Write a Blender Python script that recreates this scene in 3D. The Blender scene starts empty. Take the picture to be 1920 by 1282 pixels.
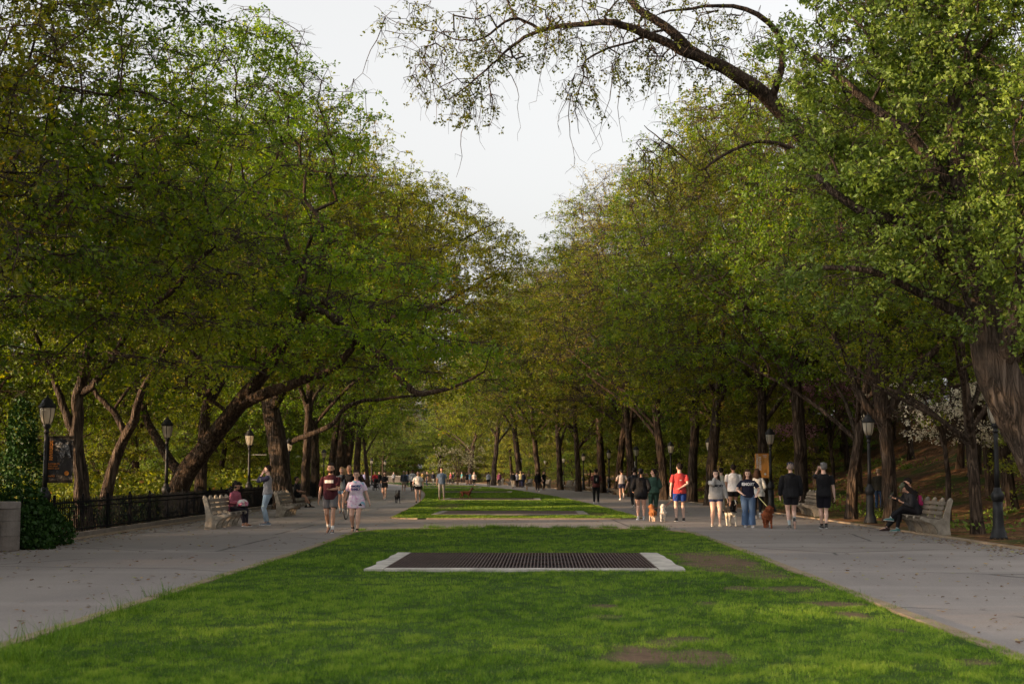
import bpy, math, random
import numpy as np
from mathutils import Vector, Matrix, Euler
from mathutils.bvhtree import BVHTree
R = math.radians
PI = math.pi
sc = bpy.context.scene
COL = sc.collection
random.seed(7)

# ------------------------------------------------------------------ camera
CAM_H = 1.55
FPX = 2667.0
PITCH = math.atan(246 / FPX)
YAW = math.atan(60 / FPX)
cam_d = bpy.data.cameras.new('camera')
cam = bpy.data.objects.new('camera', cam_d)
COL.objects.link(cam)
cam_d.sensor_width = 36
cam_d.lens = 36 * FPX / 1920
cam_d.clip_end = 3000
cam.location = (0, 0, CAM_H)
cam.rotation_euler = Euler((PI / 2 + PITCH, 0, YAW), 'XYZ')
cam_d.dof.use_dof = True
cam_d.dof.focus_distance = 36
cam_d.dof.aperture_fstop = 3.2
sc.camera = cam
RM = cam.rotation_euler.to_matrix()

def ray(x, y):
    return (RM @ Vector(((x - 960) / FPX, -(y - 641) / FPX, -1))).normalized()

def gp(x, y, z=0.0):
    """where the sight line of a photo point meets the level z"""
    d = ray(x, y)
    t = (z - CAM_H) / d.z
    return Vector((0, 0, CAM_H)) + d * t

def pd(x, y, Y):
    d = ray(x, y)
    return Vector((0, 0, CAM_H)) + d * (Y / d.y)

# the promenade's centre line: straight at first, then bending to the left
def cx(Y):
    u = np.maximum(0, np.asarray(Y, dtype=float) - 30)
    return -0.3 - 0.02 * u - 0.00045 * u * u

# ------------------------------------------------------------------ tagging
def tag(o, label=None, cat=None, group=None, kind=None):
    if label: o['label'] = label
    if cat: o['category'] = cat
    if group: o['group'] = group
    if kind: o['kind'] = kind
    return o

def empty(name, loc, rz=0.0, label=None, cat=None, group=None):
    o = bpy.data.objects.new(name, None)
    COL.objects.link(o)
    o.empty_display_size = 0.2
    o.location = loc
    o.rotation_euler = (0, 0, rz)
    return tag(o, label, cat, group)

def copy_tree(o, parent=None):
    c = o.copy()
    COL.objects.link(c)
    c.parent = parent
    for ch in list(o.children):
        if ch.name in COL.objects and ch.parent == o:
            copy_tree(ch, c)
    return c

# ------------------------------------------------------------------ mesh building
class MB:
    def __init__(s):
        s.v = []; s.f = []
    def add(s, vs, fs):
        n = len(s.v)
        s.v.extend([tuple(v) for v in vs])
        s.f.extend([tuple(i + n for i in f) for f in fs])
        return s
    def box(s, c, size, rot=None, M=None):
        hx, hy, hz = size[0] / 2, size[1] / 2, size[2] / 2
        vs = [Vector((x, y, z)) for x in (-hx, hx) for y in (-hy, hy) for z in (-hz, hz)]
        if rot: 
            m = Euler(rot, 'XYZ').to_matrix(); vs = [m @ v for v in vs]
        vs = [v + Vector(c) for v in vs]
        if M: vs = [M @ v for v in vs]
        return s.add(vs, [(0, 1, 3, 2), (4, 6, 7, 5), (0, 4, 5, 1), (2, 3, 7, 6), (0, 2, 6, 4), (1, 5, 7, 3)])
    def loft(s, pts, rad, n=12, up=None, caps=True):
        """rings along pts; rad = list of r or (ra, rb); rb lies along 'up'"""
        pts = [Vector(p) for p in pts]
        vs = []; fs = []
        m = len(pts)
        ref = Vector(up) if up else None
        last = None
        for i, p in enumerate(pts):
            if i == 0: t = pts[1] - p
            elif i == m - 1: t = p - pts[i - 1]
            else: t = (pts[i + 1] - p).normalized() + (p - pts[i - 1]).normalized()
            if t.length < 1e-9: t = Vector((0, 0, 1))
            t.normalize()
            if ref is not None: u = ref
            elif last is not None: u = last
            else: u = Vector((0, 1, 0)) if abs(t.y) < 0.9 else Vector((1, 0, 0))
            b = u - t * u.dot(t)
            if b.length < 1e-4:
                b = Vector((0.3, 1, 0.2)); b = b - t * b.dot(t)
            b.normalize()
            a = t.cross(b).normalized()
            last = b
            r = rad[i]
            ra, rb = (r, r) if not isinstance(r, (tuple, list)) else r
            for k in range(n):
                q = 2 * PI * k / n
                vs.append(p + a * (ra * math.cos(q)) + b * (rb * math.sin(q)))
        for i in range(m - 1):
            for k in range(n):
                k2 = (k + 1) % n
                fs.append((i * n + k, i * n + k2, (i + 1) * n + k2, (i + 1) * n + k))
        if caps:
            fs.append(tuple(range(n - 1, -1, -1)))
            fs.append(tuple((m - 1) * n + k for k in range(n)))
        return s.add(vs, fs)
    def ball(s, c, r, n=12, m=8, rot=None, M=None):
        c = Vector(c)
        if not isinstance(r, (tuple, list)): r = (r, r, r)
        vs = [Vector((0, 0, -r[2]))]
        for j in range(1, m):
            th = -PI / 2 + PI * j / m
            for k in range(n):
                q = 2 * PI * k / n
                vs.append(Vector((r[0] * math.cos(th) * math.cos(q), r[1] * math.cos(th) * math.sin(q), r[2] * math.sin(th))))
        vs.append(Vector((0, 0, r[2])))
        fs = []
        for k in range(n):
            fs.append((0, 1 + (k + 1) % n, 1 + k))
            fs.append((len(vs) - 1, 1 + (m - 2) * n + k, 1 + (m - 2) * n + (k + 1) % n))
        for j in range(m - 2):
            for k in range(n):
                a = 1 + j * n; b = a + n; k2 = (k + 1) % n
                fs.append((a + k, a + k2, b + k2, b + k))
        if rot:
            mm = Euler(rot, 'XYZ').to_matrix(); vs = [mm @ v for v in vs]
        vs = [v + c for v in vs]
        if M: vs = [M @ v for v in vs]
        return s.add(vs, fs)
    def lathe(s, prof, n=16, c=(0, 0, 0), flute=0, famp=0.0):
        vs = []; fs = []
        for (r, z) in prof:
            for k in range(n):
                q = 2 * PI * k / n
                rr = r * (1 + famp * math.cos(flute * q)) if flute else r
                vs.append((c[0] + rr * math.cos(q), c[1] + rr * math.sin(q), c[2] + z))
        for i in range(len(prof) - 1):
            for k in range(n):
                k2 = (k + 1) % n
                fs.append((i * n + k, i * n + k2, (i + 1) * n + k2, (i + 1) * n + k))
        fs.append(tuple(range(n - 1, -1, -1)))
        fs.append(tuple((len(prof) - 1) * n + k for k in range(n)))
        return s.add(vs, fs)
    def prism(s, outline, axis, a, b):
        """outline of 2d points, pushed from a to b along axis ('x','y','z')"""
        n = len(outline)
        def P(u, v, w):
            return {'x': (w, u, v), 'y': (u, w, v), 'z': (u, v, w)}[axis]
        vs = [P(u, v, a) for u, v in outline] + [P(u, v, b) for u, v in outline]
        fs = [tuple(range(n)), tuple(range(2 * n - 1, n - 1, -1))]
        for k in range(n):
            k2 = (k + 1) % n
            fs.append((k, n + k, n + k2, k2))
        return s.add(vs, fs)
    def ring(s, c, R_, r, axis='x', n=24, m=8, M=None):
        vs = []; fs = []
        for i in range(n):
            q = 2 * PI * i / n
            for j in range(m):
                w = 2 * PI * j / m
                a = (R_ + r * math.cos(w)) * math.cos(q); b = (R_ + r * math.cos(w)) * math.sin(q); h = r * math.sin(w)
                v = {'x': (h, a, b), 'y': (a, h, b), 'z': (a, b, h)}[axis]
                v = Vector(v) + Vector(c)
                vs.append(M @ v if M else v)
        for i in range(n):
            for j in range(m):
                i2 = (i + 1) % n; j2 = (j + 1) % m
                fs.append((i * m + j, i2 * m + j, i2 * m + j2, i * m + j2))
        return s.add(vs, fs)
    def build(s, name, mat, parent=None, smooth=False, remesh=None, relax=0, bevel=0, loc=None):
        me = bpy.data.meshes.new(name)
        me.from_pydata(s.v, [], s.f)
        me.validate()
        o = bpy.data.objects.new(name, me)
        COL.objects.link(o)
        if remesh or bevel:
            import bmesh
            bm = bmesh.new(); bm.from_mesh(me)
            bmesh.ops.recalc_face_normals(bm, faces=bm.faces)
            bm.to_mesh(me); bm.free()
            if bevel:
                md = o.modifiers.new('b', 'BEVEL'); md.width = bevel; md.segments = 2; md.limit_method = 'ANGLE'
            if remesh:
                md = o.modifiers.new('r', 'REMESH'); md.mode = 'VOXEL'; md.voxel_size = remesh; md.use_smooth_shade = True
                if relax:
                    md = o.modifiers.new('s', 'SMOOTH'); md.factor = 0.5; md.iterations = relax
            dg = bpy.context.evaluated_depsgraph_get()
            nm = bpy.data.meshes.new_from_object(o.evaluated_get(dg))
            o.modifiers.clear()
            o.data = nm; nm.name = name
            bpy.data.meshes.remove(me)
            me = nm
        if smooth or remesh:
            me.polygons.foreach_set('use_smooth', [True] * len(me.polygons))
        me.materials.clear()
        me.materials.append(mat)
        if parent: o.parent = parent
        if loc is not None: o.location = loc
        return o

def np_mesh(name, V, F, mat, parent=None, attr=None, smooth=False, mats=None, mi=None):
    """V (n,3) float, F (m,k) int of constant k"""
    me = bpy.data.meshes.new(name)
    V = np.ascontiguousarray(V, dtype=np.float32); F = np.ascontiguousarray(F, dtype=np.int32)
    m, k = F.shape
    me.vertices.add(len(V)); me.vertices.foreach_set('co', V.ravel())
    me.loops.add(m * k); me.loops.foreach_set('vertex_index', F.ravel())
    me.polygons.add(m)
    me.polygons.foreach_set('loop_start', np.arange(0, m * k, k, dtype=np.int32))
    me.polygons.foreach_set('loop_total', np.full(m, k, dtype=np.int32))
    me.polygons.foreach_set('use_smooth', np.full(m, bool(smooth)))
    if attr:
        for an, av in attr.items():
            at = me.attributes.new(an, 'FLOAT', 'POINT')
            at.data.foreach_set('value', np.ascontiguousarray(av, dtype=np.float32))
    me.update(calc_edges=True)
    me.materials.append(mat)
    o = bpy.data.objects.new(name, me)
    COL.objects.link(o)
    if parent: o.parent = parent
    return o

# ------------------------------------------------------------------ materials
class NT:
    def __init__(s, name):
        s.m = bpy.data.materials.new(name); s.m.use_nodes = True
        s.t = s.m.node_tree; s.t.nodes.clear()
        s.out = s.t.nodes.new('ShaderNodeOutputMaterial')
    def n(s, typ, **kw):
        nd = s.t.nodes.new('ShaderNode' + typ)
        for k, v in kw.items():
            if k.startswith('i_'):
                key = k[2:]
                key = int(key) if key.isdigit() else key.replace('_', ' ')
                s.set(nd.inputs[key], v)
            else: setattr(nd, k, v)
        return nd
    def set(s, inp, v):
        if isinstance(v, bpy.types.NodeSocket): s.t.links.new(v, inp)
        else:
            if isinstance(v, (tuple, list)) and len(v) == 3 and inp.type == 'RGBA': v = (*v, 1)
            inp.default_value = v
    def noise(s, scale, detail=4, rough=0.55, vec=None, out='Fac', dist=0):
        nd = s.n('TexNoise'); nd.inputs['Scale'].default_value = scale; nd.inputs['Detail'].default_value = detail
        nd.inputs['Roughness'].default_value = rough; nd.inputs['Distortion'].default_value = dist
        if vec is not None: s.set(nd.inputs['Vector'], vec)
        return nd.outputs[out]
    def ramp(s, fac, stops, interp='LINEAR'):
        nd = s.n('ValToRGB'); s.set(nd.inputs[0], fac); cr = nd.color_ramp; cr.interpolation = interp
        while len(cr.elements) < len(stops): cr.elements.new(0.5)
        for e, (p, c) in zip(cr.elements, stops):
            e.position = p
            e.color = (c, c, c, 1) if not isinstance(c, (tuple, list)) else (*c[:3], 1)
        return nd.outputs[0]
    def mix(s, fac, a, b, typ='MIX'):
        nd = s.n('Mix'); nd.data_type = 'RGBA'; nd.blend_type = typ
        s.set(nd.inputs[0], fac); s.set(nd.inputs[6], a); s.set(nd.inputs[7], b)
        return nd.outputs[2]
    def math(s, op, a, b=0.0, c=None):
        nd = s.n('Math'); nd.operation = op
        s.set(nd.inputs[0], a); s.set(nd.inputs[1], b)
        if c is not None: s.set(nd.inputs[2], c)
        return nd.outputs[0]
    def coord(s, which='Object'): return s.n('TexCoord').outputs[which]
    def mapping(s, vec, scale=(1, 1, 1), loc=(0, 0, 0), rot=(0, 0, 0)):
        nd = s.n('Mapping'); s.set(nd.inputs[0], vec); nd.inputs['Scale'].default_value = scale
        nd.inputs['Location'].default_value = loc; nd.inputs['Rotation'].default_value = rot
        return nd.outputs[0]
    def bump(s, h, strength=0.3, dist=0.02):
        nd = s.n('Bump'); s.set(nd.inputs['Height'], h); nd.inputs['Strength'].default_value = strength; nd.inputs['Distance'].default_value = dist
        return nd.outputs[0]
    def principled(s, col, rough=0.7, metal=0.0, normal=None, spec=0.5, **kw):
        p = s.n('BsdfPrincipled')
        s.set(p.inputs['Base Color'], col); s.set(p.inputs['Roughness'], rough); s.set(p.inputs['Metallic'], metal)
        p.inputs['Specular IOR Level'].default_value = spec
        if normal is not None: s.set(p.inputs['Normal'], normal)
        for k, v in kw.items(): s.set(p.inputs[k.replace('_', ' ')], v)
        s.t.links.new(p.outputs[0], s.out.inputs[0])
        return s.m
    def surf(s, sh):
        s.t.links.new(sh, s.out.inputs[0]); return s.m

def fabric(name, col, rough=0.9, var=0.18, scale=9.0):
    t = NT(name)
    c = t.coord()
    n1 = t.noise(scale, 4, 0.6, c)
    dark = tuple(x * (1 - var) for x in col); lite = tuple(min(1, x * (1 + var)) for x in col)
    cc = t.ramp(n1, [(0.3, dark), (0.7, lite)])
    return t.principled(cc, rough, normal=t.bump(t.math('ADD', t.noise(7, 3, 0.5, t.mapping(c, (1, 1, 0.55)), dist=1.2), t.math('MULTIPLY', t.noise(24, 4, 0.6, c), 0.3)), 0.9, 0.035), spec=0.25)

def plain(name, col, rough=0.6, metal=0.0, var=0.12, scale=20, bump=0.15, spec=0.5):
    t = NT(name); c = t.coord()
    n1 = t.noise(scale, 5, 0.6, c)
    cc = t.ramp(n1, [(0.25, tuple(x * (1 - var) for x in col)), (0.75, tuple(min(1, x * (1 + var)) for x in col))])
    return t.principled(cc, rough, metal, normal=t.bump(n1, bump, 0.01), spec=spec)
# ------------------------------------------------------------------ light and sky
SUN_EL = R(9); SUN_AZ = R(-112)        # azimuth from +Y towards +X: low on the left, a little behind the camera
sd = Vector((math.sin(SUN_AZ) * math.cos(SUN_EL), math.cos(SUN_AZ) * math.cos(SUN_EL), math.sin(SUN_EL)))
sl = bpy.data.lights.new('sun', 'SUN'); sl.energy = 2.6; sl.angle = R(0.6); sl.color = (1.0, 0.66, 0.36)
so = bpy.data.objects.new('sun', sl); COL.objects.link(so)
so.rotation_euler = (-sd).to_track_quat('-Z', 'Y').to_euler()
w = bpy.data.worlds.new('World'); sc.world = w; w.use_nodes = True
wt = w.node_tree; bg = wt.nodes['Background']
sky = wt.nodes.new('ShaderNodeTexSky'); sky.sky_type = 'NISHITA'; sky.sun_disc = False
sky.sun_elevation = SUN_EL; sky.sun_rotation = SUN_AZ
sky.altitude = 0; sky.air_density = 1.0; sky.dust_density = 5.5; sky.ozone_density = 1.0
hs = wt.nodes.new('ShaderNodeHueSaturation'); hs.inputs['Saturation'].default_value = 0.15; hs.inputs['Value'].default_value = 1.0
veil = wt.nodes.new('ShaderNodeMix'); veil.data_type = 'RGBA'; veil.inputs[0].default_value = 0.30
wt.links.new(sky.outputs[0], hs.inputs['Color'])
wt.links.new(hs.outputs[0], veil.inputs[6]); veil.inputs[7].default_value = (3.02, 2.96, 2.90, 1)   # thin even high cloud
wt.links.new(veil.outputs[2], bg.inputs[0]); bg.inputs[1].default_value = 0.13
sc.view_settings.view_transform = 'Standard'; sc.view_settings.look = 'None'
sc.view_settings.exposure = 1.78; sc.view_settings.gamma = 1.0
sc.cycles.max_bounces = 5; sc.cycles.diffuse_bounces = 3; sc.cycles.glossy_bounces = 2
sc.cycles.transmission_bounces = 5; sc.cycles.transparent_max_bounces = 6
sc.cycles.caustics_reflective = False; sc.cycles.caustics_refractive = False
sc.cycles.sample_clamp_indirect = 3.0
sc.cycles.use_denoising = True

# ------------------------------------------------------------------ terrain
def zt(X, Y):
    """height of the ground"""
    X = np.asarray(X, float); Y = np.asarray(Y, float)
    l = X - cx(Y)
    z = np.zeros_like(l)
    r = np.maximum(0, l - 14.0)
    z = z + np.where(l > 14.0, 0.05 * r + 0.012 * r * r, 0)
    z = np.minimum(z, 5.0 + 2.5 * np.tanh((z - 5.0) / 2.5))
    q = np.clip((-l - 13.2) / 9, 0, 1)
    z = z - 2.6 * q * q * (3 - 2 * q)
    bump = 0.10 * np.sin(X * 0.7 + 1.3) * np.sin(Y * 0.45) + 0.07 * np.sin(X * 1.9 + Y * 0.8)
    k = np.clip((l - 13) / 5, 0, 1) + np.clip((-l - 13.5) / 4, 0, 1)
    far = np.clip((Y - 262) / 80, 0, 1)
    return z + bump * k + 5.0 * far * far

def ground_mat():
    t = NT('leaf_litter_soil'); c = t.coord()
    soil = t.ramp(t.noise(3.0, 8, 0.65, c), [(0.3, (0.055, 0.034, 0.022)), (0.55, (0.125, 0.068, 0.038)), (0.75, (0.20, 0.100, 0.050))])
    leaf = t.n('TexVoronoi', feature='F1'); leaf.inputs['Scale'].default_value = 7.0; t.set(leaf.inputs['Vector'], c)
    lc = t.ramp(t.n('SeparateColor', i_0=leaf.outputs['Color']).outputs[0], [(0.0, (0.06, 0.035, 0.02)), (0.45, (0.17, 0.078, 0.036)), (0.8, (0.31, 0.145, 0.06)), (1.0, (0.38, 0.24, 0.13))])
    lm = t.ramp(t.noise(0.35, 5, 0.7, c), [(0.40, 0.0), (0.56, 1.0)])
    base = t.mix(lm, soil, lc)
    gm = t.ramp(t.noise(0.22, 6, 0.75, c), [(0.50, 0.0), (0.60, 0.9)])
    gcol = t.ramp(t.noise(14, 4, 0.7, c), [(0.3, (0.02, 0.045, 0.008)), (0.7, (0.06, 0.11, 0.02))])
    col = t.mix(gm, base, gcol)
    h = t.math('ADD', t.noise(5, 8, 0.7, c), t.math('MULTIPLY', leaf.outputs['Distance'], 0.6))
    return t.principled(col, 0.95, normal=t.bump(h, 0.9, 0.08), spec=0.1)

def terrain():
    xs = np.concatenate([np.linspace(-400, -60, 18)[:-1], np.linspace(-60, -30, 16)[:-1], np.linspace(-30, 45, 151)[:-1], np.linspace(45, 80, 20)[:-1], np.linspace(80, 400, 18)])
    ys = np.concatenate([np.linspace(-60, 10, 20)[:-1], np.linspace(10, 110, 140)[:-1], np.linspace(110, 300, 90)[:-1], np.linspace(300, 1800, 25)])
    Lx, Yy = np.meshgrid(xs, ys)
    X = Lx + cx(np.minimum(Yy, 320))
    Z = zt(X, np.minimum(Yy, 320))
    fl = (np.abs(Lx) < 11) & (Yy < 262)
    Z = np.where(fl, 0.0, Z)
    V = np.stack([X.ravel(), Yy.ravel(), Z.ravel()], 1)
    nx = len(xs); ny = len(ys)
    i, j = np.meshgrid(np.arange(nx - 1), np.arange(ny - 1))
    a = (j * nx + i).ravel()
    F = np.stack([a, a + 1, a + nx + 1, a + nx], 1)
    tag(np_mesh('ground', V, F, ground_mat(), smooth=True), kind='structure')
terrain()

def strip(name, l0, l1, ys, z, mat, kind='structure', nx=2, wob=0.0):
    V = []; F = []
    rng = random.Random(3)
    for y in ys:
        for i in range(nx):
            l = l0 + (l1 - l0) * i / (nx - 1)
            V.append((float(cx(y)) + l, y, z))
    for j in range(len(ys) - 1):
        for i in range(nx - 1):
            a = j * nx + i
            F.append((a, a + 1, a + nx + 1, a + nx))
    o = np_mesh(name, np.array(V), np.array(F), mat)
    return tag(o, kind=kind)

def asphalt_mat():
    t = NT('worn_asphalt'); c = t.coord()
    big = t.noise(0.18, 5, 0.6, c)
    col = t.ramp(big, [(0.30, (0.215, 0.188, 0.170)), (0.52, (0.265, 0.232, 0.210)), (0.75, (0.315, 0.276, 0.248))])
    # long lengthwise and crosswise wear
    wv = t.noise(1.0, 5, 0.65, t.mapping(c, (0.35, 0.06, 1)))
    col = t.mix(t.ramp(wv, [(0.42, 0.0), (0.62, 0.55)]), col, (0.15, 0.132, 0.126))
    wc = t.noise(1.0, 4, 0.6, t.mapping(c, (0.05, 0.55, 1)))
    col = t.mix(t.ramp(wc, [(0.50, 0.0), (0.66, 0.45)]), col, (0.38, 0.34, 0.31))
    grit = t.noise(55, 3, 0.7, c)
    col = t.mix(0.35, col, t.ramp(grit, [(0.3, (0.06, 0.055, 0.055)), (0.55, (0.19, 0.17, 0.17)), (0.78, (0.42, 0.38, 0.35))]))
    sp = t.n('TexVoronoi', feature='F1'); sp.inputs['Scale'].default_value = 5.5; t.set(sp.inputs['Vector'], c)
    spm = t.ramp(sp.outputs['Distance'], [(0.025, 1.0), (0.06, 0.0)])
    col = t.mix(t.math('MULTIPLY', spm, 0.6), col, t.ramp(t.noise(7, 1, 0.5, c), [(0.45, (0.05, 0.035, 0.03)), (0.55, (0.42, 0.36, 0.26))]))
    pv = t.n('TexVoronoi', feature='F1'); pv.inputs['Scale'].default_value = 0.11; t.set(pv.inputs['Vector'], t.mapping(c, (1, 0.5, 1)))
    pt = t.n('SeparateColor'); t.set(pt.inputs[0], pv.outputs['Color'])
    col = t.mix(t.ramp(pt.outputs[0], [(0.62, 0.0), (0.64, 0.38)], 'LINEAR'), col, (0.15, 0.135, 0.13))
    # cracks
    cv = t.n('TexVoronoi', feature='DISTANCE_TO_EDGE'); cv.inputs['Scale'].default_value = 0.16
    t.set(cv.inputs['Vector'], t.mix(0.08, c, t.noise(1.2, 5, 0.6, c, out='Color'), 'ADD'))
    ck = t.ramp(cv.outputs['Distance'], [(0.002, 1.0), (0.007, 0.0)])
    ck = t.math('MULTIPLY', ck, t.ramp(t.noise(0.3, 2, 0.5, c), [(0.42, 0.0), (0.48, 0.9)]))
    col = t.mix(ck, col, (0.035, 0.03, 0.028))
    return t.principled(col, 0.85, normal=t.bump(grit, 0.5, 0.01), spec=0.35)
ASPH = asphalt_mat()
ys = [-25, 0, 15, 30] + list(range(35, 262, 5))
strip('path', -10.65, 10.0, ys, 0.006, ASPH)

def lawn_mat():
    t = NT('lawn_soil_and_thatch'); c = t.coord()
    a = t.ramp(t.noise(2.2, 6, 0.7, c), [(0.35, (0.022, 0.045, 0.008)), (0.65, (0.045, 0.085, 0.014))])
    b = t.ramp(t.noise(9, 6, 0.7, c), [(0.3, (0.085, 0.055, 0.038)), (0.7, (0.17, 0.115, 0.075))])
    at = t.n('Attribute', attribute_name='bare').outputs['Fac']
    bm = t.math('MULTIPLY', at, t.ramp(t.noise(4.0, 6, 0.7, c), [(0.22, 0.35), (0.45, 1.0)]))
    col = t.mix(bm, a, b)
    return t.principled(col, 0.95, normal=t.bump(t.noise(12, 6, 0.7, c), 0.6, 0.03), spec=0.1)
LAWN = lawn_mat()
# bare earth patches: lateral, Y, half widths, strength
BARE = []
for (x, y, rx, ry, k) in [(1345, 1058, 75, 20, 1.0), (1430, 1082, 60, 12, 0.7), (1490, 1112, 60, 6, 0.8), (1560, 1138, 60, 5, 0.9),
                          (1600, 1160, 34, 9, 0.9), (1195, 1236, 70, 18, 1.1), (1320, 1240, 60, 16, 0.9), (1240, 1215, 30, 8, .6), (1130, 1145, 28, 5, 0.8), (1325, 1140, 22, 4, .7),
                          (1680, 1190, 20, 5, 0.9), (1135, 1165, 40, 4, 0.6), (840, 951, 26, 6, 0.6), (1120, 966, 26, 4, 0.7), (1390, 1110, 30, 5, .7), (1290,1206,60,6,.6), (1830,1255,40,6,.7)]:
    p = gp(x, y); q = gp(x + rx, y); r = gp(x, y - ry); s_ = gp(x, y + ry)
    BARE.append((p.x, (r.y + s_.y) / 2, abs(q.x - p.x), (r.y - s_.y) / 2, k))
def bare(X, Y):
    v = np.zeros_like(X)
    wob = 0.35 * np.sin(X * 5.1 + Y * 1.7) + 0.3 * np.sin(X * 2.3 - Y * 3.9 + 1) + 0.25 * np.sin(X * 11 + Y * 7)
    for (a, b, ra, rb, k) in BARE:
        d = ((X - a) / ra) ** 2 + ((Y - b) / rb) ** 2
        v = np.maximum(v, k * np.clip(1.35 - d + wob * 0.6, 0, 1))
    return np.clip(v, 0, 1)

GR = dict()   # the gratings: X0, X1, Y0, Y1
GRATES = [(-2.45, 1.73, 22.4, 26.6), (-3.75, 1.2, 52.0, 56.2), (-5.5, -0.6, 81, 85.5), (-8.0, -3.0, 113, 117.5), (-12.0, -7.0, 148, 152)]
def lawn_z(X, Y):
    return 0.045 + 0.012 * np.sin(X * 1.3) * np.sin(Y * 0.9)
def lawn(y0, y1, corner, nl=60, ny=200, l0=-4.45, l1=4.2):
    yy = np.linspace(y0, y1, ny)
    V = []; rows = []
    u = np.linspace(0, 1, nl)
    a = np.empty_like(yy); b = np.empty_like(yy)
    for k, y in enumerate(yy):
        e = 0.0
        d = min(y1 - y, y - y0 if y0 > 0 else 99)
        if d < corner: e = corner - math.sqrt(max(0, corner ** 2 - (corner - d) ** 2))
        a[k] = l0 + e; b[k] = l1 - e
    L = a[:, None] + (b - a)[:, None] * u[None, :]
    Y = np.repeat(yy[:, None], nl, 1)
    X = L + cx(yy)[:, None]
    Z = lawn_z(X, Y)
    Z[:, 0] = Z[:, -1] = 0.02
    hole = np.zeros(X.shape, bool)
    for (g0, g1, h0, h1) in GRATES:
        hole |= (X > g0) & (X < g1) & (Y > h0) & (Y < h1)
    i, j = np.meshgrid(np.arange(nl - 1), np.arange(ny - 1))
    aa = (j * nl + i)
    hq = hole[j, i] & hole[j, i + 1] & hole[j + 1, i] & hole[j + 1, i + 1]
    aa = aa[~hq].ravel()
    F = np.stack([aa, aa + 1, aa + nl + 1, aa + nl], 1)
    V = np.stack([X.ravel(), Y.ravel(), Z.ravel()], 1)
    o = np_mesh('lawn', V, F, LAWN, attr={'bare': bare(X.ravel(), Y.ravel())}, smooth=True)
    tag(o, kind='structure')
    # stone edging round the lawn
    loop = [(X[k, 0], yy[k]) for k in range(ny)] + [(X[-1, k], yy[-1]) for k in range(1, nl)] + [(X[k, -1], yy[k]) for k in range(ny - 2, -1, -1)]
    if y0 > 0: loop += [(X[0, k], yy[0]) for k in range(nl - 2, 0, -1)]
    return loop
def kerb_mat():
    t = NT('worn_stone_kerb'); c = t.coord()
    col = t.ramp(t.noise(2.5, 6, 0.7, c), [(0.3, (0.20, 0.15, 0.10)), (0.6, (0.27, 0.21, 0.15)), (0.8, (0.32, 0.26, 0.19))])
    jn = t.n('TexWave', wave_type='BANDS', bands_direction='Y'); jn.inputs['Scale'].default_value = 0.25; t.set(jn.inputs['Vector'], c)
    return t.principled(col, 0.9, normal=t.bump(t.noise(18, 5, 0.7, c), 0.6, 0.02), spec=0.2)
KERB = kerb_mat()
def edging(loop, wid=0.10, h=0.055, closed=False, seed=1):
    rng = random.Random(seed)
    # resample to stones about 0.6 m long so the line wanders a little
    pts = [Vector((a, b, 0)) for a, b in loop]
    if closed: pts.append(pts[0].copy())
    out = [pts[0]]; acc = 0
    for p, q in zip(pts, pts[1:]):
        seg = (q - p).length; pos = 0
        while acc + seg - pos >= 0.6:
            pos += 0.6 - acc; acc = 0
            out.append(p.lerp(q, pos / seg))
        acc += seg - pos
    V = []; F = []
    for k, (p, q) in enumerate(zip(out, out[1:])):
        t = (q - p).normalized(); nrm = Vector((t.y, -t.x, 0))
        o = rng.uniform(-0.005, 0.005); hh = h + rng.uniform(-0.003, 0.003)
        n = len(V)
        p2 = p + t * 0.004; q2 = q - t * 0.004
        for e in (p2, q2):
            V += [e - nrm * (wid / 2 + o) + Vector((0, 0, 0.0)), e - nrm * (wid / 2 - .008 + o) + Vector((0, 0, hh)), e + nrm * (wid / 2 - .008 - o) + Vector((0, 0, hh)), e + nrm * (wid / 2 - o)]
        F += [(n, n + 1, n + 5, n + 4), (n + 1, n + 2, n + 6, n + 5), (n + 2, n + 3, n + 7, n + 6), (n, n + 3, n + 2, n + 1), (n + 4, n + 5, n + 6, n + 7)]
    tag(np_mesh('kerb', np.array([tuple(v) for v in V]), np.array(F), KERB), kind='structure')
LP1 = lawn(-6, 39.6, 3.2, nl=70, ny=230)
edging(LP1, seed=2, wid=0.17, h=0.06)
LP2 = lawn(48.3, 176, 1.0, nl=40, ny=300)
edging(LP2, seed=3, closed=True, wid=0.08, h=0.05)
LP3 = lawn(186, 240, 1.0, nl=12, ny=40)
edging(LP3, seed=4, closed=True)
yk = np.arange(-10, 255, 1.0)
edging([(float(cx(y)) + 10.05, y) for y in yk], 0.14, 0.05, seed=5)
edging([(float(cx(y)) - 10.62, y) for y in yk], 0.14, 0.05, seed=6)

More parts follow.
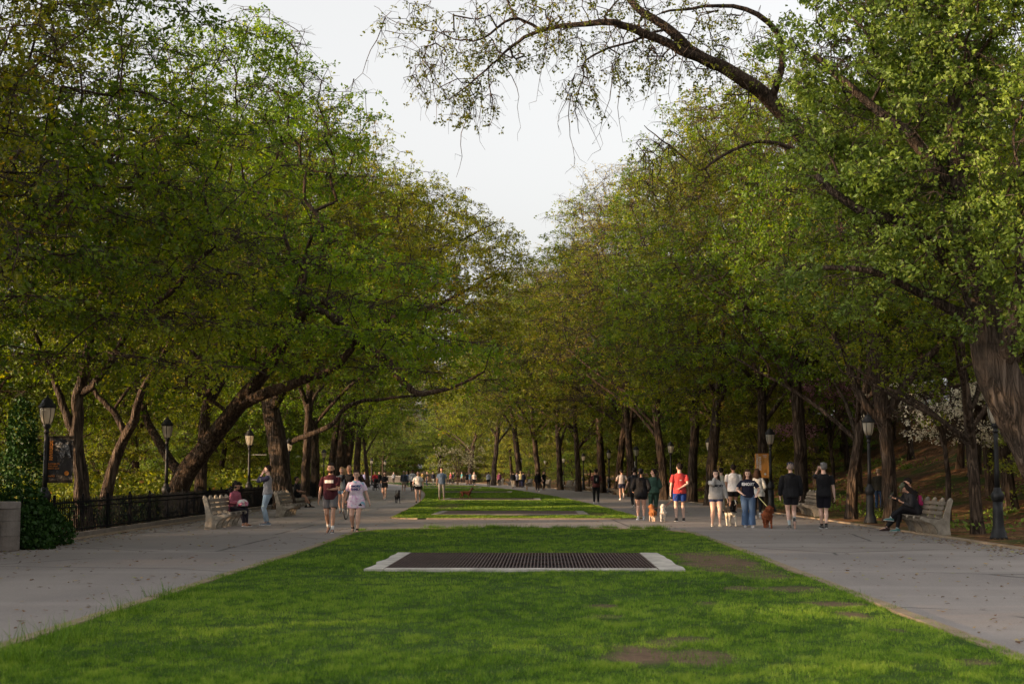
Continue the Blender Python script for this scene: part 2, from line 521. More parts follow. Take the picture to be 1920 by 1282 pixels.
# ------------------------------------------------------------------ grass
def leaf_like(name, cols, trans=0.35, rough=0.6, objvar=0.0, gloss=0.022):
    """thin leaf: tint attribute picks a colour; light passes through"""
    t = NT(name)
    a = t.n('Attribute', attribute_name='tint').outputs['Fac']
    col = t.ramp(a, cols)
    if objvar:
        r = t.n('ObjectInfo').outputs['Random']
        hsv = t.n('HueSaturation'); t.set(hsv.inputs['Color'], col)
        t.set(hsv.inputs['Hue'], t.math('MULTIPLY_ADD', r, 0.06 * objvar, 0.5 - 0.03 * objvar))
        r2 = t.math('FRACT', t.math('MULTIPLY', r, 7.31))
        t.set(hsv.inputs['Value'], t.math('MULTIPLY_ADD', r2, 0.5 * objvar, 1 - 0.25 * objvar))
        col = hsv.outputs[0]
    d = t.n('BsdfDiffuse'); t.set(d.inputs[0], col)
    tr = t.n('BsdfTranslucent'); hs2 = t.n('HueSaturation'); hs2.inputs['Saturation'].default_value = 1.1; hs2.inputs['Value'].default_value = 1.45
    hs2.inputs['Hue'].default_value = 0.49
    t.set(hs2.inputs['Color'], col); t.set(tr.inputs[0], hs2.outputs[0])
    m = t.n('MixShader'); m.inputs[0].default_value = trans
    t.t.links.new(d.outputs[0], m.inputs[1]); t.t.links.new(tr.outputs[0], m.inputs[2])
    g = t.n('BsdfGlossy'); g.inputs['Roughness'].default_value = 0.45
    m2 = t.n('MixShader'); m2.inputs[0].default_value = gloss
    t.t.links.new(m.outputs[0], m2.inputs[1]); t.t.links.new(g.outputs[0], m2.inputs[2])
    return t.surf(m2.outputs[0])

def blades(P, h, wd, rng, lean=0.5):
    """three-vertex blades at P"""
    n = len(P)
    q = rng.uniform(0, 2 * PI, n); ln = rng.normal(0, lean, n) * h
    d = np.stack([np.cos(q), np.sin(q), np.zeros(n)], 1)
    q2 = rng.uniform(0, 2 * PI, n)
    s = np.stack([np.cos(q2), np.sin(q2), np.zeros(n)], 1) * (wd / 2)[:, None]
    V = np.empty((n, 3, 3))
    V[:, 0] = P - s; V[:, 1] = P + s
    V[:, 2] = P + d * ln[:, None]; V[:, 2, 2] = P[:, 2] + h
    return V
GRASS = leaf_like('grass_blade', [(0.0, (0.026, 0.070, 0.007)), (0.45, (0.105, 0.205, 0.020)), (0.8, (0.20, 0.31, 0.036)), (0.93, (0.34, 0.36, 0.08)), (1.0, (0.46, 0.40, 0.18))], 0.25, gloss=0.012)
def vnoise(X, Y, rng_seed, scales):
    r = np.random.default_rng(rng_seed); v = np.zeros_like(X)
    for s, a in scales:
        for _ in range(4):
            th = r.uniform(0, PI); ph = r.uniform(0, 6.28)
            v += a * np.sin((X * math.cos(th) + Y * math.sin(th)) * s * r.uniform(0.7, 1.4) + ph)
    return v
def inside_lawn(X, Y, y0, y1, corner, l0=-4.45, l1=4.2, grow=0.05):
    l = X - cx(Y)
    d = np.minimum(y1 - Y, (Y - y0) if y0 > 0 else 99)
    e = np.where(d < corner, corner - np.sqrt(np.maximum(0, corner ** 2 - (corner - d) ** 2)), 0)
    ok = (l > l0 + e - grow) & (l < l1 - e + grow) & (Y < y1 + grow) & (Y > y0 - grow)
    for (g0, g1, h0, h1) in GRATES:
        ok &= ~((X > g0 - 0.34) & (X < g1 + 0.36) & (Y > h0 - 0.26) & (Y < h1 + 0.02))
    return ok
def grass_patch(name, n, ysel, y0, y1, corner, hmul, wmul, seed):
    rng = np.random.default_rng(seed)
    Y = ysel(rng, n); X = cx(Y) + rng.uniform(-4.5, 4.25, n)
    ok = inside_lawn(X, Y, y0, y1, corner, grow=0.03 if y0 < 0 else -0.02)
    X = X[ok]; Y = Y[ok]
    b = bare(X, Y)
    cl = vnoise(X, Y, 5, [(1.2, 0.22), (3.5, 0.25), (9, 0.28), (22, 0.32)])
    ok = (rng.uniform(0, 1, len(X)) > b * 0.97) & (rng.uniform(-1.6, 1.2, len(X)) < cl + 0.8)
    X = X[ok]; Y = Y[ok]; b = b[ok]; cl = cl[ok]
    tb = np.random.default_rng(77).uniform(-1, 1, (512, 512))
    def cell(sx, sy, o_): return tb[(np.floor(X / sx + 0.4 * np.sin(Y * 3 / sx * .2) + o_).astype(int)) % 512, (np.floor(Y / sy + 0.4 * np.sin(X * 2.1) + 3 * o_).astype(int)) % 512]
    ck = 0.7 * cell(0.10, 0.20, 5) + 0.7 * cell(0.24, 0.42, 40) + 0.3 * cell(0.05, 0.08, 90)
    far = np.clip(Y / 14, 1, 9)
    h = np.clip(0.025 + 0.005 * cl + 0.013 * ck + rng.normal(0, 0.009, len(X)), 0.012, 0.10) * hmul * (1 - 0.5 * b)
    wd = (0.0042 + 0.002 * rng.uniform(0, 1, len(X))) * far * wmul
    P = np.stack([X, Y, lawn_z(X, Y) - 0.004], 1)
    V = blades(P, h, wd, rng)
    big = vnoise(X, Y, 9, [(0.5, 0.05), (1.7, 0.06)])
    tint = np.clip(0.46 + 0.05 * cl + 0.34 * ck + big + rng.normal(0, 0.16, len(X)), 0, 0.9)
    tint = np.where(rng.uniform(0, 1, len(X)) < 0.05 + b * 0.3, rng.uniform(0.88, 1.0, len(X)), tint)
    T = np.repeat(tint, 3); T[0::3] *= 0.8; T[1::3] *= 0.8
    n3 = len(V)
    o = np_mesh(name, V.reshape(-1, 3), np.arange(n3 * 3).reshape(n3, 3), GRASS, attr={'tint': T})
    return o
QG = 1.0
def ysel1(rng, n):
    # more blades near the camera
    u = rng.uniform(0, 1, n)
    return 1 / (1 / 9.5 + u * (1 / 39.8 - 1 / 9.5)) * 1.0
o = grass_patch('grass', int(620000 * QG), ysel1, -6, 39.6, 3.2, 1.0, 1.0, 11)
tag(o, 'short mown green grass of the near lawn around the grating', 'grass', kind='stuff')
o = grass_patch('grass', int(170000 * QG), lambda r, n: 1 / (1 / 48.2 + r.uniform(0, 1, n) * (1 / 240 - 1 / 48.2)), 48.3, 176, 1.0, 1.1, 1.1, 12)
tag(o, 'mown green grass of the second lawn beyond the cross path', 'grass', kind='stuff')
# unmown tufts hanging over the kerb
def tufts(spots, name, label, seed, hh=0.16, mat=GRASS, wd=0.006, spread=0.16, num=220):
    rng = np.random.default_rng(seed); Vs = []; T = []
    for (x, y, s) in spots:
        n = int(num * s)
        P = np.stack([x + rng.normal(0, spread * s, n), y + rng.normal(0, spread * s, n), np.full(n, 0.01)], 1)
        h = np.abs(rng.normal(hh, hh * 0.35, n)) * s
        Vs.append(blades(P, h, np.full(n, wd) * (1 + y / 40), rng, 0.55)); T.append(np.clip(rng.normal(0.35, 0.15, n), 0, 0.85))
    V = np.concatenate(Vs); T = np.repeat(np.concatenate(T), 3)
    o = np_mesh(name, V.reshape(-1, 3), np.arange(len(V) * 3).reshape(-1, 3), mat, attr={'tint': T})
    return tag(o, label, 'grass', kind='stuff')
sp = []
rg = random.Random(4)
for (x, y, s) in [(35, 1243, .8), (108, 1212, 1.2), (205, 1168, .6), (252, 1158, 1.0), (322, 1127, 0.95), (372, 1112, .5), (18, 1252, 1.0), (500, 1062, .5), (150, 1190, .6), (430, 1090, .5), (455, 1080, .5), (1600, 1122, .5), (1230, 998, .8), (1500, 1085, .4)]:
    p = gp(x, y); sp.append((p.x, p.y, s))
for k in range(80):
    y = 9 + 30 * rg.random() ** 1.3
    sp.append((float(cx(y)) + (-4.42 if rg.random() < 0.55 else 4.15), y, rg.uniform(0.22, 0.42)))
for k in range(60):
    sp.append((rg.uniform(-3.5, 3.2), 39.5, rg.uniform(0.3, 0.75)))
tufts(sp, 'grass', 'longer unmown grass tufts leaning over the edge of the near lawn', 5)

sp = []
for k in range(130):
    g0, g1, h0, h1 = GRATES[0]
    e = rg.choice('nnnlrf')
    sp.append({'n': (rg.uniform(g0 - .3, g1 + .4), h0 - .31), 'l': (g0 - .36, rg.uniform(h0, h1)), 'r': (g1 + .42, rg.uniform(h0, h1)), 'f': (rg.uniform(g0, g1), h1 + .08)}[e] + (rg.uniform(.2, .42),))
for k in range(520):
    y = 1 / (1 / 10 + rg.random() * (1 / 38 - 1 / 10)); x_ = float(cx(y)) + rg.uniform(-4.2, 4.0)
    if any(a - .5 < x_ < b + .5 and c - .4 < y < d + .3 for a, b, c, d in GRATES[:1]): continue
    sp.append((x_, y, rg.uniform(0.25, 0.55)))
tufts(sp, 'grass', 'darker coarse clumps of grass dotted over the near lawn', 6, hh=0.13, num=120, spread=0.2)

def litter(n, seed):
    rng = np.random.default_rng(seed)
    Y = 1 / (1 / 11 + rng.uniform(0, 1, n) * (1 / 120 - 1 / 11))
    side = rng.uniform(0, 1, n)
    l = np.where(side < .30, 9.95 - np.abs(rng.normal(0, .5, n)), np.where(side < .5, -10.5 + np.abs(rng.normal(0, .5, n)), rng.uniform(-10.5, 9.9, n)))
    l = np.where((side > .8) , rng.uniform(10.1, 13, n), l)
    X = cx(Y) + l
    on = ~((l > -4.7) & (l < 4.45) & ((Y < 39.8) | (Y > 48)))
    X = X[on]; Y = Y[on]; n = len(X)
    s = rng.uniform(0.03, 0.085, n) * (1 + Y / 80); q = rng.uniform(0, 6.28, n)
    V = np.empty((n, 4, 3))
    for k, (a, b) in enumerate([(-.5, 0), (0, -.32), (.5, 0), (0, .32)]):
        V[:, k, 0] = X + s * (a * np.cos(q) - b * np.sin(q)); V[:, k, 1] = Y + s * (a * np.sin(q) + b * np.cos(q)); V[:, k, 2] = 0.012 + rng.uniform(0, .02, n)
    t = rng.uniform(0, 1, n)
    LM = leaf_like('fallen_leaf', [(0.0, (0.05, 0.03, 0.02)), (0.5, (0.17, 0.09, 0.04)), (0.85, (0.34, 0.25, 0.12)), (1.0, (0.22, 0.28, 0.06))], 0.15)
    o = np_mesh('leaf_litter', V.reshape(-1, 3), np.arange(n * 4).reshape(n, 4), LM, attr={'tint': np.repeat(t, 4)})
    tag(o, 'small fallen leaves and seeds strewn over the paving, thickest at its edges', 'leaf litter', kind='stuff')
litter(9000, 3)

def haze():
    t = NT('evening_haze')
    v = t.n('VolumePrincipled'); v.inputs['Color'].default_value = (0.95, 0.93, 0.88, 1); v.inputs['Density'].default_value = 0.0002; v.inputs['Anisotropy'].default_value = 0.3
    t.t.links.new(v.outputs[0], t.out.inputs['Volume'])
    o = MB().box((0, 870, 20), (860, 1890, 56)).build('haze', t.m, None)
    tag(o, 'thin pale evening haze over the promenade', 'haze', kind='stuff')
# ------------------------------------------------------------------ trees
def bark_mat(name, c0, c1, c2, furrow=7.0, moss=0.0):
    t = NT(name); c = t.coord()
    mp = t.mapping(c, (furrow, furrow, furrow * 0.15))
    n = t.noise(1.6, 8, 0.72, mp, dist=0.4)
    rg_ = t.math('MULTIPLY', t.math('ABSOLUTE', t.math('SUBTRACT', t.noise(1.1, 3, 0.5, mp, dist=0.6), 0.5)), 5.0)
    h = t.math('ADD', t.math('MULTIPLY', t.math('MINIMUM', rg_, 1.0), 0.6), t.math('MULTIPLY', n, 0.6))
    col = t.ramp(h, [(0.30, c0), (0.62, c1), (0.95, c2)])
    big = t.noise(0.8, 4, 0.6, c)
    col = t.mix(t.ramp(big, [(0.45, 0.0), (0.7, 0.5)]), col, tuple(x * 1.5 for x in c1))
    return t.principled(col, 0.95, normal=t.bump(h, 1.0, 0.10), spec=0.1)
BARK = bark_mat('furrowed_bark', (0.022, 0.016, 0.012), (0.082, 0.058, 0.042), (0.15, 0.11, 0.08))
BARK_G = bark_mat('grey_bark', (0.020, 0.016, 0.012), (0.088, 0.065, 0.049), (0.165, 0.128, 0.10), 7.0)
TWIG = plain('twig_bark', (0.034, 0.021, 0.014), 0.9, var=0.3, scale=3, bump=0)
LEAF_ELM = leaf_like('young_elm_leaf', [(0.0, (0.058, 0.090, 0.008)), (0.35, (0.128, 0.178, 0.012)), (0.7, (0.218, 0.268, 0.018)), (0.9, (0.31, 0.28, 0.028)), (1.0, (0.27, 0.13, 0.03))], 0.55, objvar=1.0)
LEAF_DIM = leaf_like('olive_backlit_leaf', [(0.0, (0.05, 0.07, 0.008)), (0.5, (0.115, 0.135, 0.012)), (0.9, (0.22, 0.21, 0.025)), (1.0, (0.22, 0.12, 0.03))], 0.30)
LEAF_MAPLE = leaf_like('fresh_maple_leaf', [(0.0, (0.06, 0.10, 0.018)), (0.4, (0.135, 0.20, 0.030)), (0.8, (0.23, 0.32, 0.045)), (1.0, (0.34, 0.38, 0.07))], 0.35, objvar=0.0)
LEAF_YEL = leaf_like('budding_yellow_leaf', [(0.0, (0.14, 0.14, 0.014)), (0.5, (0.27, 0.25, 0.026)), (0.85, (0.40, 0.33, 0.04)), (1.0, (0.36, 0.17, 0.04))], 0.42, objvar=0.3)
LEAF_SHRUB = leaf_like('shrub_leaf', [(0.0, (0.055, 0.085, 0.012)), (0.5, (0.14, 0.185, 0.020)), (0.9, (0.28, 0.30, 0.035)), (1.0, (0.33, 0.20, 0.05))], 0.4, objvar=1.0)
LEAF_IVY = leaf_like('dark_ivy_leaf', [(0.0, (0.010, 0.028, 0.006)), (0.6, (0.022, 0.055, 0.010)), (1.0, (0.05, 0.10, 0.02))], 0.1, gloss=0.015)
PETAL_W = leaf_like('cream_dogwood_petal', [(0.0, (0.55, 0.50, 0.36)), (0.7, (0.80, 0.76, 0.62)), (1.0, (0.25, 0.32, 0.10))], 0.3)
PETAL_D = leaf_like('dull_white_blossom', [(0.0, (0.20, 0.20, 0.10)), (0.5, (0.34, 0.33, 0.22)), (1.0, (0.10, 0.13, 0.03))], 0.3)
PETAL_P = leaf_like('redbud_petal', [(0.0, (0.30, 0.13, 0.17)), (0.7, (0.46, 0.24, 0.28)), (1.0, (0.2, 0.2, 0.06))], 0.3)

def catmull(P, r, per):
    """smooth polyline"""
    n = len(P)
    if n < 3: return P, r
    out = []; ro = []
    for i in range(n - 1):
        p0 = P[max(0, i - 1)]; p1 = P[i]; p2 = P[i + 1]; p3 = P[min(n - 1, i + 2)]
        for k in range(per):
            t = k / per
            out.append(0.5 * ((2 * p1) + (-p0 + p2) * t + (2 * p0 - 5 * p1 + 4 * p2 - p3) * t * t + (-p0 + 3 * p1 - 3 * p2 + p3) * t ** 3))
            ro.append(r[i] * (1 - t) + r[i + 1] * t)
    out.append(P[-1]); ro.append(r[-1])
    return np.array(out), np.array(ro)

def tube_np(P, r, n, V, F, off):
    """append a tube to lists"""
    m = len(P)
    T = np.empty_like(P); T[1:-1] = P[2:] - P[:-2]; T[0] = P[1] - P[0]; T[-1] = P[-1] - P[-2]
    T /= np.maximum(np.linalg.norm(T, axis=1, keepdims=True), 1e-9)
    u = np.array([0.31, 0.17, 0.93]) if abs(T[0][2]) < 0.8 else np.array([0.95, 0.2, 0.1])
    A = np.cross(T, u); A /= np.maximum(np.linalg.norm(A, axis=1, keepdims=True), 1e-9)
    B = np.cross(T, A)
    q = 2 * PI * np.arange(n) / n
    ring = P[:, None, :] + r[:, None, None] * (A[:, None, :] * np.cos(q)[None, :, None] + B[:, None, :] * np.sin(q)[None, :, None])
    V.append(ring.reshape(-1, 3))
    i, k = np.meshgrid(np.arange(m - 1), np.arange(n), indexing='ij')
    a = off + i * n + k; b = off + i * n + (k + 1) % n
    F.append(np.stack([a, b, b + n, a + n], -1).reshape(-1, 4))
    return off + m * n

def leaves_np(P, size, rng, tint, asp=0.62, droop=0.35, kind='rhomb'):
    n = len(P)
    d = rng.normal(0, 1, (n, 3)); d[:, 2] -= droop
    d /= np.linalg.norm(d, axis=1, keepdims=True)
    e = rng.normal(0, 1, (n, 3)); e -= d * (e * d).sum(1, keepdims=True)
    e /= np.linalg.norm(e, axis=1, keepdims=True)
    nn = np.cross(d, e)
    s = size[:, None]
    V = np.empty((n, 4, 3))
    V[:, 0] = P
    V[:, 1] = P + d * s * 0.5 + e * s * asp * 0.5 + nn * s * 0.10
    V[:, 2] = P + d * s
    V[:, 3] = P + d * s * 0.5 - e * s * asp * 0.5 + nn * s * 0.10
    return V.reshape(-1, 3), np.arange(n * 4).reshape(n, 4), np.repeat(tint, 4)

def make_tree(name, trunks, lobes, npts, seed, leaf_mat, bark=None, tw_per=5, tw_len=0.8, lf_per=7, lf_size=0.12,
              pull=0.55, rscale=1.0, tw_droop=0.15, hollow=0.55, bare_frac=0.0, loc=(0, 0, 0), up_bias=0.0, minr=0.012, pexp=2.5,
              crown_name='crown', base_r=None, lf_spread=0.06, cuts=None, tier=1.15, flat=0.55, tw_r=None, hang=0, gaps=-0.75):
    """trunks: list of polylines [(x,y,z,r), ...]; the first stands on the ground. lobes: (cx,cy,cz, rx,ry,rz, weight)"""
    rng = np.random.default_rng(seed)
    bark = bark or BARK
    root = empty(name, loc)
    # --- nodes that exist at the start: the trunk and its main limbs
    nodes = []; par = []; rad0 = []; plen = []
    V = []; F = []; off = 0
    for ti, tr in enumerate(trunks):
        P = np.array([p[:3] for p in tr], float); r = np.array([p[3] for p in tr], float)
        P, r = catmull(P, r, 4)
        if ti > 0 and len(P) > 3: P[1:] += np.cumsum(rng.normal(0, 0.035, P[1:].shape), axis=0) * 0.8
        if ti == 0:
            jit = rng.normal(0, 0.012, P.shape); jit[0] = 0; P = P + jit * (P[:, 2:3] > 0.3)
            hh = P[:, 2] - P[0, 2]
            r = r * (1 + 0.55 * np.exp(-np.maximum(hh, 0) / 0.28))
        first = len(nodes)
        if ti == 0: pi = -1
        else:
            D = np.linalg.norm(np.array(nodes) - P[0], axis=1); pi = int(D.argmin())
        for k in range(len(P)):
            nodes.append(P[k]); par.append(pi if k == 0 else len(nodes) - 2); rad0.append(r[k])
            plen.append(0 if (k == 0 and ti == 0) else plen[par[-1]] + np.linalg.norm(P[k] - nodes[par[-1]]))
        nn = 14 if ti == 0 else 8
        if ti == 0 and r[0] > 0.2:
            # a trunk with lobed buttresses
            Pd, rd = catmull(P, r, 2)
            off0 = off
            off = tube_np(Pd, rd, 20, V, F, off)
            ring = V[-1].reshape(len(Pd), 20, 3)
            q = np.arange(20) * 2 * PI / 20; ph = rng.uniform(0, 6.28, 3)
            for k in range(len(Pd)):
                hgt = Pd[k][2] - P[0][2]
                am = 0.05 + 0.16 * math.exp(-max(hgt, 0) / 0.5)
                f = 1 + am * np.sin(5 * q + ph[0] + hgt * .15) + 0.05 * np.sin(3 * q + ph[1] + hgt * .6) + 0.03 * np.sin(9 * q + ph[2])
                ring[k] = Pd[k] + (ring[k] - Pd[k]) * f[:, None]
            V[-1] = ring.reshape(-1, 3)
        else:
            off = tube_np(P, r, nn, V, F, off)
    # --- attraction points inside the lobes, denser to the outside
    W = np.array([l[6] if len(l) > 6 else l[3] * l[4] * l[5] for l in lobes], float)
    cnt = rng.multinomial(npts, W / W.sum())
    pts = []
    for l, c in zip(lobes, cnt):
        d = rng.normal(0, 1, (c, 3)); d /= np.linalg.norm(d, axis=1, keepdims=True)
        rr = hollow + (1 - hollow) * rng.uniform(0, 1, c) ** 0.7
        rr = np.where(rng.uniform(0, 1, c) < 0.25, rng.uniform(0.1, 1, c) ** (1 / 2.2), rr)
        # lumpy outline
        lump = 1 + 0.10 * np.sin(d[:, 0] * 5 + l[0]) * np.cos(d[:, 1] * 4 + l[1]) + 0.08 * np.sin(d[:, 2] * 7 + d[:, 0] * 6)
        pts.append(np.array(l[:3]) + d * rr[:, None] * lump[:, None] * np.array(l[3:6]))
    pts = np.concatenate(pts)
    if tier:
        zz = pts[:, 2] + 0.10 * np.hypot(pts[:, 0], pts[:, 1]); tz = np.round(zz / tier) * tier
        pts[:, 2] += (tz - zz) * 0.72
    if cuts:
        for fn in cuts: pts = pts[fn(pts)]
    nod = np.zeros((len(nodes) + 3 * len(pts) + 10, 3)); nod[:len(nodes)] = nodes
    pl = np.zeros(len(nod)); pl[:len(nodes)] = plen
    N = len(nodes); nfix = N
    # trunk base nodes are poor parents
    trunk_pen = np.zeros(len(nod))
    zb = nodes[0][2]
    for k in range(nfix):
        if rad0[k] > 0: trunk_pen[k] = 0
    ztop0 = max(p[2] for p in trunks[0])
    low = 0.35 * (ztop0 - trunks[0][0][2])
    for k in range(nfix):
        if nodes[k][2] - zb < low: trunk_pen[k] = 50
    cen = np.array(nodes[min(nfix - 1, int(nfix * 0.5))])
    src = np.array(nodes)
    dist = np.array([np.linalg.norm(src - p, axis=1).min() for p in pts])
    order = np.argsort(dist)
    P_ = list(par)
    for idx in order:
        p = pts[idx]
        d = np.linalg.norm(nod[:N] - p, axis=1)
        cost = d + pull * 0.35 * pl[:N] + trunk_pen[:N]
        j = int(cost.argmin())
        L = d[j]
        k = 1 if L < 1.0 else (2 if L < 2.4 else 3)
        a = nod[j].copy(); pj = j
        for s in range(1, k + 1):
            q = a + (p - a) * (s / k)
            if s < k: q = q + rng.normal(0, 0.07 * L, 3) + np.array([0, 0, 0.06 * L])
            nod[N] = q; pl[N] = pl[pj] + np.linalg.norm(q - nod[pj]); P_.append(pj); pj = N; N += 1
    nod = nod[:N]; P_ = np.array(P_)
    # --- radii by the pipe model
    acc = np.zeros(N); kids = np.zeros(N, int)
    for k in range(N - 1, 0, -1):
        if kids[k] == 0: acc[k] = minr ** pexp
        if P_[k] >= 0: acc[P_[k]] += acc[k]; kids[P_[k]] += 1
    rad = acc ** (1 / pexp) * rscale
    # --- chains
    best = {}
    children = [[] for _ in range(N)]
    for k in range(1, N):
        if P_[k] >= 0: children[P_[k]].append(k)
    started = []
    for k in range(nfix):
        for c in children[k]:
            if c >= nfix: started.append((k, c))
    tips = []
    while started:
        a, b = started.pop()
        chain = [a, b]
        rcap = rad0[a] * 0.8 if a < nfix else 9
        cur = b
        while children[cur]:
            ch = sorted(children[cur], key=lambda c: -acc[c])
            for c in ch[1:]: started.append((cur, c))
            cur = ch[0]; chain.append(cur)
        tips.append(cur)
        Pc = nod[chain]; rc = rad[chain].copy(); rc[0] = rc[1]
        rc = np.minimum(rc, rcap)
        big = rc[0] > 0.035
        if len(chain) > 2 and big: Pc, rc = catmull(Pc, rc, 2)
        if big: rc = rc
        off = tube_np(Pc, rc, 7 if rc[0] > 0.06 else (4 if rc[0] > 0.025 else 3), V, F, off)
    # long drooping twiglets hanging from the outer limbs
    hx_ = []
    if hang:
        cand = [k for k in range(nfix, N) if nod[k][2] - nod[0][2] > 8 and rad[k] > 0.012]
        for _ in range(hang):
            k = cand[int(rng.integers(len(cand)))]
            Lh = rng.uniform(0.9, 2.6); q = nod[k].copy(); pts_ = [q.copy()]; dv = rng.normal(0, 0.35, 3); dv[2] = -0.6
            for j in range(7):
                dv = dv * 0.72 + np.array([0, 0, -0.32]) + rng.normal(0, 0.2, 3)
                q = q + dv / np.linalg.norm(dv) * Lh / 7; pts_.append(q.copy())
                if j > 1: hx_.append(q.copy())
                if rng.uniform() < 0.55 and j > 0:
                    s1 = q + rng.normal(0, 0.16, 3) + np.array([0, 0, -.12]); s2 = s1 + rng.normal(0, 0.1, 3) + np.array([0, 0, -.18])
                    off = tube_np(np.array([q, s1, s2]), np.array([.007, .005, .003]), 3, V, F, off)
            off = tube_np(np.array(pts_), np.linspace(0.016, 0.004, 8), 4, V, F, off)
    o = np_mesh('trunk', np.concatenate(V), np.concatenate(F), bark, parent=root, smooth=True)
    # --- twigs and leaves
    host = np.arange(nfix, N)
    # only outer nodes carry twigs
    host = host[rad[host] < 0.05]
    hp = np.repeat(nod[host], tw_per, axis=0)
    n = len(hp)
    d = rng.normal(0, 1, (n, 3)); d /= np.linalg.norm(d, axis=1, keepdims=True)
    d[:, 2] *= flat
    d[:, 2] += up_bias - tw_droop
    L = tw_len * rng.uniform(0.45, 1.25, n)
    mid = hp + d * (L * 0.5)[:, None] + rng.normal(0, 0.04, (n, 3))
    end = hp + d * L[:, None] + np.array([0, 0, -1.0]) * (tw_droop * L * 0.8)[:, None] + rng.normal(0, 0.07, (n, 3))
    tw = tw_r or 0.0095
    TV = np.empty((n, 3, 3, 3))
    side1 = np.cross(d, np.array([0.2, 0.3, 0.9])); side1 /= np.linalg.norm(side1, axis=1, keepdims=True) + 1e-9
    side2 = np.cross(d, side1)
    for k, (c_, w_) in enumerate([(hp, tw), (mid, tw * 0.7), (end, tw * 0.35)]):
        for m_ in range(3):
            q = 2.094 * m_
            TV[:, k, m_] = c_ + (side1 * math.cos(q) + side2 * math.sin(q)) * w_
    base = np.arange(n)[:, None] * 9
    TF = []
    for k in range(2):
        for m_ in range(3):
            m2 = (m_ + 1) % 3
            TF.append(np.concatenate([base + k * 3 + m_, base + k * 3 + m2, base + (k + 1) * 3 + m2, base + (k + 1) * 3 + m_], 1))
    TF = np.concatenate(TF)
    tws = np_mesh('twigs', TV.reshape(-1, 3), TF, TWIG, parent=root)
    # leaves along the outer part of each twig
    has = rng.uniform(0, 1, n) >= bare_frac
    if gaps:
        gr = np.random.default_rng(seed + 5); gn = np.zeros(n)
        for _ in range(7):
            kv = gr.normal(0, 1, 3); kv *= gr.uniform(1.6, 4.2) / np.linalg.norm(kv); kv[2] *= 1.5
            gn += np.sin(hp @ kv + gr.uniform(0, 6.28))
        has &= gn > gaps
    hp2, mid2, end2, L2 = hp[has], mid[has], end[has], L[has]
    n2 = len(hp2)
    t = rng.beta(4.5, 0.6, (n2, lf_per))
    pos = np.where((t < 0.5)[..., None], hp2[:, None] + (mid2 - hp2)[:, None] * (t * 2)[..., None], mid2[:, None] + (end2 - mid2)[:, None] * (t * 2 - 1)[..., None])
    pos = pos + rng.normal(0, lf_spread, pos.shape)
    pos = pos.reshape(-1, 3)
    cl = vnoise(pos[:, 0] * 1.0 + pos[:, 2] * .7, pos[:, 1] + pos[:, 2] * 0.9, seed + 1, [(0.45, 0.045), (1.3, 0.05)])
    tint = np.repeat(rng.normal(0.42, 0.17, n2), lf_per) + rng.normal(0, 0.08, len(pos)) + cl
    tint = np.where(rng.uniform(0, 1, len(pos)) < 0.012, rng.uniform(0.85, 1.0, len(pos)), np.clip(tint, 0, 0.9))
    size = lf_size * rng.uniform(0.55, 1.25, len(pos))
    LV, LF, LT = leaves_np(pos, size, rng, tint)
    cr = np_mesh(crown_name, LV, LF, leaf_mat, parent=root, attr={'tint': LT})
    return root

def generic(name, seed, H=17, rad_=7.5, base=3.6, trunk_r=0.36, npts=1200, leaf=LEAF_ELM, lean=(0.6, 0.0), fork=3.8, lf=0.13, dens=1.0, **kw):
    rg = random.Random(seed)
    lx, ly = lean
    trunks = [[(0, 0, -0.3, trunk_r), (lx * 0.15, ly * .15, fork * 0.5, trunk_r * 0.86), (lx * 0.4, ly * .4, fork, trunk_r * 0.80), (lx * 0.9, ly * .9, fork + H * 0.22, trunk_r * 0.5), (lx * 1.1, ly, H * 0.72, trunk_r * 0.2)]]
    nl = rg.randint(4, 6)
    for k in range(nl):
        a = 2 * PI * (k + rg.uniform(-0.3, 0.3)) / nl
        z0 = fork + rg.uniform(-0.4, 2.0)
        r1 = rad_ * rg.uniform(0.5, 0.75); z1 = z0 + rg.uniform(1.6, 5.2)
        f = z0 / (H * 0.72)
        x0 = lx * f * 1.1; y0 = ly * f * 1.1
        w1 = rg.uniform(-0.5, 0.5)
        trunks.append([(x0, y0, z0, trunk_r * 0.42), (x0 + math.cos(a) * r1 * 0.35, y0 + math.sin(a) * r1 * 0.35, z0 + (z1 - z0) * 0.45 + w1 * 0.3, trunk_r * 0.34),
                       (x0 + math.cos(a + 0.2 * w1) * r1 * 0.7, y0 + math.sin(a + 0.2 * w1) * r1 * 0.7, z0 + (z1 - z0) * 0.75, trunk_r * 0.25), (x0 + math.cos(a) * r1, y0 + math.sin(a) * r1, z1, trunk_r * 0.15)])
    lobes = []
    cz = base + (H - base) * 0.5
    lobes.append((lx, ly, cz + 1.5, rad_ * 0.72, rad_ * 0.72, (H - base) * 0.44))
    for k in range(7):
        a = 2 * PI * k / 7 + rg.uniform(-0.3, 0.3)
        zz = base + (H - base) * rg.uniform(0.22, 0.55)
        q = rad_ * rg.uniform(0.50, 0.62)
        lobes.append((lx + math.cos(a) * q, ly + math.sin(a) * q, zz, rad_ * rg.uniform(.36, .48), rad_ * rg.uniform(.36, .48), (H - base) * rg.uniform(0.17, 0.27)))
    for k in range(3):
        a = 2 * PI * k / 3 + rg.uniform(-0.3, 0.3)
        lobes.append((lx + math.cos(a) * rad_ * 0.35, ly + math.sin(a) * rad_ * 0.35, H - (H - base) * 0.20, rad_ * .38, rad_ * .38, (H - base) * 0.18))
    kw.setdefault('tw_per', 5); kw.setdefault('lf_per', 11)
    return make_tree(name, trunks, lobes, int(npts * dens), seed, leaf, lf_size=lf, **kw)

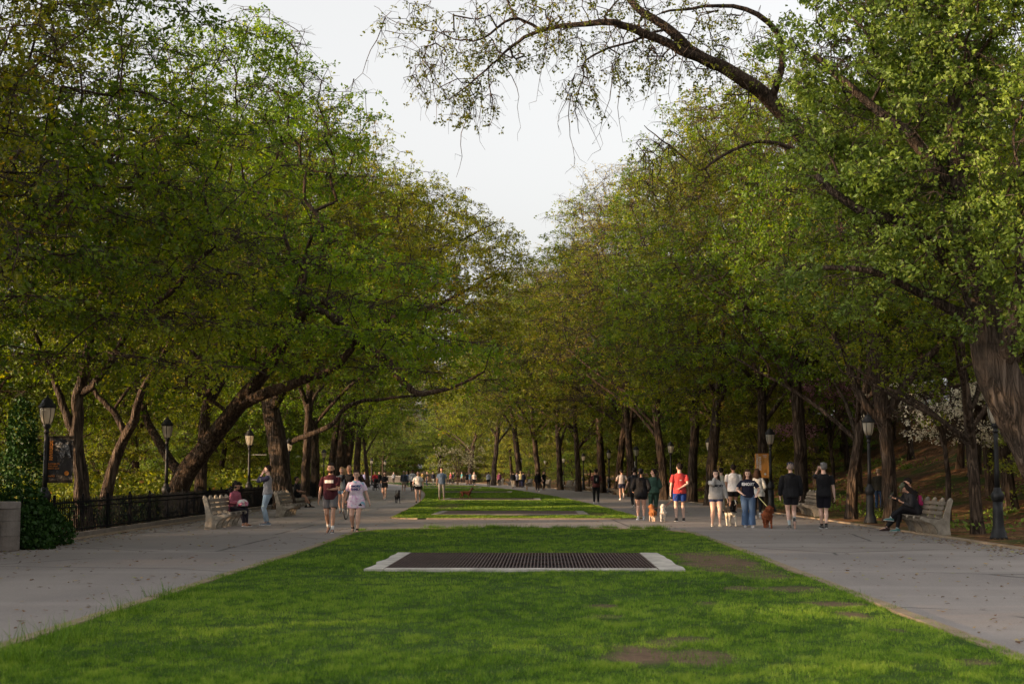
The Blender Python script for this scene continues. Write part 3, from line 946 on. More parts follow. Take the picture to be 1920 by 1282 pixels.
TREES = []
protos = {}
def place(kind, X, Y, s, rz, label, cat='tree', group=None, sz=None, z=None):
    """first use moves the prototype, later uses copy it"""
    r = protos[kind]
    if r.get('label'):
        r = copy_tree(r)
    r.location = (X, Y, float(zt(X, Y)) if z is None else z)
    r.rotation_euler = (0, 0, rz); r.scale = (s, s, sz or s)
    tag(r, label, cat, group)
    for ch in r.children:
        pass
    return r
DENS = 1.0
protos['A'] = generic('elm_tree', 21, H=18, rad_=7.6, base=3.4, trunk_r=0.30, lean=(0.8, 0.3), dens=DENS)
protos['B'] = generic('elm_tree', 22, H=20, rad_=7.2, base=3.9, trunk_r=0.27, lean=(-0.7, 0.4), dens=DENS)
protos['C'] = generic('elm_tree', 23, H=16, rad_=7.0, base=3.0, trunk_r=0.22, lean=(0.9, -0.5), fork=3.0, dens=DENS)
protos['Y'] = generic('budding_tree', 24, H=20, rad_=7.8, base=4.2, trunk_r=0.27, leaf=LEAF_YEL, lean=(-0.9, 0.0), dens=DENS * 1.1, lf=0.085, lf_per=7, tw_len=1.1, up_bias=0.45)
protos['W'] = generic('woodland_tree', 25, H=15, rad_=5.6, base=2.2, trunk_r=0.22, leaf=LEAF_SHRUB, lean=(0.5, 0.5), npts=800, lf=0.15, fork=2.6)
protos['S'] = generic('understory_tree', 26, H=6.2, rad_=3.6, base=0.5, trunk_r=0.09, leaf=LEAF_SHRUB, lean=(0.3, 0.2), npts=520, lf=0.12, fork=1.0, tw_len=0.6, tw_per=5)

G_L = 'trees of the left row along the iron fence'
G_R = 'trees of the right row along the promenade'
G_SL = 'trees in the wood on the slope right of the promenade'
G_LB = 'trees in the lower park beyond the fence'
G_F = 'trees closing the far end of the promenade'

# --- feature trees of the left row, built from their own limbs
def W(x, y, Y): 
    p = pd(x, y, Y); return (p.x, p.y, p.z)
def poly(lst):
    return [(*W(x, y, Y), r) for (x, y, Y, r) in lst]
def feat(name, trunks, lobes, n, seed, leaf, label, group, **kw):
    # trunks and lobes come in world coordinates; the Empty stands at the foot
    b = trunks[0][0]
    base = Vector((b[0], b[1], float(zt(b[0], b[1]))))
    T = [[(x - base.x, y - base.y, z - base.z, r) for (x, y, z, r) in tr] for tr in trunks]
    L = [(l[0] - base.x, l[1] - base.y, l[2] - base.z, *l[3:]) for l in lobes]
    o = make_tree(name, T, L, n, seed, leaf, loc=base, **kw)
    tag(o, label, 'tree', group)
    return o
def lobe(x, y, Y, rx, ry, rz, w=None):
    p = pd(x, y, Y)
    return (p.x, p.y, p.z, rx, ry, rz) if w is None else (p.x, p.y, p.z, rx, ry, rz, w)

# the big leaning elm at the fence and its long S-shaped limb over the promenade
feat('elm_tree', [
    poly([(322, 962, 50, .38), (345, 895, 50, .34), (392, 830, 49.5, .31), (445, 762, 49, .28), (500, 690, 48.5, .23), (545, 610, 48, .20), (575, 480, 48, .12)]),
    poly([(445, 762, 49, .22), (540, 722, 47.5, .17), (625, 690, 46.5, .13), (668, 640, 46, .12), (640, 600, 46, .12), (585, 575, 46, .10)]),
    poly([(500, 690, 48.5, .2), (590, 560, 47, .16), (640, 610, 46, .15), (685, 655, 45.5, .14), (720, 675, 45.5, .125), (752, 712, 45, .115), (792, 738, 45, .09), (850, 725, 45, .06), (905, 700, 45, .03)]),
    poly([(345, 895, 50, .2), (300, 830, 51, .17), (268, 760, 52, .12), (250, 660, 52, .08)]),
  ], [lobe(470, 380, 49, 4.3, 5, 4.0), lobe(430, 520, 49, 4.2, 5, 3.0), lobe(690, 560, 46, 3.2, 4.5, 1.9), lobe(790, 650, 45, 2.8, 3.5, 1.2), lobe(600, 620, 47, 4.0, 4, 1.6), lobe(880, 680, 46, 2.0, 3, 0.9), lobe(300, 600, 50, 4, 4, 3), lobe(430, 190, 49, 3.4, 4, 3.2), lobe(560, 240, 49, 2.5, 4, 2.3), lobe(500, 110, 50, 2.0, 3, 1.6)],
  1650, 31, LEAF_ELM, 'large leaning elm behind the second left lamp, its limb curving low over the promenade', G_L, tw_per=5, lf_per=11, lf_size=0.125)
# the twin-stemmed tree by the dark banner
feat('elm_tree', [
    poly([(156, 985, 37, .20), (152, 900, 37, .185), (143, 820, 37, .17), (148, 740, 37, .15), (170, 640, 36.5, .11), (200, 500, 36, .08), (215, 330, 36, .05)]),
    poly([(145, 820, 37, .12), (120, 760, 37, .10), (98, 690, 37, .07), (60, 600, 36.5, .05)]),
    poly([(148, 740, 37, .12), (195, 690, 36.5, .09), (250, 600, 36, .08), (330, 540, 35.5, .07), (390, 470, 35, .05)]),
  ], [lobe(60, 420, 35, 4.0, 4, 3.6), lobe(260, 480, 36, 3.2, 4, 2.8), lobe(150, 250, 35, 3.6, 4, 3.0), lobe(330, 620, 35, 2.3, 3, 1.4), lobe(60, 650, 36, 1.8, 2.5, 1.1), lobe(400, 330, 37, 2.4, 3, 2.3)],
  1300, 32, LEAF_ELM, 'slim pinkish-barked elm right behind the dark banner beside the nearest left lamp', G_L, bark=BARK_G, tw_per=5, lf_per=11, lf_size=0.11)
feat('elm_tree', [
    poly([(192, 985, 42, .19), (205, 900, 42, .17), (228, 830, 42, .15), (250, 790, 41.5, .13), (268, 730, 41, .10), (320, 640, 41, .06)]),
    poly([(235, 815, 42, .11), (212, 770, 42, .09), (175, 730, 42, .07), (150, 640, 42, .05)]),
  ], [lobe(230, 560, 42, 3.4, 4, 2.2), lobe(330, 520, 42, 3.2, 4, 2.6), lobe(180, 380, 42, 3.6, 4, 3)],
  850, 33, LEAF_ELM, 'forked elm leaning right between the dark banner and the second left lamp', G_L, bark=BARK, tw_per=5, lf_per=11, lf_size=0.12)
feat('elm_tree', [
    poly([(632, 930, 97, .40), (640, 860, 97, .36), (650, 780, 97, .33), (680, 680, 97, .28), (730, 590, 96, .22), (790, 520, 95, .15)]),
    poly([(690, 660, 97, .2), (770, 600, 96, .16), (850, 560, 95, .12), (920, 520, 94, .08)]),
    poly([(730, 590, 96, .18), (800, 500, 95, .14), (870, 450, 94, .09), (930, 420, 94, .05)]),
  ], [lobe(800, 440, 95, 4.2, 5, 4.0), lobe(885, 480, 94, 3.6, 5, 3.2), lobe(945, 500, 94, 2.0, 4, 2.6), lobe(700, 480, 96, 4.5, 5, 5), lobe(880, 610, 94, 3.6, 5, 2.0)],
  1300, 36, LEAF_ELM, 'distant tall elm of the fence side arching over to the middle of the sky notch', G_L, tw_per=5, lf_per=11, lf_size=0.15, tw_len=0.9)
# thick straight elm behind the standing man
feat('elm_tree', [
    poly([(533, 960, 62, .45), (528, 900, 62, .43), (520, 830, 62, .42), (508, 765, 62, .38), (500, 680, 62, .30), (510, 560, 61, .22), (520, 380, 60, .12)]),
    poly([(508, 765, 62, .26), (560, 700, 60, .2), (650, 640, 58, .15), (740, 600, 57, .1), (800, 560, 56, .06)]),
    poly([(545, 830, 62, .12), (580, 815, 61, .11), (620, 800, 60, .11), (660, 765, 59, .09), (720, 752, 58, .07), (790, 745, 58, .04)]),
  ], [lobe(570, 370, 61, 4.2, 5, 4.2), lobe(700, 450, 60, 3.0, 5, 2.8), lobe(810, 540, 58, 2.4, 4, 1.9), lobe(500, 420, 62, 5, 5, 4), lobe(760, 680, 58, 3.2, 3, 1.3), lobe(560, 640, 60, 4, 4, 2)],
  1250, 34, LEAF_ELM, 'thick straight-trunked elm behind the man in the navy and grey jumper', G_L, bark=BARK_G, tw_per=5, lf_per=11, lf_size=0.13)

# --- right side feature trees
# near maple whose crown fills the top right corner
feat('maple_tree', [
    poly([(2018, 1012, 31, .50), (1968, 905, 31, .48), (1927, 815, 31, .47), (1872, 700, 31, .44), (1840, 570, 31, .32), (1800, 400, 30.5, .22), (1790, 180, 30, .14)]),
    poly([(1882, 690, 31, .26), (1910, 560, 30, .18), (1930, 400, 29.5, .12)]),
    poly([(1815, 520, 31, .2), (1720, 430, 30.5, .14), (1620, 390, 30, .1), (1540, 330, 30, .07)]),
    poly([(1800, 380, 30.5, .18), (1700, 260, 30, .12), (1600, 180, 30, .09), (1520, 100, 30, .06)]),
    poly([(1830, 600, 31, .16), (1740, 560, 30.5, .1), (1620, 520, 30, .07), (1500, 510, 30, .04)]),
  ], [lobe(1680, 180, 31, 2.3, 3.5, 2.0), lobe(1600, 60, 31, 1.9, 3, 1.6), lobe(1800, 60, 30, 2.4, 4, 2.0), lobe(1560, 330, 31, 1.3, 2.4, 1.0), lobe(1700, 400, 31, 1.6, 3, 1.1), lobe(1880, 300, 30, 1.9, 4, 2.2), lobe(1510, 520, 30.5, 1.05, 2, 0.55), lobe(1610, 560, 30.5, 0.9, 2, .5), lobe(1640, 480, 31, 1.2, 2, .7), lobe(1850, 520, 30, 1.2, 3, 1.2), lobe(1530, 150, 31, .75, 2, 1.3), lobe(1760, 560, 31, .9, 2, .7), lobe(1800, -60, 30, 3, 4, 1.6), lobe(1530, 240, 30.5, 1.2, 1.6, 1.3), lobe(1640, 300, 29.5, 1.6, 1.4, 1.3), lobe(1780, 450, 29.5, 1.5, 1.4, 1.0), lobe(1880, 600, 29.5, .9, 1.2, .7)],
  1750, 41, LEAF_MAPLE, 'big near maple leaning in from the right edge, bright green clustered leaves', G_R, bark=BARK_G, tw_per=4, tw_len=0.36, lf_per=14, lf_size=0.115, lf_spread=0.06, rscale=0.8, hollow=0.25, tier=0)
# the tree with the long overhanging limb across the sky
feat('elm_tree', [
    poly([(1672, 985, 46, .23), (1668, 900, 46, .215), (1662, 830, 46, .215), (1655, 780, 46, .22), (1635, 640, 45.5, .27), (1600, 470, 45, .25), (1530, 300, 44, .24), (1445, 190, 43, .23), (1370, 135, 42, .20), (1300, 100, 41.5, .17), (1260, 60, 41, .14), (1190, 10, 41, .1), (1150, -50, 41, .06)]),
    poly([(1350, 125, 42, .16), (1280, 95, 41, .14), (1210, 62, 40.5, .13), (1150, 45, 40, .11), (1085, 42, 40, .08), (1010, 55, 40, .06), (960, 85, 40, .045), (925, 120, 39.5, .03), (880, 155, 39.5, .022)]),
    poly([(1010, 55, 40, .05), (960, 40, 39.5, .04), (905, 75, 39, .03), (860, 78, 39, .022), (800, 52, 39, .015), (740, 40, 39, .01), (690, 8, 39, .006)]),
    poly([(1662, 800, 46, .2), (1620, 760, 46, .15), (1590, 700, 46, .12), (1560, 620, 46, .08)]),
    poly([(1655, 780, 46, .2), (1700, 720, 46, .15), (1760, 650, 46, .1), (1800, 560, 46, .06)]),
    poly([(1450, 190, 43, .13), (1470, 100, 42, .1), (1430, 30, 41, .08), (1330, 18, 40.5, .05), (1250, 30, 40, .03)]),
    poly([(1530, 300, 44, .09), (1440, 270, 43, .06), (1350, 300, 42, .045), (1310, 330, 42, .03), (1255, 290, 42, .028), (1205, 250, 42, .010)]),
    poly([(1250, 55, 41, .04), (1120, 110, 40, .03), (1100, 150, 40, .022), (1085, 200, 40, .014), (1095, 260, 40, .008)]),
  ], [lobe(850, 140, 39.5, 1.5, 2, 0.85, 16), lobe(960, 60, 40, 1.9, 2, 1.05, 24), lobe(790, 60, 39, 1.3, 2, .75, 9), lobe(1120, 40, 40.5, 1.8, 2, 1.0, 20), lobe(1280, 70, 41, 1.8, 2.5, 1.2, 22), lobe(1090, 150, 40, .55, 1, 1.2, 9), lobe(1190, 130, 40, 1.0, 1, .8, 8), lobe(1390, 90, 42, 1.4, 2.5, 1.3, 16), lobe(880, 190, 39.5, 0.9, 1.2, 0.55, 8), lobe(1250, 330, 42, 1.3, 2, 1.3, 16), lobe(1370, 250, 42, 1.3, 2, 1.3, 14), lobe(1680, 620, 46, 3, 3, 1.6, 24), lobe(1560, 520, 46, 2, 3, 1.8, 16), lobe(1100, -30, 40, 3.5, 2, .8, 16)],
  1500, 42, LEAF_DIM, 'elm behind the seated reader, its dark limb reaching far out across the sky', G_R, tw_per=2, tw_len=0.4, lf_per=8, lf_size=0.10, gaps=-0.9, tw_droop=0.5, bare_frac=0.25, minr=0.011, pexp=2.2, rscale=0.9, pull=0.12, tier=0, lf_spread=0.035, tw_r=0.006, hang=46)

# other right-row trunks seen in the photo: (x at foot, depth, kind, scale, rot, label)
def row(kind, x, Y, s, rz, label, group, **kw):
    p = pd(x, 900, Y)
    return place(kind, p.x, Y, s, rz, label, 'tree', group, **kw)
row('C', 1832, 37, 0.78, 2.2, 'slender two-stemmed tree behind the near right bench, before the white-flowering dogwood', G_R)
row('C', 1592, 49, 0.95, 0.6, 'slim dark tree between the man with the phone and the lamp beside the reader', G_R)
row('A', 1503, 58, 1.0, 3.9, 'stout elm behind the man in the navy cap', G_R)
row('B', 1430, 63, 0.95, 2.0, 'elm with crooked low limbs just left of the orange banner lamp', G_R)
row('A', 1330, 70, 1.0, 5.4, 'broad-trunked elm behind the fourth lamp on the right', G_R)
row('B', 1296, 77, 1.05, 4.4, 'dark elm directly right of the man in red', G_R)
row('Y', 1246, 84, 1.0, 0.3, 'tree with golden young leaves and a trunk leaning left behind the woman in green', G_R)
row('B', 1186, 95, 1.05, 1.2, 'tall elm behind the small poster lamp on the right', G_R)
row('Y', 1158, 104, 1.05, 2.9, 'golden-leaved elm behind the grey-shirted jogger', G_R)
row('A', 1128, 113, 1.1, 1.5, 'elm behind the man with the black backpack', G_R)
row('C', 1085, 122, 1.25, 4.9, 'elm next after the backpacker towards the far right benches', G_R)
row('Y', 1050, 133, 1.1, 5.1, 'yellowish elm above the far right benches', G_R)
row('B', 1010, 148, 1.15, 0.7, 'tall elm over the couple dressed in black', G_R)
row('A', 975, 163, 1.3, 2.7, 'green elm left of the couple dressed in black', G_R)
row('B', 925, 182, 1.3, 3.3, 'dark-trunked elm beside the pale flowering shrub at the far bend', G_R)
row('C', 880, 205, 1.5, 1.3, 'elm at the far bend behind the people on the benches', G_R)
# left row further off
row('A', 375, 56, 0.9, 1.0, 'elm trunk in shade beside the leaning elm', G_L)
row('B', 572, 74, 0.95, 2.6, 'dark elm behind the fourth lamp of the fence', G_L)
row('A', 592, 86, 0.95, 4.2, 'elm behind the fifth lamp of the fence', G_L)
row('A', 622, 98, 1.35, 0.1, 'elm arching over the fence behind the man in maroon', G_L)
row('B', 650, 116, 1.3, 3.3, 'elm behind the cyclist on the left side', G_L)
row('A', 668, 134, 1.2, 0.9, 'elm above the woman in tie-dye, far down the left side', G_L)
row('W', 690, 160, 1.1, 2.0, 'pale green tree far down the left side above the pram', G_L)
row('A', -60, 30, 0.92, 2.2, 'near elm at the left edge whose boughs fill the top left corner', G_L)
row('B', -420, 24, 0.9, 5.2, 'near elm left of the frame reaching over the stone wall', G_L)

rg = random.Random(99)
# wood on the right slope
def scatter(n, lat, Yr, kinds, group, labels, sr, mind, seed, cat='tree', dz=0.0):
    rg = random.Random(seed); pts = []; tries = 0
    while len(pts) < n and tries < 6000:
        tries += 1
        Y = rg.uniform(*Yr); l = rg.uniform(*lat)
        X = float(cx(Y)) + l
        px_ = 1020 + X * 2667 / Y
        if px_ < -260 or px_ > 2250: continue
        if 'S' in kinds and 1430 < px_ < 2000 and Y < 96: continue
        if all((X - a) ** 2 + (Y - b) ** 2 > mind ** 2 for a, b in pts): pts.append((X, Y))
    for X, Y in pts:
        k = rg.choice(kinds)
        place(k, X, Y, rg.uniform(*sr), rg.uniform(0, 6.28), labels[k], cat, group, z=float(zt(X, Y)) + dz)
    return pts
LB = {'A': 'leafy elm standing deep in the wood on the right-hand slope', 'B': 'tall elm standing deep in the wood on the right-hand slope', 'W': 'slim woodland tree on the leaf-strewn right-hand slope', 'S': 'low green understory tree on the right-hand slope', 'Y': 'golden budding tree high on the right-hand slope', 'C': 'small elm deep in the wood on the right-hand slope'}
for (x, y, s_) in [(-20, 14, .8), (-17,24,.8), (-25,10,.8), (-26,22,.8)]:  # elms out of view, added only to screen the low sun
    place('A', x, y, s_, x * y, 'unseen elm added left of the camera to block the low sun', 'tree', G_L)
scatter(26, (16.5, 30), (34, 150), ['W', 'W', 'C', 'A'], G_SL, LB, (0.85, 1.15), 5.5, 5)
scatter(16, (26, 48), (50, 190), ['B', 'A'], G_SL, LB, (0.9, 1.2), 9, 6)
scatter(26, (19, 36), (48, 170), ['S'], 'understory trees on the right-hand slope', LB, (0.7, 1.1), 4.5, 7)
LL = {'A': 'leafy elm in the lower park beyond the fence', 'B': 'tall elm in the lower park beyond the fence', 'W': 'slim tree in the lower park beyond the fence', 'S': 'yellow-green understory tree just beyond the fence', 'C': 'small elm in the lower park beyond the fence'}
scatter(15, (-27, -16.5), (34, 170), ['W', 'C', 'W'], G_LB, LL, (0.8, 1.05), 6.5, 8)
scatter(30, (-27, -15.5), (38, 200), ['S'], 'understory trees beyond the fence', LL, (0.6, 0.95), 3.6, 9)
scatter(12, (-46, -30), (60, 190), ['A', 'W'], G_LB, LL, (0.7, 0.9), 9, 10)
LQ = {'S': 'unseen yellow-green understory tree added beyond the fence to block low sun'}
scatter2 = [(-15.5 - (k % 3) * 2.3, -26 + k * 2.4) for k in range(25)]  # unseen rows added to stop low sun striping the lawn
for (x, y) in scatter2: place('S', x, y, 0.8 + 0.05 * (x % 3), x * 3 + y, LQ['S'], 'tree', 'understory trees beyond the fence')
# greenery directly behind the far right trunks
LG = {'S': 'low green understory tree close behind the right row', 'W': 'slim woodland tree close behind the right row'}
scatter(34, (13.2, 19), (72, 235), ['S', 'S', 'W'], 'green growth close behind the right row', LG, (0.8, 1.15), 4.2, 21)
scatter(14, (15.5, 22), (44, 80), ['S'], 'green growth close behind the right row', LG, (0.6, 0.9), 4.0, 22)
# closing trees
LF_ = {'A': 'hazy elm at the far end of the promenade', 'W': 'pale green tree at the far end of the promenade', 'B': 'tall hazy elm at the far end of the promenade', 'S': 'low bush-like tree at the far end of the promenade', 'Y': 'yellowish tree at the far end of the promenade'}
scatter(22, (-34, 30), (262, 330), ['A', 'W', 'Y', 'W'], G_F, LF_, (0.9, 1.25), 9, 11)
scatter(34, (-30, 26), (244, 300), ['S'], 'low trees at the far end of the promenade', LF_, (0.8, 1.3), 5, 12)
scatter(9, (-11, 13), (222, 262), ['S', 'W'], 'small trees on the last lawn', {'S': 'low leafy tree on the last lawn before the far parapet', 'W': 'pale slim tree on the last lawn before the far parapet'}, (0.7, 1.0), 6, 13)
# ------------------------------------------------------------------ materials for built things
IRON = plain('black_painted_iron', (0.012, 0.012, 0.013), 0.5, 0.0, var=0.35, scale=9, bump=0.2, spec=0.3)
RUST = plain('rusty_steel', (0.085, 0.052, 0.045), 0.7, 0.5, var=0.4, scale=6)
CONC_SLAB = plain('old_concrete', (0.40, 0.37, 0.33), 0.9, var=0.42, scale=3.5, bump=0.6)
def bench_conc():
    t = NT('weathered_bench_concrete'); c = t.coord()
    col = t.ramp(t.noise(5, 6, 0.7, c), [(0.3, (0.14, 0.12, 0.095)), (0.6, (0.30, 0.265, 0.22)), (0.85, (0.42, 0.38, 0.33))])
    return t.principled(col, 0.9, normal=t.bump(t.noise(40, 5, 0.7, c), 0.5, 0.01), spec=0.2)
BCONC = bench_conc()
BWOOD = plain('silvered_bench_wood', (0.15, 0.125, 0.098), 0.8, var=0.35, scale=12, bump=0.5)
def stone_mat():
    t = NT('grey_wall_stone'); c = t.coord()
    br = t.n('TexBrick'); br.inputs['Scale'].default_value = 1.0; br.offset = 0.5
    br.inputs['Mortar Size'].default_value = 0.012; br.inputs['Brick Width'].default_value = 0.75; br.inputs['Row Height'].default_value = 0.30
    br.inputs['Color1'].default_value = (0.13, 0.11, 0.095, 1); br.inputs['Color2'].default_value = (0.19, 0.17, 0.15, 1); br.inputs['Mortar'].default_value = (0.10, 0.085, 0.075, 1)
    t.set(br.inputs['Vector'], t.mapping(c, (1, 1, 1), rot=(R(90), 0, 0)))
    col = t.mix(0.5, br.outputs[0], t.ramp(t.noise(3, 7, 0.7, c), [(0.3, (0.07, 0.06, 0.05)), (0.7, (0.24, 0.21, 0.185))]))
    h = t.math('ADD', t.noise(9, 6, 0.7, c), t.math('MULTIPLY', br.outputs['Fac'], -0.8))
    return t.principled(col, 0.9, normal=t.bump(h, 0.7, 0.03), spec=0.2)
STONE = stone_mat()
def glass_mat():
    t = NT('frosted_lamp_glass'); c = t.coord()
    d = t.n('BsdfPrincipled'); d.inputs['Base Color'].default_value = (0.62, 0.58, 0.50, 1); d.inputs['Roughness'].default_value = 0.18
    tr = t.n('BsdfTranslucent'); tr.inputs[0].default_value = (0.85, 0.78, 0.66, 1)
    m = t.n('MixShader'); m.inputs[0].default_value = 0.6
    t.t.links.new(d.outputs[0], m.inputs[1]); t.t.links.new(tr.outputs[0], m.inputs[2])
    return t.surf(m.outputs[0])
GLASS = glass_mat()

# ------------------------------------------------------------------ gratings
FAR_SLAB = plain('weathered_grey_concrete', (0.20, 0.185, 0.165), 0.9, var=0.3, scale=4, bump=0.4)
def grating(g, label, first=False):
    slabm = CONC_SLAB if g[2] < 50 else FAR_SLAB
    X0, X1, Y0, Y1 = g
    r = empty('vent_grating', ((X0 + X1) / 2, (Y0 + Y1) / 2, 0), 0, label, 'grating', 'steel vent gratings set in the lawns')
    w_ = X1 - X0; d_ = Y1 - Y0; hx = w_ / 2; hy = d_ / 2
    nb = 74 if Y0 < 60 else 40
    m = MB()
    for k in range(nb):
        x = -hx + 0.03 + (w_ - 0.06) * k / (nb - 1)
        m.box((x, 0, 0.058), (0.020 if Y0 < 50 else 0.05, d_ - 0.02, 0.05))
    m.build('grating_bars', RUST, r)
    m = MB()
    for k in range(4):
        m.box((0, -hy + d_ * (k + 0.5) / 4, 0.052), (w_, 0.035, 0.03))
    for s in (-1, 1):
        m.box((s * (hx + 0.018), 0, 0.052), (0.03, d_, 0.07))
    m.box((0, hy + 0.018, 0.052), (w_ + 0.06, 0.03, 0.07))
    m.build('cross_bars', RUST, r)
    m = MB(); m.box((0, 0, 0.013), (w_ + 0.2, d_ + 0.2, 0.006))  # flat black sheet, its colour standing in for deep shade under the bars
    m.build('shade_sheet', plain('shade_black', (0.010, 0.009, 0.009), 0.9), r)
    rg = random.Random(int(Y0))
    # concrete kerb slabs: one along the near side, broken ones at both ends
    m = MB()
    m.prism([(-hx - 0.02, -hy - 0.27), (hx + 0.02, -hy - 0.27), (hx + 0.02, -hy - 0.01), (-hx - 0.02, -hy - 0.01)], 'z', 0.0, 0.085)
    m.build('concrete_slab', slabm, r, bevel=0.006)
    for s in (-1, 1):
        n = 9; inner = []; outer = []
        for k in range(n):
            f = k / (n - 1)
            y = -hy - 0.30 + (d_ + 0.38) * f
            wide = (0.40 if s > 0 else 0.30) * (1.0 - 0.18 * f) + rg.uniform(-0.05, 0.03) * (1 if 0 < k < n - 1 else 0)
            inner.append((s * (hx + 0.034), y)); outer.append((s * (hx + 0.034 + wide), y))
        ol = inner + outer[::-1]
        if s < 0: ol = ol[::-1]
        MB().prism(ol, 'z', 0.0, 0.088).build('concrete_slab', slabm, r, bevel=0.006)
    return r
gl = ['wide rusty vent grating with pale concrete kerb in the near lawn', 'dark vent grating at the near end of the second lawn', 'third vent grating back, near the brown dog on the second lawn', 'fourth vent grating back, thin pale line across the second lawn', 'farthest vent grating, a faint line at the far end of the second lawn']
for g, l in zip(GRATES, gl): grating(g, l)

# ------------------------------------------------------------------ lamps
def lamp_proto():
    r = empty('street_lamp', (0, 0, 0), 0, None, None)
    m = MB()
    m.lathe([(0.205, 0), (0.205, 0.05), (0.185, 0.07), (0.175, 0.16), (0.15, 0.21), (0.125, 0.30), (0.118, 0.60), (0.112, 0.88)], 24, flute=12, famp=0.035)
    m.lathe([(0.112, 0.88), (0.135, 0.92), (0.155, 0.99), (0.150, 1.05), (0.115, 1.11), (0.085, 1.15), (0.088, 1.19), (0.062, 1.22)], 20)
    m.build('base', IRON, r, smooth=True)
    MB().lathe([(0.060, 1.21), (0.056, 1.6), (0.050, 2.3), (0.047, 2.52)], 18, flute=9, famp=0.04).build('pole', IRON, r, smooth=True)
    MB().lathe([(0.047, 2.51), (0.068, 2.53), (0.068, 2.56), (0.050, 2.585), (0.056, 2.62), (0.085, 2.66), (0.095, 2.70), (0.088, 2.735), (0.055, 2.745)], 18).build('collar', IRON, r, smooth=True)
    g = MB().lathe([(0.095, 2.742), (0.125, 2.80), (0.155, 2.92), (0.172, 3.05), (0.176, 3.13)], 24).build('lamp_shade', GLASS, r, smooth=True)
    m = MB()
    for k in range(6):
        q = PI / 3 * k + 0.3
        pts = [(a * 1.02 * math.cos(q), a * 1.02 * math.sin(q), z) for a, z in [(0.095, 2.735), (0.126, 2.80), (0.157, 2.92), (0.174, 3.05), (0.180, 3.14)]]
        m.loft(pts, [0.009] * 5, 6)
    m.build('rib', IRON, g)
    m = MB()
    m.lathe([(0.178, 3.125), (0.200, 3.13), (0.205, 3.16), (0.190, 3.18), (0.160, 3.235), (0.130, 3.27), (0.128, 3.30), (0.09, 3.345), (0.045, 3.375), (0.02, 3.40), (0.024, 3.42), (0.012, 3.45)], 24)
    for k in range(8):
        q = PI / 4 * k
        m.box((0.195 * math.cos(q), 0.195 * math.sin(q), 3.185), (0.02, 0.02, 0.05), rot=(0, 0, q))
    m.build('lamp_cap', IRON, r, smooth=True)
    return r
lampP = lamp_proto()
GL = 'cast iron park lamps along the promenade'
used = [False]
def lamp(x, y, label, rz=0.0, z=None, X=None, Y=None):
    o = lampP if not used[0] else copy_tree(lampP)
    used[0] = True
    if X is None:
        s = (y - 887) / -1.85          # px per metre from the height of the lamp's cap
        Y = FPX / s; p = pd(x, 887, Y); X = p.x
    o.location = (X, Y, 0 if z is None else z); o.rotation_euler = (0, 0, rz)
    tag(o, label, 'street lamp', GL)
    return o
# x, y = top of the lamp in the photo
lampsL = [(85, 743, 'lamp nearest on the left, carrying the dark banner above the ivy'), (312, 783, 'second lamp from the left edge, before the big leaning elm'),
          (467, 805, 'lamp with two bare banner arms left of the man in the navy and grey jumper'), (541, 822, 'lamp by the right side of the thick straight elm trunk'),
          (584, 832, 'fifth lamp of the fence side, left of the man in maroon'), (607, 842, 'sixth lamp of the fence side, just above the man in maroon')]
LL_ = []
for i, (x, y, l) in enumerate(lampsL): LL_.append(lamp(x, y, l, 0.3 * i))
lampsR = [(1869, 743, 'nearest right lamp, its lantern hidden behind the near maple trunk'), (1630, 777, 'lamp right of the slim dark tree, behind the seated readers'),
          (1445, 803, 'lamp carrying the orange banner'), (1330, 820, 'lamp standing before a broad trunk, above the woman in the grey sweatshirt'),
          (1258, 828, 'lamp rising behind the man in the red shirt'), (1193, 836, 'lamp with the small red and white poster'),
          (1142, 843, 'thin distant lamp left of the grey-shirted jogger'), (1094, 850, 'distant lamp left of the man with the black backpack'),
          (1057, 855, 'distant lamp between the far right benches'), (1022, 860, 'distant lamp behind the couple dressed in black')]
LR_ = []
for i, (x, y, l) in enumerate(lampsR): LR_.append(lamp(x, y, l, 0.7 * i))
for k, (x, y) in enumerate([(976, 863), (697, 872), (722, 874)]):
    lamp(x, 856 + 0 * y, ['tiny far lamp by the woman in yellow', 'tiny far lamp above the pram', 'tiny far lamp just right of the pram'][k], 0, X=pd(x, 887, [165, 180, 200][k]).x, Y=[165, 180, 200][k])

# ------------------------------------------------------------------ banners
WHITE = plain('white_print', (0.62, 0.60, 0.56), 0.7, var=0.05, bump=0)
ORANGE_P = plain('orange_print', (0.60, 0.20, 0.02), 0.7, var=0.08, bump=0)
def text_mesh(body, size, mat, name, parent, M, ext=0.002, align='CENTER', sx=1.0, bold=0.0):
    cu = bpy.data.curves.new(name, 'FONT'); cu.body = body; cu.size = size; cu.extrude = ext; cu.align_x = align; cu.align_y = 'CENTER'; cu.offset = bold
    cu.resolution_u = 3
    o = bpy.data.objects.new(name, cu); COL.objects.link(o)
    dg = bpy.context.evaluated_depsgraph_get()
    me = bpy.data.meshes.new_from_object(o.evaluated_get(dg))
    bpy.data.objects.remove(o)
    me.transform(Matrix.Diagonal((sx, 1, 1, 1))); me.transform(M)
    me.materials.clear(); me.materials.append(mat); me.name = name
    q = bpy.data.objects.new(name, me); COL.objects.link(q)
    if parent: q.parent = parent
    return q
FACE = Matrix.Rotation(R(90), 4, 'X')          # text standing upright, read from -Y
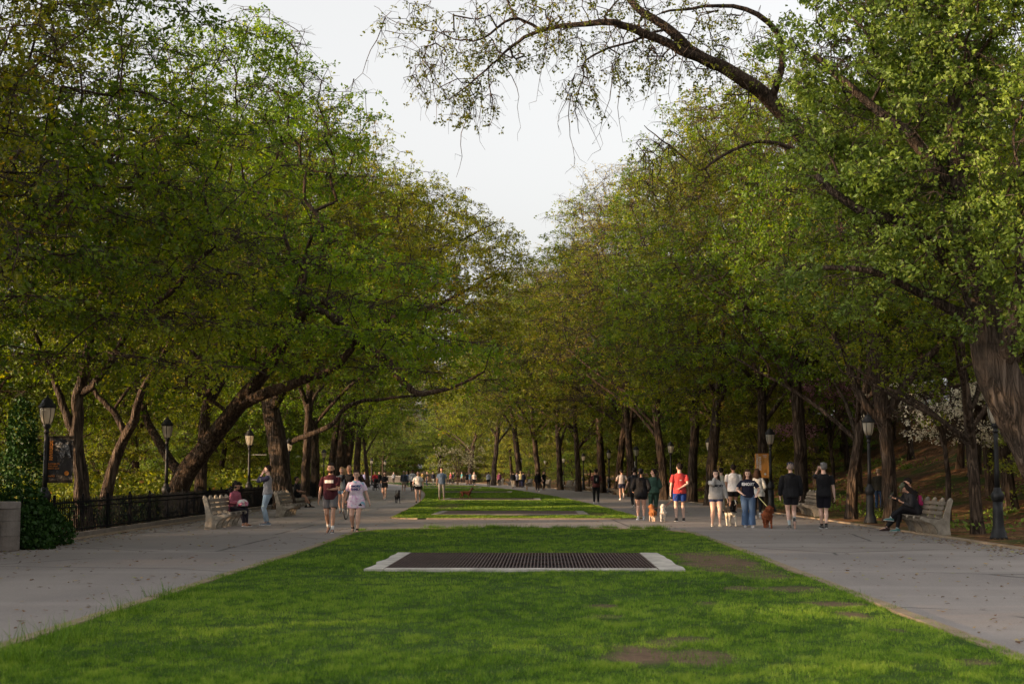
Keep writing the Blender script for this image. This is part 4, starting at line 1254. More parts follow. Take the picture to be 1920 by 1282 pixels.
def cloth_panel(w_, h_, nx=10, nz=14, th=0.006, amp=0.012):
    V = []; F = []
    for s in (0, 1):
        for j in range(nz + 1):
            for i in range(nx + 1):
                x = w_ * (i / nx - 0.5); z = -h_ * j / nz
                V.append((x, th * s + amp * math.sin(i * 0.9 + j * 0.25) * math.sin(j * 0.5), z))
    n = (nx + 1) * (nz + 1)
    for j in range(nz):
        for i in range(nx):
            a = j * (nx + 1) + i
            F.append((a, a + 1, a + nx + 2, a + nx + 1)); F.append((n + a, n + a + nx + 1, n + a + nx + 2, n + a + 1))
    m = MB(); m.add(V, F)
    for j in range(nz):
        for i in (0, nx):
            a = j * (nx + 1) + i; m.f.append((a, a + nx + 1, n + a + nx + 1, n + a))
    for i in range(nx):
        for j in (0, nz):
            a = j * (nx + 1) + i; m.f.append((a, a + 1, n + a + 1, n + a))
    return m
def leaf_logo(m, c, r):
    m.prism([(c[0] + r * math.cos(q) * (1 + 0.0), c[2] + r * math.sin(q)) for q in [2 * PI * k / 20 for k in range(20)]], 'y', c[1], c[1] + 0.003)
# orange banner, left of its lamp
bl = LR_[2].location
ob = empty('banner', (bl.x - 0.36, bl.y - 0.02, 0), 0, 'orange banner with white upright lettering hanging from the third right lamp', 'banner')
OR = fabric('orange_vinyl', (0.50, 0.215, 0.045), 0.6, 0.06, 3)
cloth_panel(0.56, 1.02).build('banner_cloth', OR, ob, smooth=True, loc=(0, 0, 2.37))
MB().loft([(-0.29, 0, 2.38), (0.36, 0, 2.38)], [0.011] * 2, 8).loft([(-0.29, 0, 1.35), (0.36, 0, 1.35)], [0.011] * 2, 8).build('banner_arm', IRON, ob)
Mr = Matrix.Translation((-0.20, -0.018, 1.86)) @ FACE @ Matrix.Rotation(R(-90), 4, 'Z')
text_mesh('CONSERVANCY', 0.115, WHITE, 'lettering', ob, Matrix.Translation((-0.19, -0.018, 1.93)) @ FACE @ Matrix.Rotation(R(-90), 4, 'Z'), bold=0.003)
text_mesh('RIVERSIDE', 0.125, WHITE, 'lettering', ob, Matrix.Translation((-0.08, -0.018, 1.95)) @ FACE @ Matrix.Rotation(R(-90), 4, 'Z'), bold=0.003)
text_mesh('PARK\nCITY', 0.07, WHITE, 'lettering', ob, Matrix.Translation((0.13, -0.018, 2.24)) @ FACE)
mm = MB(); leaf_logo(mm, (0.13, -0.018, 1.52), 0.045); mm.build('emblem', WHITE, ob)
# dark banner on the nearest left lamp
bl = LL_[0].location
db = empty('banner', (bl.x + 0.36, bl.y - 0.02, 0), 0, 'dark banner with orange lettering and a black and white photograph on the nearest left lamp', 'banner')
DK = fabric('charcoal_vinyl', (0.028, 0.026, 0.026), 0.5, 0.1, 3)
cloth_panel(0.62, 1.10).build('banner_cloth', DK, db, smooth=True, loc=(0, 0, 2.43))
MB().loft([(-0.37, 0, 2.44), (0.33, 0, 2.44)], [0.011] * 2, 8).loft([(-0.37, 0, 1.33), (0.33, 0, 1.33)], [0.011] * 2, 8).build('banner_arm', IRON, db)
text_mesh('RIVERSIDE', 0.105, ORANGE_P, 'lettering', db, Matrix.Translation((-0.215, -0.018, 2.10)) @ FACE @ Matrix.Rotation(R(90), 4, 'Z'), bold=0.004)
text_mesh('SUMMER IN\nTHE PARK\nEVERY DAY', 0.055, ORANGE_P, 'lettering', db, Matrix.Translation((-0.29, -0.018, 1.72)) @ FACE, align='LEFT')
text_mesh('PARKS', 0.055, ORANGE_P, 'lettering', db, Matrix.Translation((-0.20, -0.018, 1.48)) @ FACE)
mm = MB(); leaf_logo(mm, (0.17, -0.020, 1.55), 0.055); mm.build('emblem', ORANGE_P, db)
def photo_print():
    t = NT('black_and_white_print'); c = t.coord()
    col = t.ramp(t.noise(11, 5, 0.6, c, dist=1.5), [(0.42, (0.02, 0.02, 0.02)), (0.52, (0.12, 0.12, 0.125)), (0.66, (0.45, 0.45, 0.46))])
    return t.principled(col, 0.6)
mm = MB()
mm.prism([(-0.13, 2.28), (0.0, 2.33), (0.10, 2.25), (0.20, 2.34), (0.22, 2.15), (0.27, 1.93), (0.22, 1.92), (0.13, 2.10), (0.10, 1.95), (0.03, 1.90), (-0.02, 2.02), (0.02, 2.14), (-0.10, 2.20)], 'y', -0.020, -0.016)
mm.build('printed_picture', photo_print(), db)
# bare arms on the third left lamp
bl = LL_[2].location
ba = empty('banner_bracket', (bl.x, bl.y, 0), 0, 'pair of pale empty banner arms on the third left lamp', 'bracket')
for zz in (2.33, 1.28):
    MB().loft([(0.05, 0, zz), (0.72, 0, zz)], [0.014] * 2, 8).build('arm', plain('pale_painted_steel', (0.38, 0.37, 0.33), 0.5), ba)
# small poster
bl = LR_[5].location
sp_ = empty('banner', (bl.x - 0.36, bl.y - 0.02, 0), 0, 'small banner with a red edge and grey picture on a distant right lamp', 'banner')
cloth_panel(0.55, 1.0).build('banner_cloth', fabric('white_vinyl', (0.45, 0.40, 0.40), 0.6, 0.35, 4), sp_, smooth=True, loc=(0, 0, 2.36))
MB().box((-0.23, -0.02, 1.86), (0.10, 0.004, 0.98)).build('printed_edge', plain('red_print', (0.30, 0.045, 0.02), 0.6), sp_)
MB().loft([(-0.29, 0, 2.37), (0.36, 0, 2.37)], [0.011] * 2, 8).build('banner_arm', IRON, sp_)

# ------------------------------------------------------------------ fence, pillar, walls
def fence():
    r = empty('iron_fence', (float(cx(30)) - 10.95, 30, 0), 0, 'long black iron picket fence on a low stone curb along the left edge', 'fence')
    bx_, by_ = r.location.x, r.location.y
    path = []
    y = 24.0
    while y < 250: path.append(y); y += 2.2
    rails = MB(); pk = MB(); curb = MB(); posts = []
    for a, b in zip(path, path[1:]):
        xa = float(cx(a)) - 10.95 - bx_; xb = float(cx(b)) - 10.95 - bx_
        A = Vector((xa, a - by_, 0)); B = Vector((xb, b - by_, 0)); d = (B - A); L = d.length; q = math.atan2(d.y, d.x)
        mid = (A + B) / 2
        for z, h in ((0.86, 0.045), (0.20, 0.04), (0.74, 0.03)):
            rails.box((mid.x, mid.y, z), (L, 0.04, h), rot=(0, 0, q))
        curb.box((mid.x, mid.y, 0.065), (L - .006, 0.26, 0.13), rot=(0, 0, q))
        n = 16 if a < 110 else 8
        for k in range(n):
            p = A + d * ((k + 0.5) / n)
            pk.box((p.x, p.y, 0.52), (0.024, 0.024, 0.82), rot=(0, 0, q))
            pk.loft([(p.x, p.y, 0.93), (p.x, p.y, 0.985)], [0.014, 0.002], 4)
        posts.append(A)
    FI = plain('dull_fence_iron', (0.008, 0.008, 0.009), 0.85, 0.0, var=0.3, scale=9, bump=0.2, spec=0.08)
    rails.build('rail', FI, r); pk.build('pickets', FI, r)
    curb.build('curb', plain('fence_curb_stone', (0.16, 0.135, 0.11), 0.9, var=0.3, scale=3), r)
    pp = MB()
    for k, A in enumerate(posts):
        MB().box((0, 0, 0.50), (0.06, 0.06, 1.0)).ball((0, 0, 1.02), 0.035, 8, 6).build('post', FI, r, loc=A) if k < 60 else None
fence()
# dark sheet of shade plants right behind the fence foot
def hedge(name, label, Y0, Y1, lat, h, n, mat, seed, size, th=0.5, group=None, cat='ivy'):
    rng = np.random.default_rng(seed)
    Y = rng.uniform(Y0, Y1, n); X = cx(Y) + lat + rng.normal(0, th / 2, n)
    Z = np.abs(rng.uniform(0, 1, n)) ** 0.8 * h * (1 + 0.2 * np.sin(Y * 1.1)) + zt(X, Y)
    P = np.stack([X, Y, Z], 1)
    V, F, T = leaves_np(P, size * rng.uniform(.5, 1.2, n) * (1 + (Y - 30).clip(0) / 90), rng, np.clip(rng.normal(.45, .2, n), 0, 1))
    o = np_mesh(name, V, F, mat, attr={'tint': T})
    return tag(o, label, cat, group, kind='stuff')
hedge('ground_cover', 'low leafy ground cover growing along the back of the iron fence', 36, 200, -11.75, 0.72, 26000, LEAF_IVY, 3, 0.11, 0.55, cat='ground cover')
hedge('ground_cover', 'yellow-green undergrowth in the lower park beyond the fence', 34, 210, -15.0, 1.6, 30000, LEAF_SHRUB, 4, 0.16, 1.6, cat='undergrowth')
def slope_plants():
    rng = np.random.default_rng(8); Ps = []
    for _ in range(190):
        Y = rng.uniform(36, 125); l = rng.uniform(12.2, 30) if rng.uniform() > .35 else rng.uniform(12.0, 14)
        X = float(cx(Y)) + l; n = int(rng.uniform(20, 90)); r_ = rng.uniform(.15, .6)
        q = rng.normal(0, 1, (n, 3)) * np.array([r_, r_, r_ * .4]); q[:, 2] = np.abs(q[:, 2])
        p = np.array([X, Y, 0]) + q; p[:, 2] += zt(p[:, 0], p[:, 1]); Ps.append(p)
    P = np.concatenate(Ps)
    V, F, T = leaves_np(P, 0.09 * rng.uniform(.5, 1.3, len(P)) * (1 + P[:, 1] / 120), rng, np.clip(rng.normal(.4, .2, len(P)), 0, 1), droop=-0.3)
    tag(np_mesh('undergrowth', V, F, LEAF_MAPLE, attr={'tint': T}), 'low green weeds and seedlings scattered over the brown leaf-strewn bank', 'undergrowth', kind='stuff')
slope_plants()
# stone pillar
pc = gp(38, 1035)
def pillar():
    r = empty('stone_wall', (pc.x - 0.82, pc.y + 0.4, 0), 0, 'low grey stone wall with a rounded cap ending at the left edge', 'wall')
    def rr(w, d, rad, n=6):
        o = []
        for cxx, cyy, a0 in ((w / 2 - rad, d / 2 - rad, 0), (-w / 2 + .02, d / 2 - .02, 90), (-w / 2 + .02, -d / 2 + .02, 180), (w / 2 - rad, -d / 2 + rad, 270)):
            R_ = rad if cxx > 0 else 0.02
            for k in range(n + 1):
                q = R(a0 + 90 * k / n); o.append((cxx + R_ * math.cos(q), cyy + R_ * math.sin(q)))
        return [(x - w / 2 + 0.62, y) for x, y in o]
    MB().prism(rr(2.6, 0.62, 0.26), 'z', 0, 0.84).build('wall', STONE, r, bevel=0.01)
    MB().prism(rr(2.68, 0.70, 0.30), 'z', 0.842, 0.985).build('cap', CONC_SLAB if False else plain('cap_stone', (0.19, 0.165, 0.145), 0.9, var=.25, scale=5, bump=.4), r, bevel=0.05)
pillar()
# ivy heaped over the fence beside it and climbing behind
def ivy(name, label, blobs, seed, mat=None, size=0.085, cat='ivy'):
    rng = np.random.default_rng(seed); Ps = []
    for (c, r_, n) in blobs:
        d = rng.normal(0, 1, (n, 3)); d /= np.linalg.norm(d, axis=1, keepdims=True)
        k = 0.72 + 0.3 * rng.uniform(0, 1, (n, 1)) + 0.12 * np.sin(d[:, :1] * 9 + c[0]) * np.cos(d[:, 2:3] * 8)
        Ps.append(np.array(c) + d * k * np.array(r_))
    P = np.concatenate(Ps); ok = P[:, 2] > zt(P[:, 0], P[:, 1]) - 0.02; P = P[ok]
    c0 = P.mean(0); c0[2] = float(zt(c0[0], c0[1]))
    V, F, T = leaves_np(P - c0, size * rng.uniform(.5, 1.3, len(P)), rng, np.clip(rng.normal(.45, .22, len(P)), 0, 1), asp=0.9)
    o = np_mesh(name, V, F, mat or LEAF_IVY, attr={'tint': T}); o.location = c0
    return tag(o, label, cat)
i0 = gp(80, 1030)
ivy('ivy_bush', 'dark ivy heaped over the fence beside the stone wall end', [((i0.x - .35, i0.y + .5, .25), (.42, .8, .42), 1900), ((i0.x - .5, i0.y + 1.0, .55), (.5, .9, .38), 1600), ((i0.x - .3, i0.y + 1.8, .22), (.28, .7, .36), 900), ((i0.x - .15, i0.y + .2, .10), (.30, .5, .18), 500), ((i0.x - .9, i0.y + 1.2, .8), (.6, .7, .5), 1500)], 3)
i1 = pd(45, 900, 40); i2 = pd(8, 900, 38)
ivy('ivy_clad_stump', 'tall dark ivy column climbing a dead trunk left of the nearest left lamp', [((i1.x, i1.y, 1.2), (.55, .7, 1.6), 2200), ((i1.x - .1, i1.y, 2.7), (.40, .5, 1.0), 1300), ((i2.x - .2, i2.y, .8), (.8, .9, 1.3), 2200)], 4, size=0.10)
# pale far parapet
pw = pd(738, 893, 243)
r = empty('parapet', (pw.x, pw.y, 0), 0, 'pale low stone parapet closing the far left end of the promenade', 'wall')
MB().box((0, 0, 0.5), (8, 0.5, 1.0)).build('wall', STONE, r, loc=(0, 0, float(0)))
MB().box((0, 0, 1.06), (8.3, 0.65, 0.12)).build('cap', CONC_SLAB, r)

# ------------------------------------------------------------------ benches
def bench_proto(nsec=4, pitch=0.74):
    """sitter faces -Y; the bench runs along x"""
    r = empty('park_bench', (0, 0, 0))
    L = nsec * pitch
    side = [(-0.42, 0.40), (-0.44, 0.43), (-0.40, 0.46), (-0.30, 0.43), (0.02, 0.385), (0.10, 0.42), (0.20, 0.72), (0.235, 0.86), (0.27, 0.90), (0.33, 0.905), (0.365, 0.86), (0.35, 0.80), (0.30, 0.62), (0.27, 0.40), (0.27, 0.20), (0.29, 0.0),
            (-0.02, 0.0), (-0.045, 0.12), (-0.11, 0.23), (-0.21, 0.30), (-0.30, 0.325), (-0.38, 0.35)]
    side = [(y, z) for y, z in side]
    ends = []
    for k in range(nsec + 1):
        x = -L / 2 + pitch * k; wd = 0.11 if k in (0, nsec) else 0.075
        m = MB(); m.prism(side, 'x', -wd / 2, wd / 2)
        m.build('stanchion', BCONC, r, bevel=0.012, loc=(x, 0, 0))
        MB().ball((0, 0, 0), (0.062, 0.052, 0.060), 12, 8).build('knob', BCONC, r, smooth=True, loc=(x, 0.315, 0.875))
        MB().ball((0, 0, 0), (0.058, 0.045, 0.052), 12, 8).build('knob', BCONC, r, smooth=True, loc=(x, -0.415, 0.415))
    for j, (y, z, a) in enumerate([(-0.36, 0.455, 6), (-0.265, 0.445, 6), (-0.17, 0.432, 6), (-0.075, 0.42, 6), (0.015, 0.41, 4)]):
        MB().box((0, y, z), (L - 0.02, 0.078, 0.032), rot=(R(-a), 0, 0)).build('seat_slat', BWOOD, r, bevel=0.006)
    for j, (y, z) in enumerate([(0.105, 0.545), (0.145, 0.67), (0.185, 0.79)]):
        MB().box((0, y, z), (L - 0.02, 0.03, 0.088), rot=(R(-17), 0, 0)).build('back_slat', BWOOD, r, bevel=0.006)
    return r
benchP = bench_proto()
bused = [False]
GB = 'concrete and wood park benches along the promenade'
def bench(X, Y, rz, label):
    o = benchP if not bused[0] else copy_tree(benchP)
    bused[0] = True
    o.location = (X, Y, 0.0); o.rotation_euler = (0, 0, rz); tag(o, label, 'bench', GB)
    return o
def slope_at(Y):
    return math.atan2(float(cx(Y + 1) - cx(Y - 1)), 2.0)
# sitter on the right side faces -X: rotate -90 ; on the left side faces +X: rotate +90
def bench_r(Y, lat, label): 
    a = slope_at(Y); return bench(float(cx(Y)) + lat, Y, R(-90) - a, label)
def bench_l(Y, lat, label):
    a = slope_at(Y); return bench(float(cx(Y)) - lat, Y, R(90) - a, label)
pb = gp(1770, 1003)
B_R1 = bench(pb.x - 0.12, pb.y + 1.45, R(-90) - 0.01, 'bench at the right edge with two people reading on it')
p2 = gp(1532, 968)
B_R2 = bench(p2.x - 0.05, p2.y + 1.4, R(-90) - 0.03, 'empty bench between the two men dressed in black')
p3 = gp(390, 992)
B_L1 = bench(p3.x + .18, p3.y + 1.45, R(90) + 0.02, 'bench at the left fence where the woman in pink sits')
p4 = gp(520, 969)
B_L2 = bench(p4.x + .2, p4.y + 1.3, R(90) + 0.04, 'bench just right of the man in the navy and grey jumper')
B_L3 = bench_l(66, 9.75, 'bench partly hidden behind the man in maroon, a bare-legged sitter on it')
for Y, l in [(88, 'bench beyond the pair walking dogs, under the right trees'), (104, 'bench behind the man with the black backpack'), (116, 'weathered bench left of the backpacker'), (129, 'pale bench right of the couple in black'), (134, 'pale bench directly behind the couple in black'),
             (150, 'bench just beyond the couple in black'), (165, 'bench beside the dark bushes at the far right bend'), (182, 'far bench left of the dark bushes'), (192, 'far bench with seated people at the bend'), (200, 'farthest right bench with seated people')]:
    bench_r(Y, 9.4, l)

# ------------------------------------------------------------------ flowering trees
dg_ = pd(1783, 920, 50)
def flowering(name, x, Y, H, rad_, label, petal, seed, z=None, dens=1.0, size=0.085, base=1.6, lz=0.3):
    X = pd(x, 887, Y).x
    zb = float(zt(X, Y))
    rg = random.Random(seed)
    tr = [[(0, 0, -0.2, 0.10), (0.05, 0, base * 0.6, 0.085), (-0.1, 0, base, 0.075), (-0.2, 0, H * 0.75, 0.03)]]
    lob = []
    for k in range(9):
        a = 2 * PI * k / 9; z0 = base + (H - base) * rg.uniform(0.0, 0.9)
        rr = rad_ * (1.0 - 0.4 * (z0 - base) / (H - base)) * 0.62
        lob.append((math.cos(a) * rr, math.sin(a) * rr, z0, rad_ * .42, rad_ * .42, lz, 1))
        tr.append([(0, 0, base * rg.uniform(.8, 1.2), 0.045), (math.cos(a) * rr * .5, math.sin(a) * rr * .5, z0 - 0.1, 0.03), (math.cos(a) * rr, math.sin(a) * rr, z0, 0.015)])
    o = make_tree(name, tr, lob, int(330 * dens), seed, petal, tw_per=5, lf_per=6, tw_len=0.32, lf_size=size, lf_spread=0.04, loc=(X, Y, zb), crown_name='blossom', minr=0.006, tier=0, bare_frac=0.35)
    tag(o, label, 'tree'); return o
flowering('dogwood_tree', 1775, 46, 4.4, 2.9, 'white-flowering dogwood spreading in layers on the right slope', PETAL_W, 51, base=2.6, size=0.10)
flowering('redbud_tree', 1655, 58, 8.5, 3.2, 'pink-flowering redbud half hidden behind the elms on the right', PETAL_P, 52, base=4.5, dens=1.6, size=0.09)
flowering('redbud_tree', 1560, 66, 6.0, 3.0, 'faint pink redbud behind the slim dark tree on the right slope', PETAL_P, 53, base=3.0, dens=1.2, size=0.09)
flowering('cherry_tree', 858, 195, 5.5, 4.5, 'pale flowering shrub at the far bend', PETAL_D, 54, base=1.0, dens=0.8, size=0.12, lz=0.9)
# ------------------------------------------------------------------ people
SKIN = {}
def skin(tone):
    if tone not in SKIN:
        base = {'light': (0.60, 0.36, 0.27), 'fair': (0.68, 0.45, 0.36), 'tan': (0.46, 0.255, 0.17), 'brown': (0.22, 0.115, 0.075), 'dark': (0.10, 0.055, 0.04)}[tone]
        t = NT('skin_' + tone); c = t.coord()
        col = t.ramp(t.noise(14, 4, 0.6, c), [(0.3, tuple(x * 0.9 for x in base)), (0.7, base)])
        t.principled(col, 0.55, spec=0.35)
        SKIN[tone] = t.m
    return SKIN[tone]
CLOTH = {}
def cloth(col, name='cloth', var=0.16):
    k = (tuple(round(x, 3) for x in col), name)
    if k not in CLOTH: CLOTH[k] = fabric(name, col, var=var)
    return CLOTH[k]
def hairm(col):
    k = (tuple(col), 'hair')
    if k not in CLOTH:
        t = NT('hair'); c = t.coord()
        n = t.noise(1.0, 5, 0.7, t.mapping(c, (60, 60, 9)))
        cc = t.ramp(n, [(0.3, tuple(x * 0.5 for x in col)), (0.7, tuple(min(1, x * 1.5) for x in col))])
        CLOTH[k] = t.principled(cc, 0.7, normal=t.bump(n, 0.6, 0.01), spec=0.15)
    return CLOTH[k]
BLACK = (0.010, 0.010, 0.012); NAVY = (0.010, 0.014, 0.034); WHITE_C = (0.70, 0.69, 0.68); GREY = (0.33, 0.32, 0.33)
DARKH = (0.016, 0.010, 0.008); BROWNH = (0.05, 0.026, 0.015)

def ik(a, c, l1, l2, hint):
    a = Vector(a); c = Vector(c); d = c - a; L = d.length
    L2 = min(L, (l1 + l2) * 0.999); d.normalize(); c = a + d * L2
    x = (l1 * l1 - l2 * l2 + L2 * L2) / (2 * L2); h = math.sqrt(max(0, l1 * l1 - x * x))
    hv = Vector(hint) - d * Vector(hint).dot(d)
    if hv.length < 1e-4: hv = Vector((1, 0, 0))
    hv.normalize()
    return a + d * x + hv * h, c

def person(x, y, heading, label, group=None, H=1.75, tone='light', hair=DARKH, hair_style='short',
           top=('tee', GREY), bottom=('shorts', BLACK), shoes=(0.02, 0.02, 0.025), soles=WHITE_C, socks=None,
           feet=None, hands=None, lean=0.0, head_turn=0.0, head_nod=0.0, build=1.0, female=False, vox=0.0085, z=0.0, hip=None,
           extras=None, elbow=None, twist=0.0, cat='person'):
    """local frame: faces -Y, x to the person's left. feet / hands: dict 'R','L' -> target point for ankle / wrist (metres for a 1.75 m body)"""
    k = H / 1.75
    r = empty('person', (x, y, z), heading, label, cat, group)
    r.scale = (k, k, k)
    fem = female
    sw = (0.172 if fem else 0.198) * build; hw = (0.098 if fem else 0.090)
    hipc = Vector(hip) if hip else Vector((0, 0, 0.915))
    feet = feet or {'R': (-0.10, 0, 0.085), 'L': (0.10, 0, 0.085)}
    hands = hands or {'R': (-0.27, -0.06, 0.80), 'L': (0.27, -0.06, 0.80)}
    TM = Matrix.Translation(hipc) @ Matrix.Rotation(-lean * -1, 4, 'X') @ Matrix.Rotation(twist, 4, 'Z')
    def T(p): return TM @ (Vector(p) - Vector((0, 0, 0.915)))
    def lw(p): return T(p)
    b = build
    # joints
    sh = {'R': T((-sw, 0.0, 1.378)), 'L': T((sw, 0.0, 1.378))}
    hp = {'R': hipc + Vector((-hw, 0, -0.01)), 'L': hipc + Vector((hw, 0, -0.01))}
    kn = {}; an = {}; eb = {}; wr = {}; toe = {}
    for s in 'RL':
        f = feet[s]; t_ = Vector(f[:3]); pitch = f[3] if len(f) > 3 else 0.0; splay = (f[4] if len(f) > 4 else (-0.12 if s == 'R' else 0.12))
        sx = -1 if s == 'R' else 1
        kn[s], an[s] = ik(hp[s], t_, 0.425, 0.425, (sx * 0.06, -1, 0.25))
        dirv = Vector((math.sin(splay), -math.cos(splay) * math.cos(pitch), math.sin(pitch)))
        toe[s] = dirv
        hnt = (elbow or {}).get(s, (sx * 0.45, 0.9, -0.35))
        eb[s], wr[s] = ik(sh[s], Vector(hands[s][:3]), 0.285, 0.255, hnt)
    U = [(0.83, .155, .095, .01), (0.90, .168, .115, .01), (0.97, .165, .115, .0), (1.06, .142, .098, -.005), (1.14, .140, .096, -.008), (1.24, .160, .108, -.008), (1.33, .164, .110, -.004), (1.395, .138, .090, 0), (1.435, .106, .074, .005), (1.462, .075, .062, .008), (1.485, .058, .056, .008), (1.54, .054, .056, .0)]
    if fem: U = [(z_, a * (1.03 if z_ < 1 else 0.90 if 1.0 < z_ < 1.2 else 0.93), c * (1.03 if z_ < 1 or 1.2 < z_ < 1.35 else 0.93), o) for z_, a, c, o in U]
    U = [(z_, a * (b if z_ < 1.45 else 1), c * (b if z_ < 1.45 else 1), o) for z_, a, c, o in U]
    up = (TM.to_3x3() @ Vector((0, 1, 0)))
    HM = TM @ Matrix.Translation(Vector((0, -0.012, 1.547 - 0.915))) @ Matrix.Rotation(head_turn, 4, 'Z') @ Matrix.Rotation(head_nod, 4, 'X') @ Matrix.Scale(1.13, 4)
    def hd(p): return HM @ Vector(p)
    m = MB()
    m.loft([T((0, o, z_)) for z_, a, c, o in U], [(a, c) for z_, a, c, o in U], 20, up=up)
    # head: skull, jaw, nose, ears
    m.ball(hd((0, 0.012, 0.095)), (0.074, 0.092, 0.098), 18, 12, M=None) if False else m.ball((0, 0.012, 0.092), (0.073, 0.092, 0.098), 18, 12, M=HM)
    m.loft([hd((0, -0.012, 0.085)), hd((0, -0.030, 0.035)), hd((0, -0.042, -0.002)), hd((0, -0.045, -0.026))], [(0.064, 0.070), (0.058, 0.056), (0.045, 0.040), (0.024, 0.022)], 12, up=HM.to_3x3() @ Vector((0, 1, 0)))
    m.loft([hd((0, -0.080, 0.085)), hd((0, -0.098, 0.060)), hd((0, -0.104, 0.045)), hd((0, -0.085, 0.034))], [0.009, 0.012, 0.015, 0.010], 8)
    for sx in (-1, 1):
        m.ball((sx * 0.076, 0.012, 0.062), (0.010, 0.020, 0.030), 8, 6, M=HM)
        m.loft([hd((sx * .036, -0.066, 0.052)), hd((sx * .028, -0.078, 0.046))], [0.02, 0.016], 8)
    leg_w = 1.08 if fem else 1.0
    for s in 'RL':
        sx = -1 if s == 'R' else 1
        A, K, N = hp[s], kn[s], an[s]
        lw_ = b * leg_w
        m.loft([A + Vector((0, 0, 0.06)), A.lerp(K, 0.15), A.lerp(K, 0.5), A.lerp(K, 0.85), K, K.lerp(N, 0.12), K.lerp(N, 0.33) + Vector((0, .012, 0)), K.lerp(N, 0.65), K.lerp(N, 0.92), N],
               [0.088 * lw_, 0.090 * lw_, 0.074 * lw_, 0.056 * lw_, 0.053 * lw_, 0.050 * lw_, 0.056 * lw_, 0.042, 0.034, 0.036], 14)
        fp = N + Vector((0, 0.0, -0.03))
        m.loft([fp - toe[s] * 0.05, fp + toe[s] * 0.03, fp + toe[s] * 0.12 + Vector((0, 0, -.015)), fp + toe[s] * 0.19 + Vector((0, 0, -.025))], [0.030, 0.034, 0.030, 0.016], 10)
        S_, E, Wp = sh[s], eb[s], wr[s]
        m.loft([S_.lerp(T((0, 0, 1.38)), 0.35), S_, S_.lerp(E, 0.3), S_.lerp(E, 0.8), E, E.lerp(Wp, 0.3), E.lerp(Wp, 0.8), Wp], [0.050, 0.047 * b, 0.047 * b, 0.038, 0.037, 0.038, 0.027, 0.024], 12)
        # hand: palm, four fingers and a thumb
        hdv = (Wp - E).normalized()
        side = hdv.cross(Vector((0, 0, 1)) if abs(hdv.z) < 0.8 else Vector((0, -1, 0))).normalized()
        curlv = Vector((-sx, -0.1, 0.1)) if abs(hdv.z) > 0.8 else Vector((0, 0, 1.0))
        curlv = (curlv - hdv * curlv.dot(hdv)).normalized()
        side = hdv.cross(curlv).normalized()
        P0 = Wp; P1 = Wp + hdv * 0.085
        m.loft([P0, P0 + hdv * 0.03, P1], [(0.024, 0.016), (0.036, 0.016), (0.040, 0.013)], 12, up=curlv)
        for q, (o_, L) in enumerate([(-0.029, 0.060), (-0.010, 0.072), (0.010, 0.068), (0.029, 0.052)]):
            a0 = P1 + side * o_ - hdv * 0.005; a1 = a0 + hdv * L * 0.5 + curlv * L * 0.15; a2 = a1 + hdv * L * 0.32 + curlv * L * 0.38
            m.loft([a0, a1, a2], [0.0095, 0.0085, 0.0068], 8)
        sd_ = 1 if (side.y < 0) else -1
        t0 = P0 + hdv * 0.025 + side * sd_ * 0.03
        m.loft([t0, t0 + (hdv * 0.6 + side * sd_ * 0.6).normalized() * 0.035, t0 + (hdv * 0.8 + side * sd_ * 0.35 + curlv * 0.4).normalized() * 0.062], [0.013, 0.011, 0.008], 8)
    m.build('body', skin(tone), r, remesh=vox * 0.85, relax=1)
    near = vox < 0.012
    # face
    if near:
        fm = MB()
        for sx in (-1, 1): fm.ball((sx * 0.029, -0.0765, 0.083), (0.013, 0.006, 0.007), 10, 6, M=HM)
        fm.build('eyes', plain('eye', (0.03, 0.02, 0.018), 0.3, var=0), r, smooth=True)
        fm = MB(); 
        for sx in (-1, 1): fm.ball((sx * 0.030, -0.0785, 0.103), (0.018, 0.006, 0.004), 10, 6, M=HM)
        fm.build('eyebrows', hairm(hair), r, smooth=True)
        MB().ball((0, -0.0845, 0.014), (0.021, 0.006, 0.0065), 10, 6, M=HM).build('mouth', plain('lips', (0.42, 0.14, 0.12), 0.5, var=0), r, smooth=True)
    # hair
    hm_ = hairm(hair); hm = MB()
    rough = random.Random(int(abs(x * 100) + y * 10))
    if hair_style != 'bald':
        hm.ball((0, 0.034, 0.102), (0.080, 0.084, 0.095), 18, 12, M=HM)
        hm.ball((0, 0.008, 0.152), (0.066, 0.076, 0.048), 16, 10, M=HM)
        for _ in range(14):
            q = rough.uniform(0, 6.28)
            hm.ball((0.055 * math.cos(q), 0.03 + 0.06 * math.sin(q), 0.150 + rough.uniform(-.014, .014)), 0.028, 8, 6, M=HM)
    if hair_style == 'long' or hair_style == 'side':
        for k_ in range(9):
            u_ = -1 + 2 * k_ / 8
            a0 = Vector((0.07 * u_, 0.045 - 0.0 * abs(u_), 0.12)); 
            hm.loft([hd(a0), hd((0.088 * u_, 0.075 - 0.08 * abs(u_) ** 2, 0.04)), hd((0.104 * u_, 0.085 - 0.085 * abs(u_) ** 2, -0.06)), hd((0.115 * u_, 0.080 - 0.11 * abs(u_), -0.20)), hd((0.115 * u_, 0.075 - 0.11 * abs(u_), -0.27 - rough.uniform(0, .05)))], [0.030, 0.032, 0.034, 0.030, 0.012], 8)
    if hair_style == 'curly':
        for _ in range(90):
            q = rough.uniform(0, 6.28); w_ = rough.uniform(-0.22, 0.16)
            rr = 0.095 + 0.03 * rough.random() + (0.02 if w_ < 0 else 0)
            px, py = rr * math.cos(q), rr * math.sin(q) + 0.02
            if py < -0.045 and w_ < 0.13: continue
            hm.ball((px * (0.75 if w_ > 0.1 else 1), py, w_), 0.034, 8, 6, M=HM)
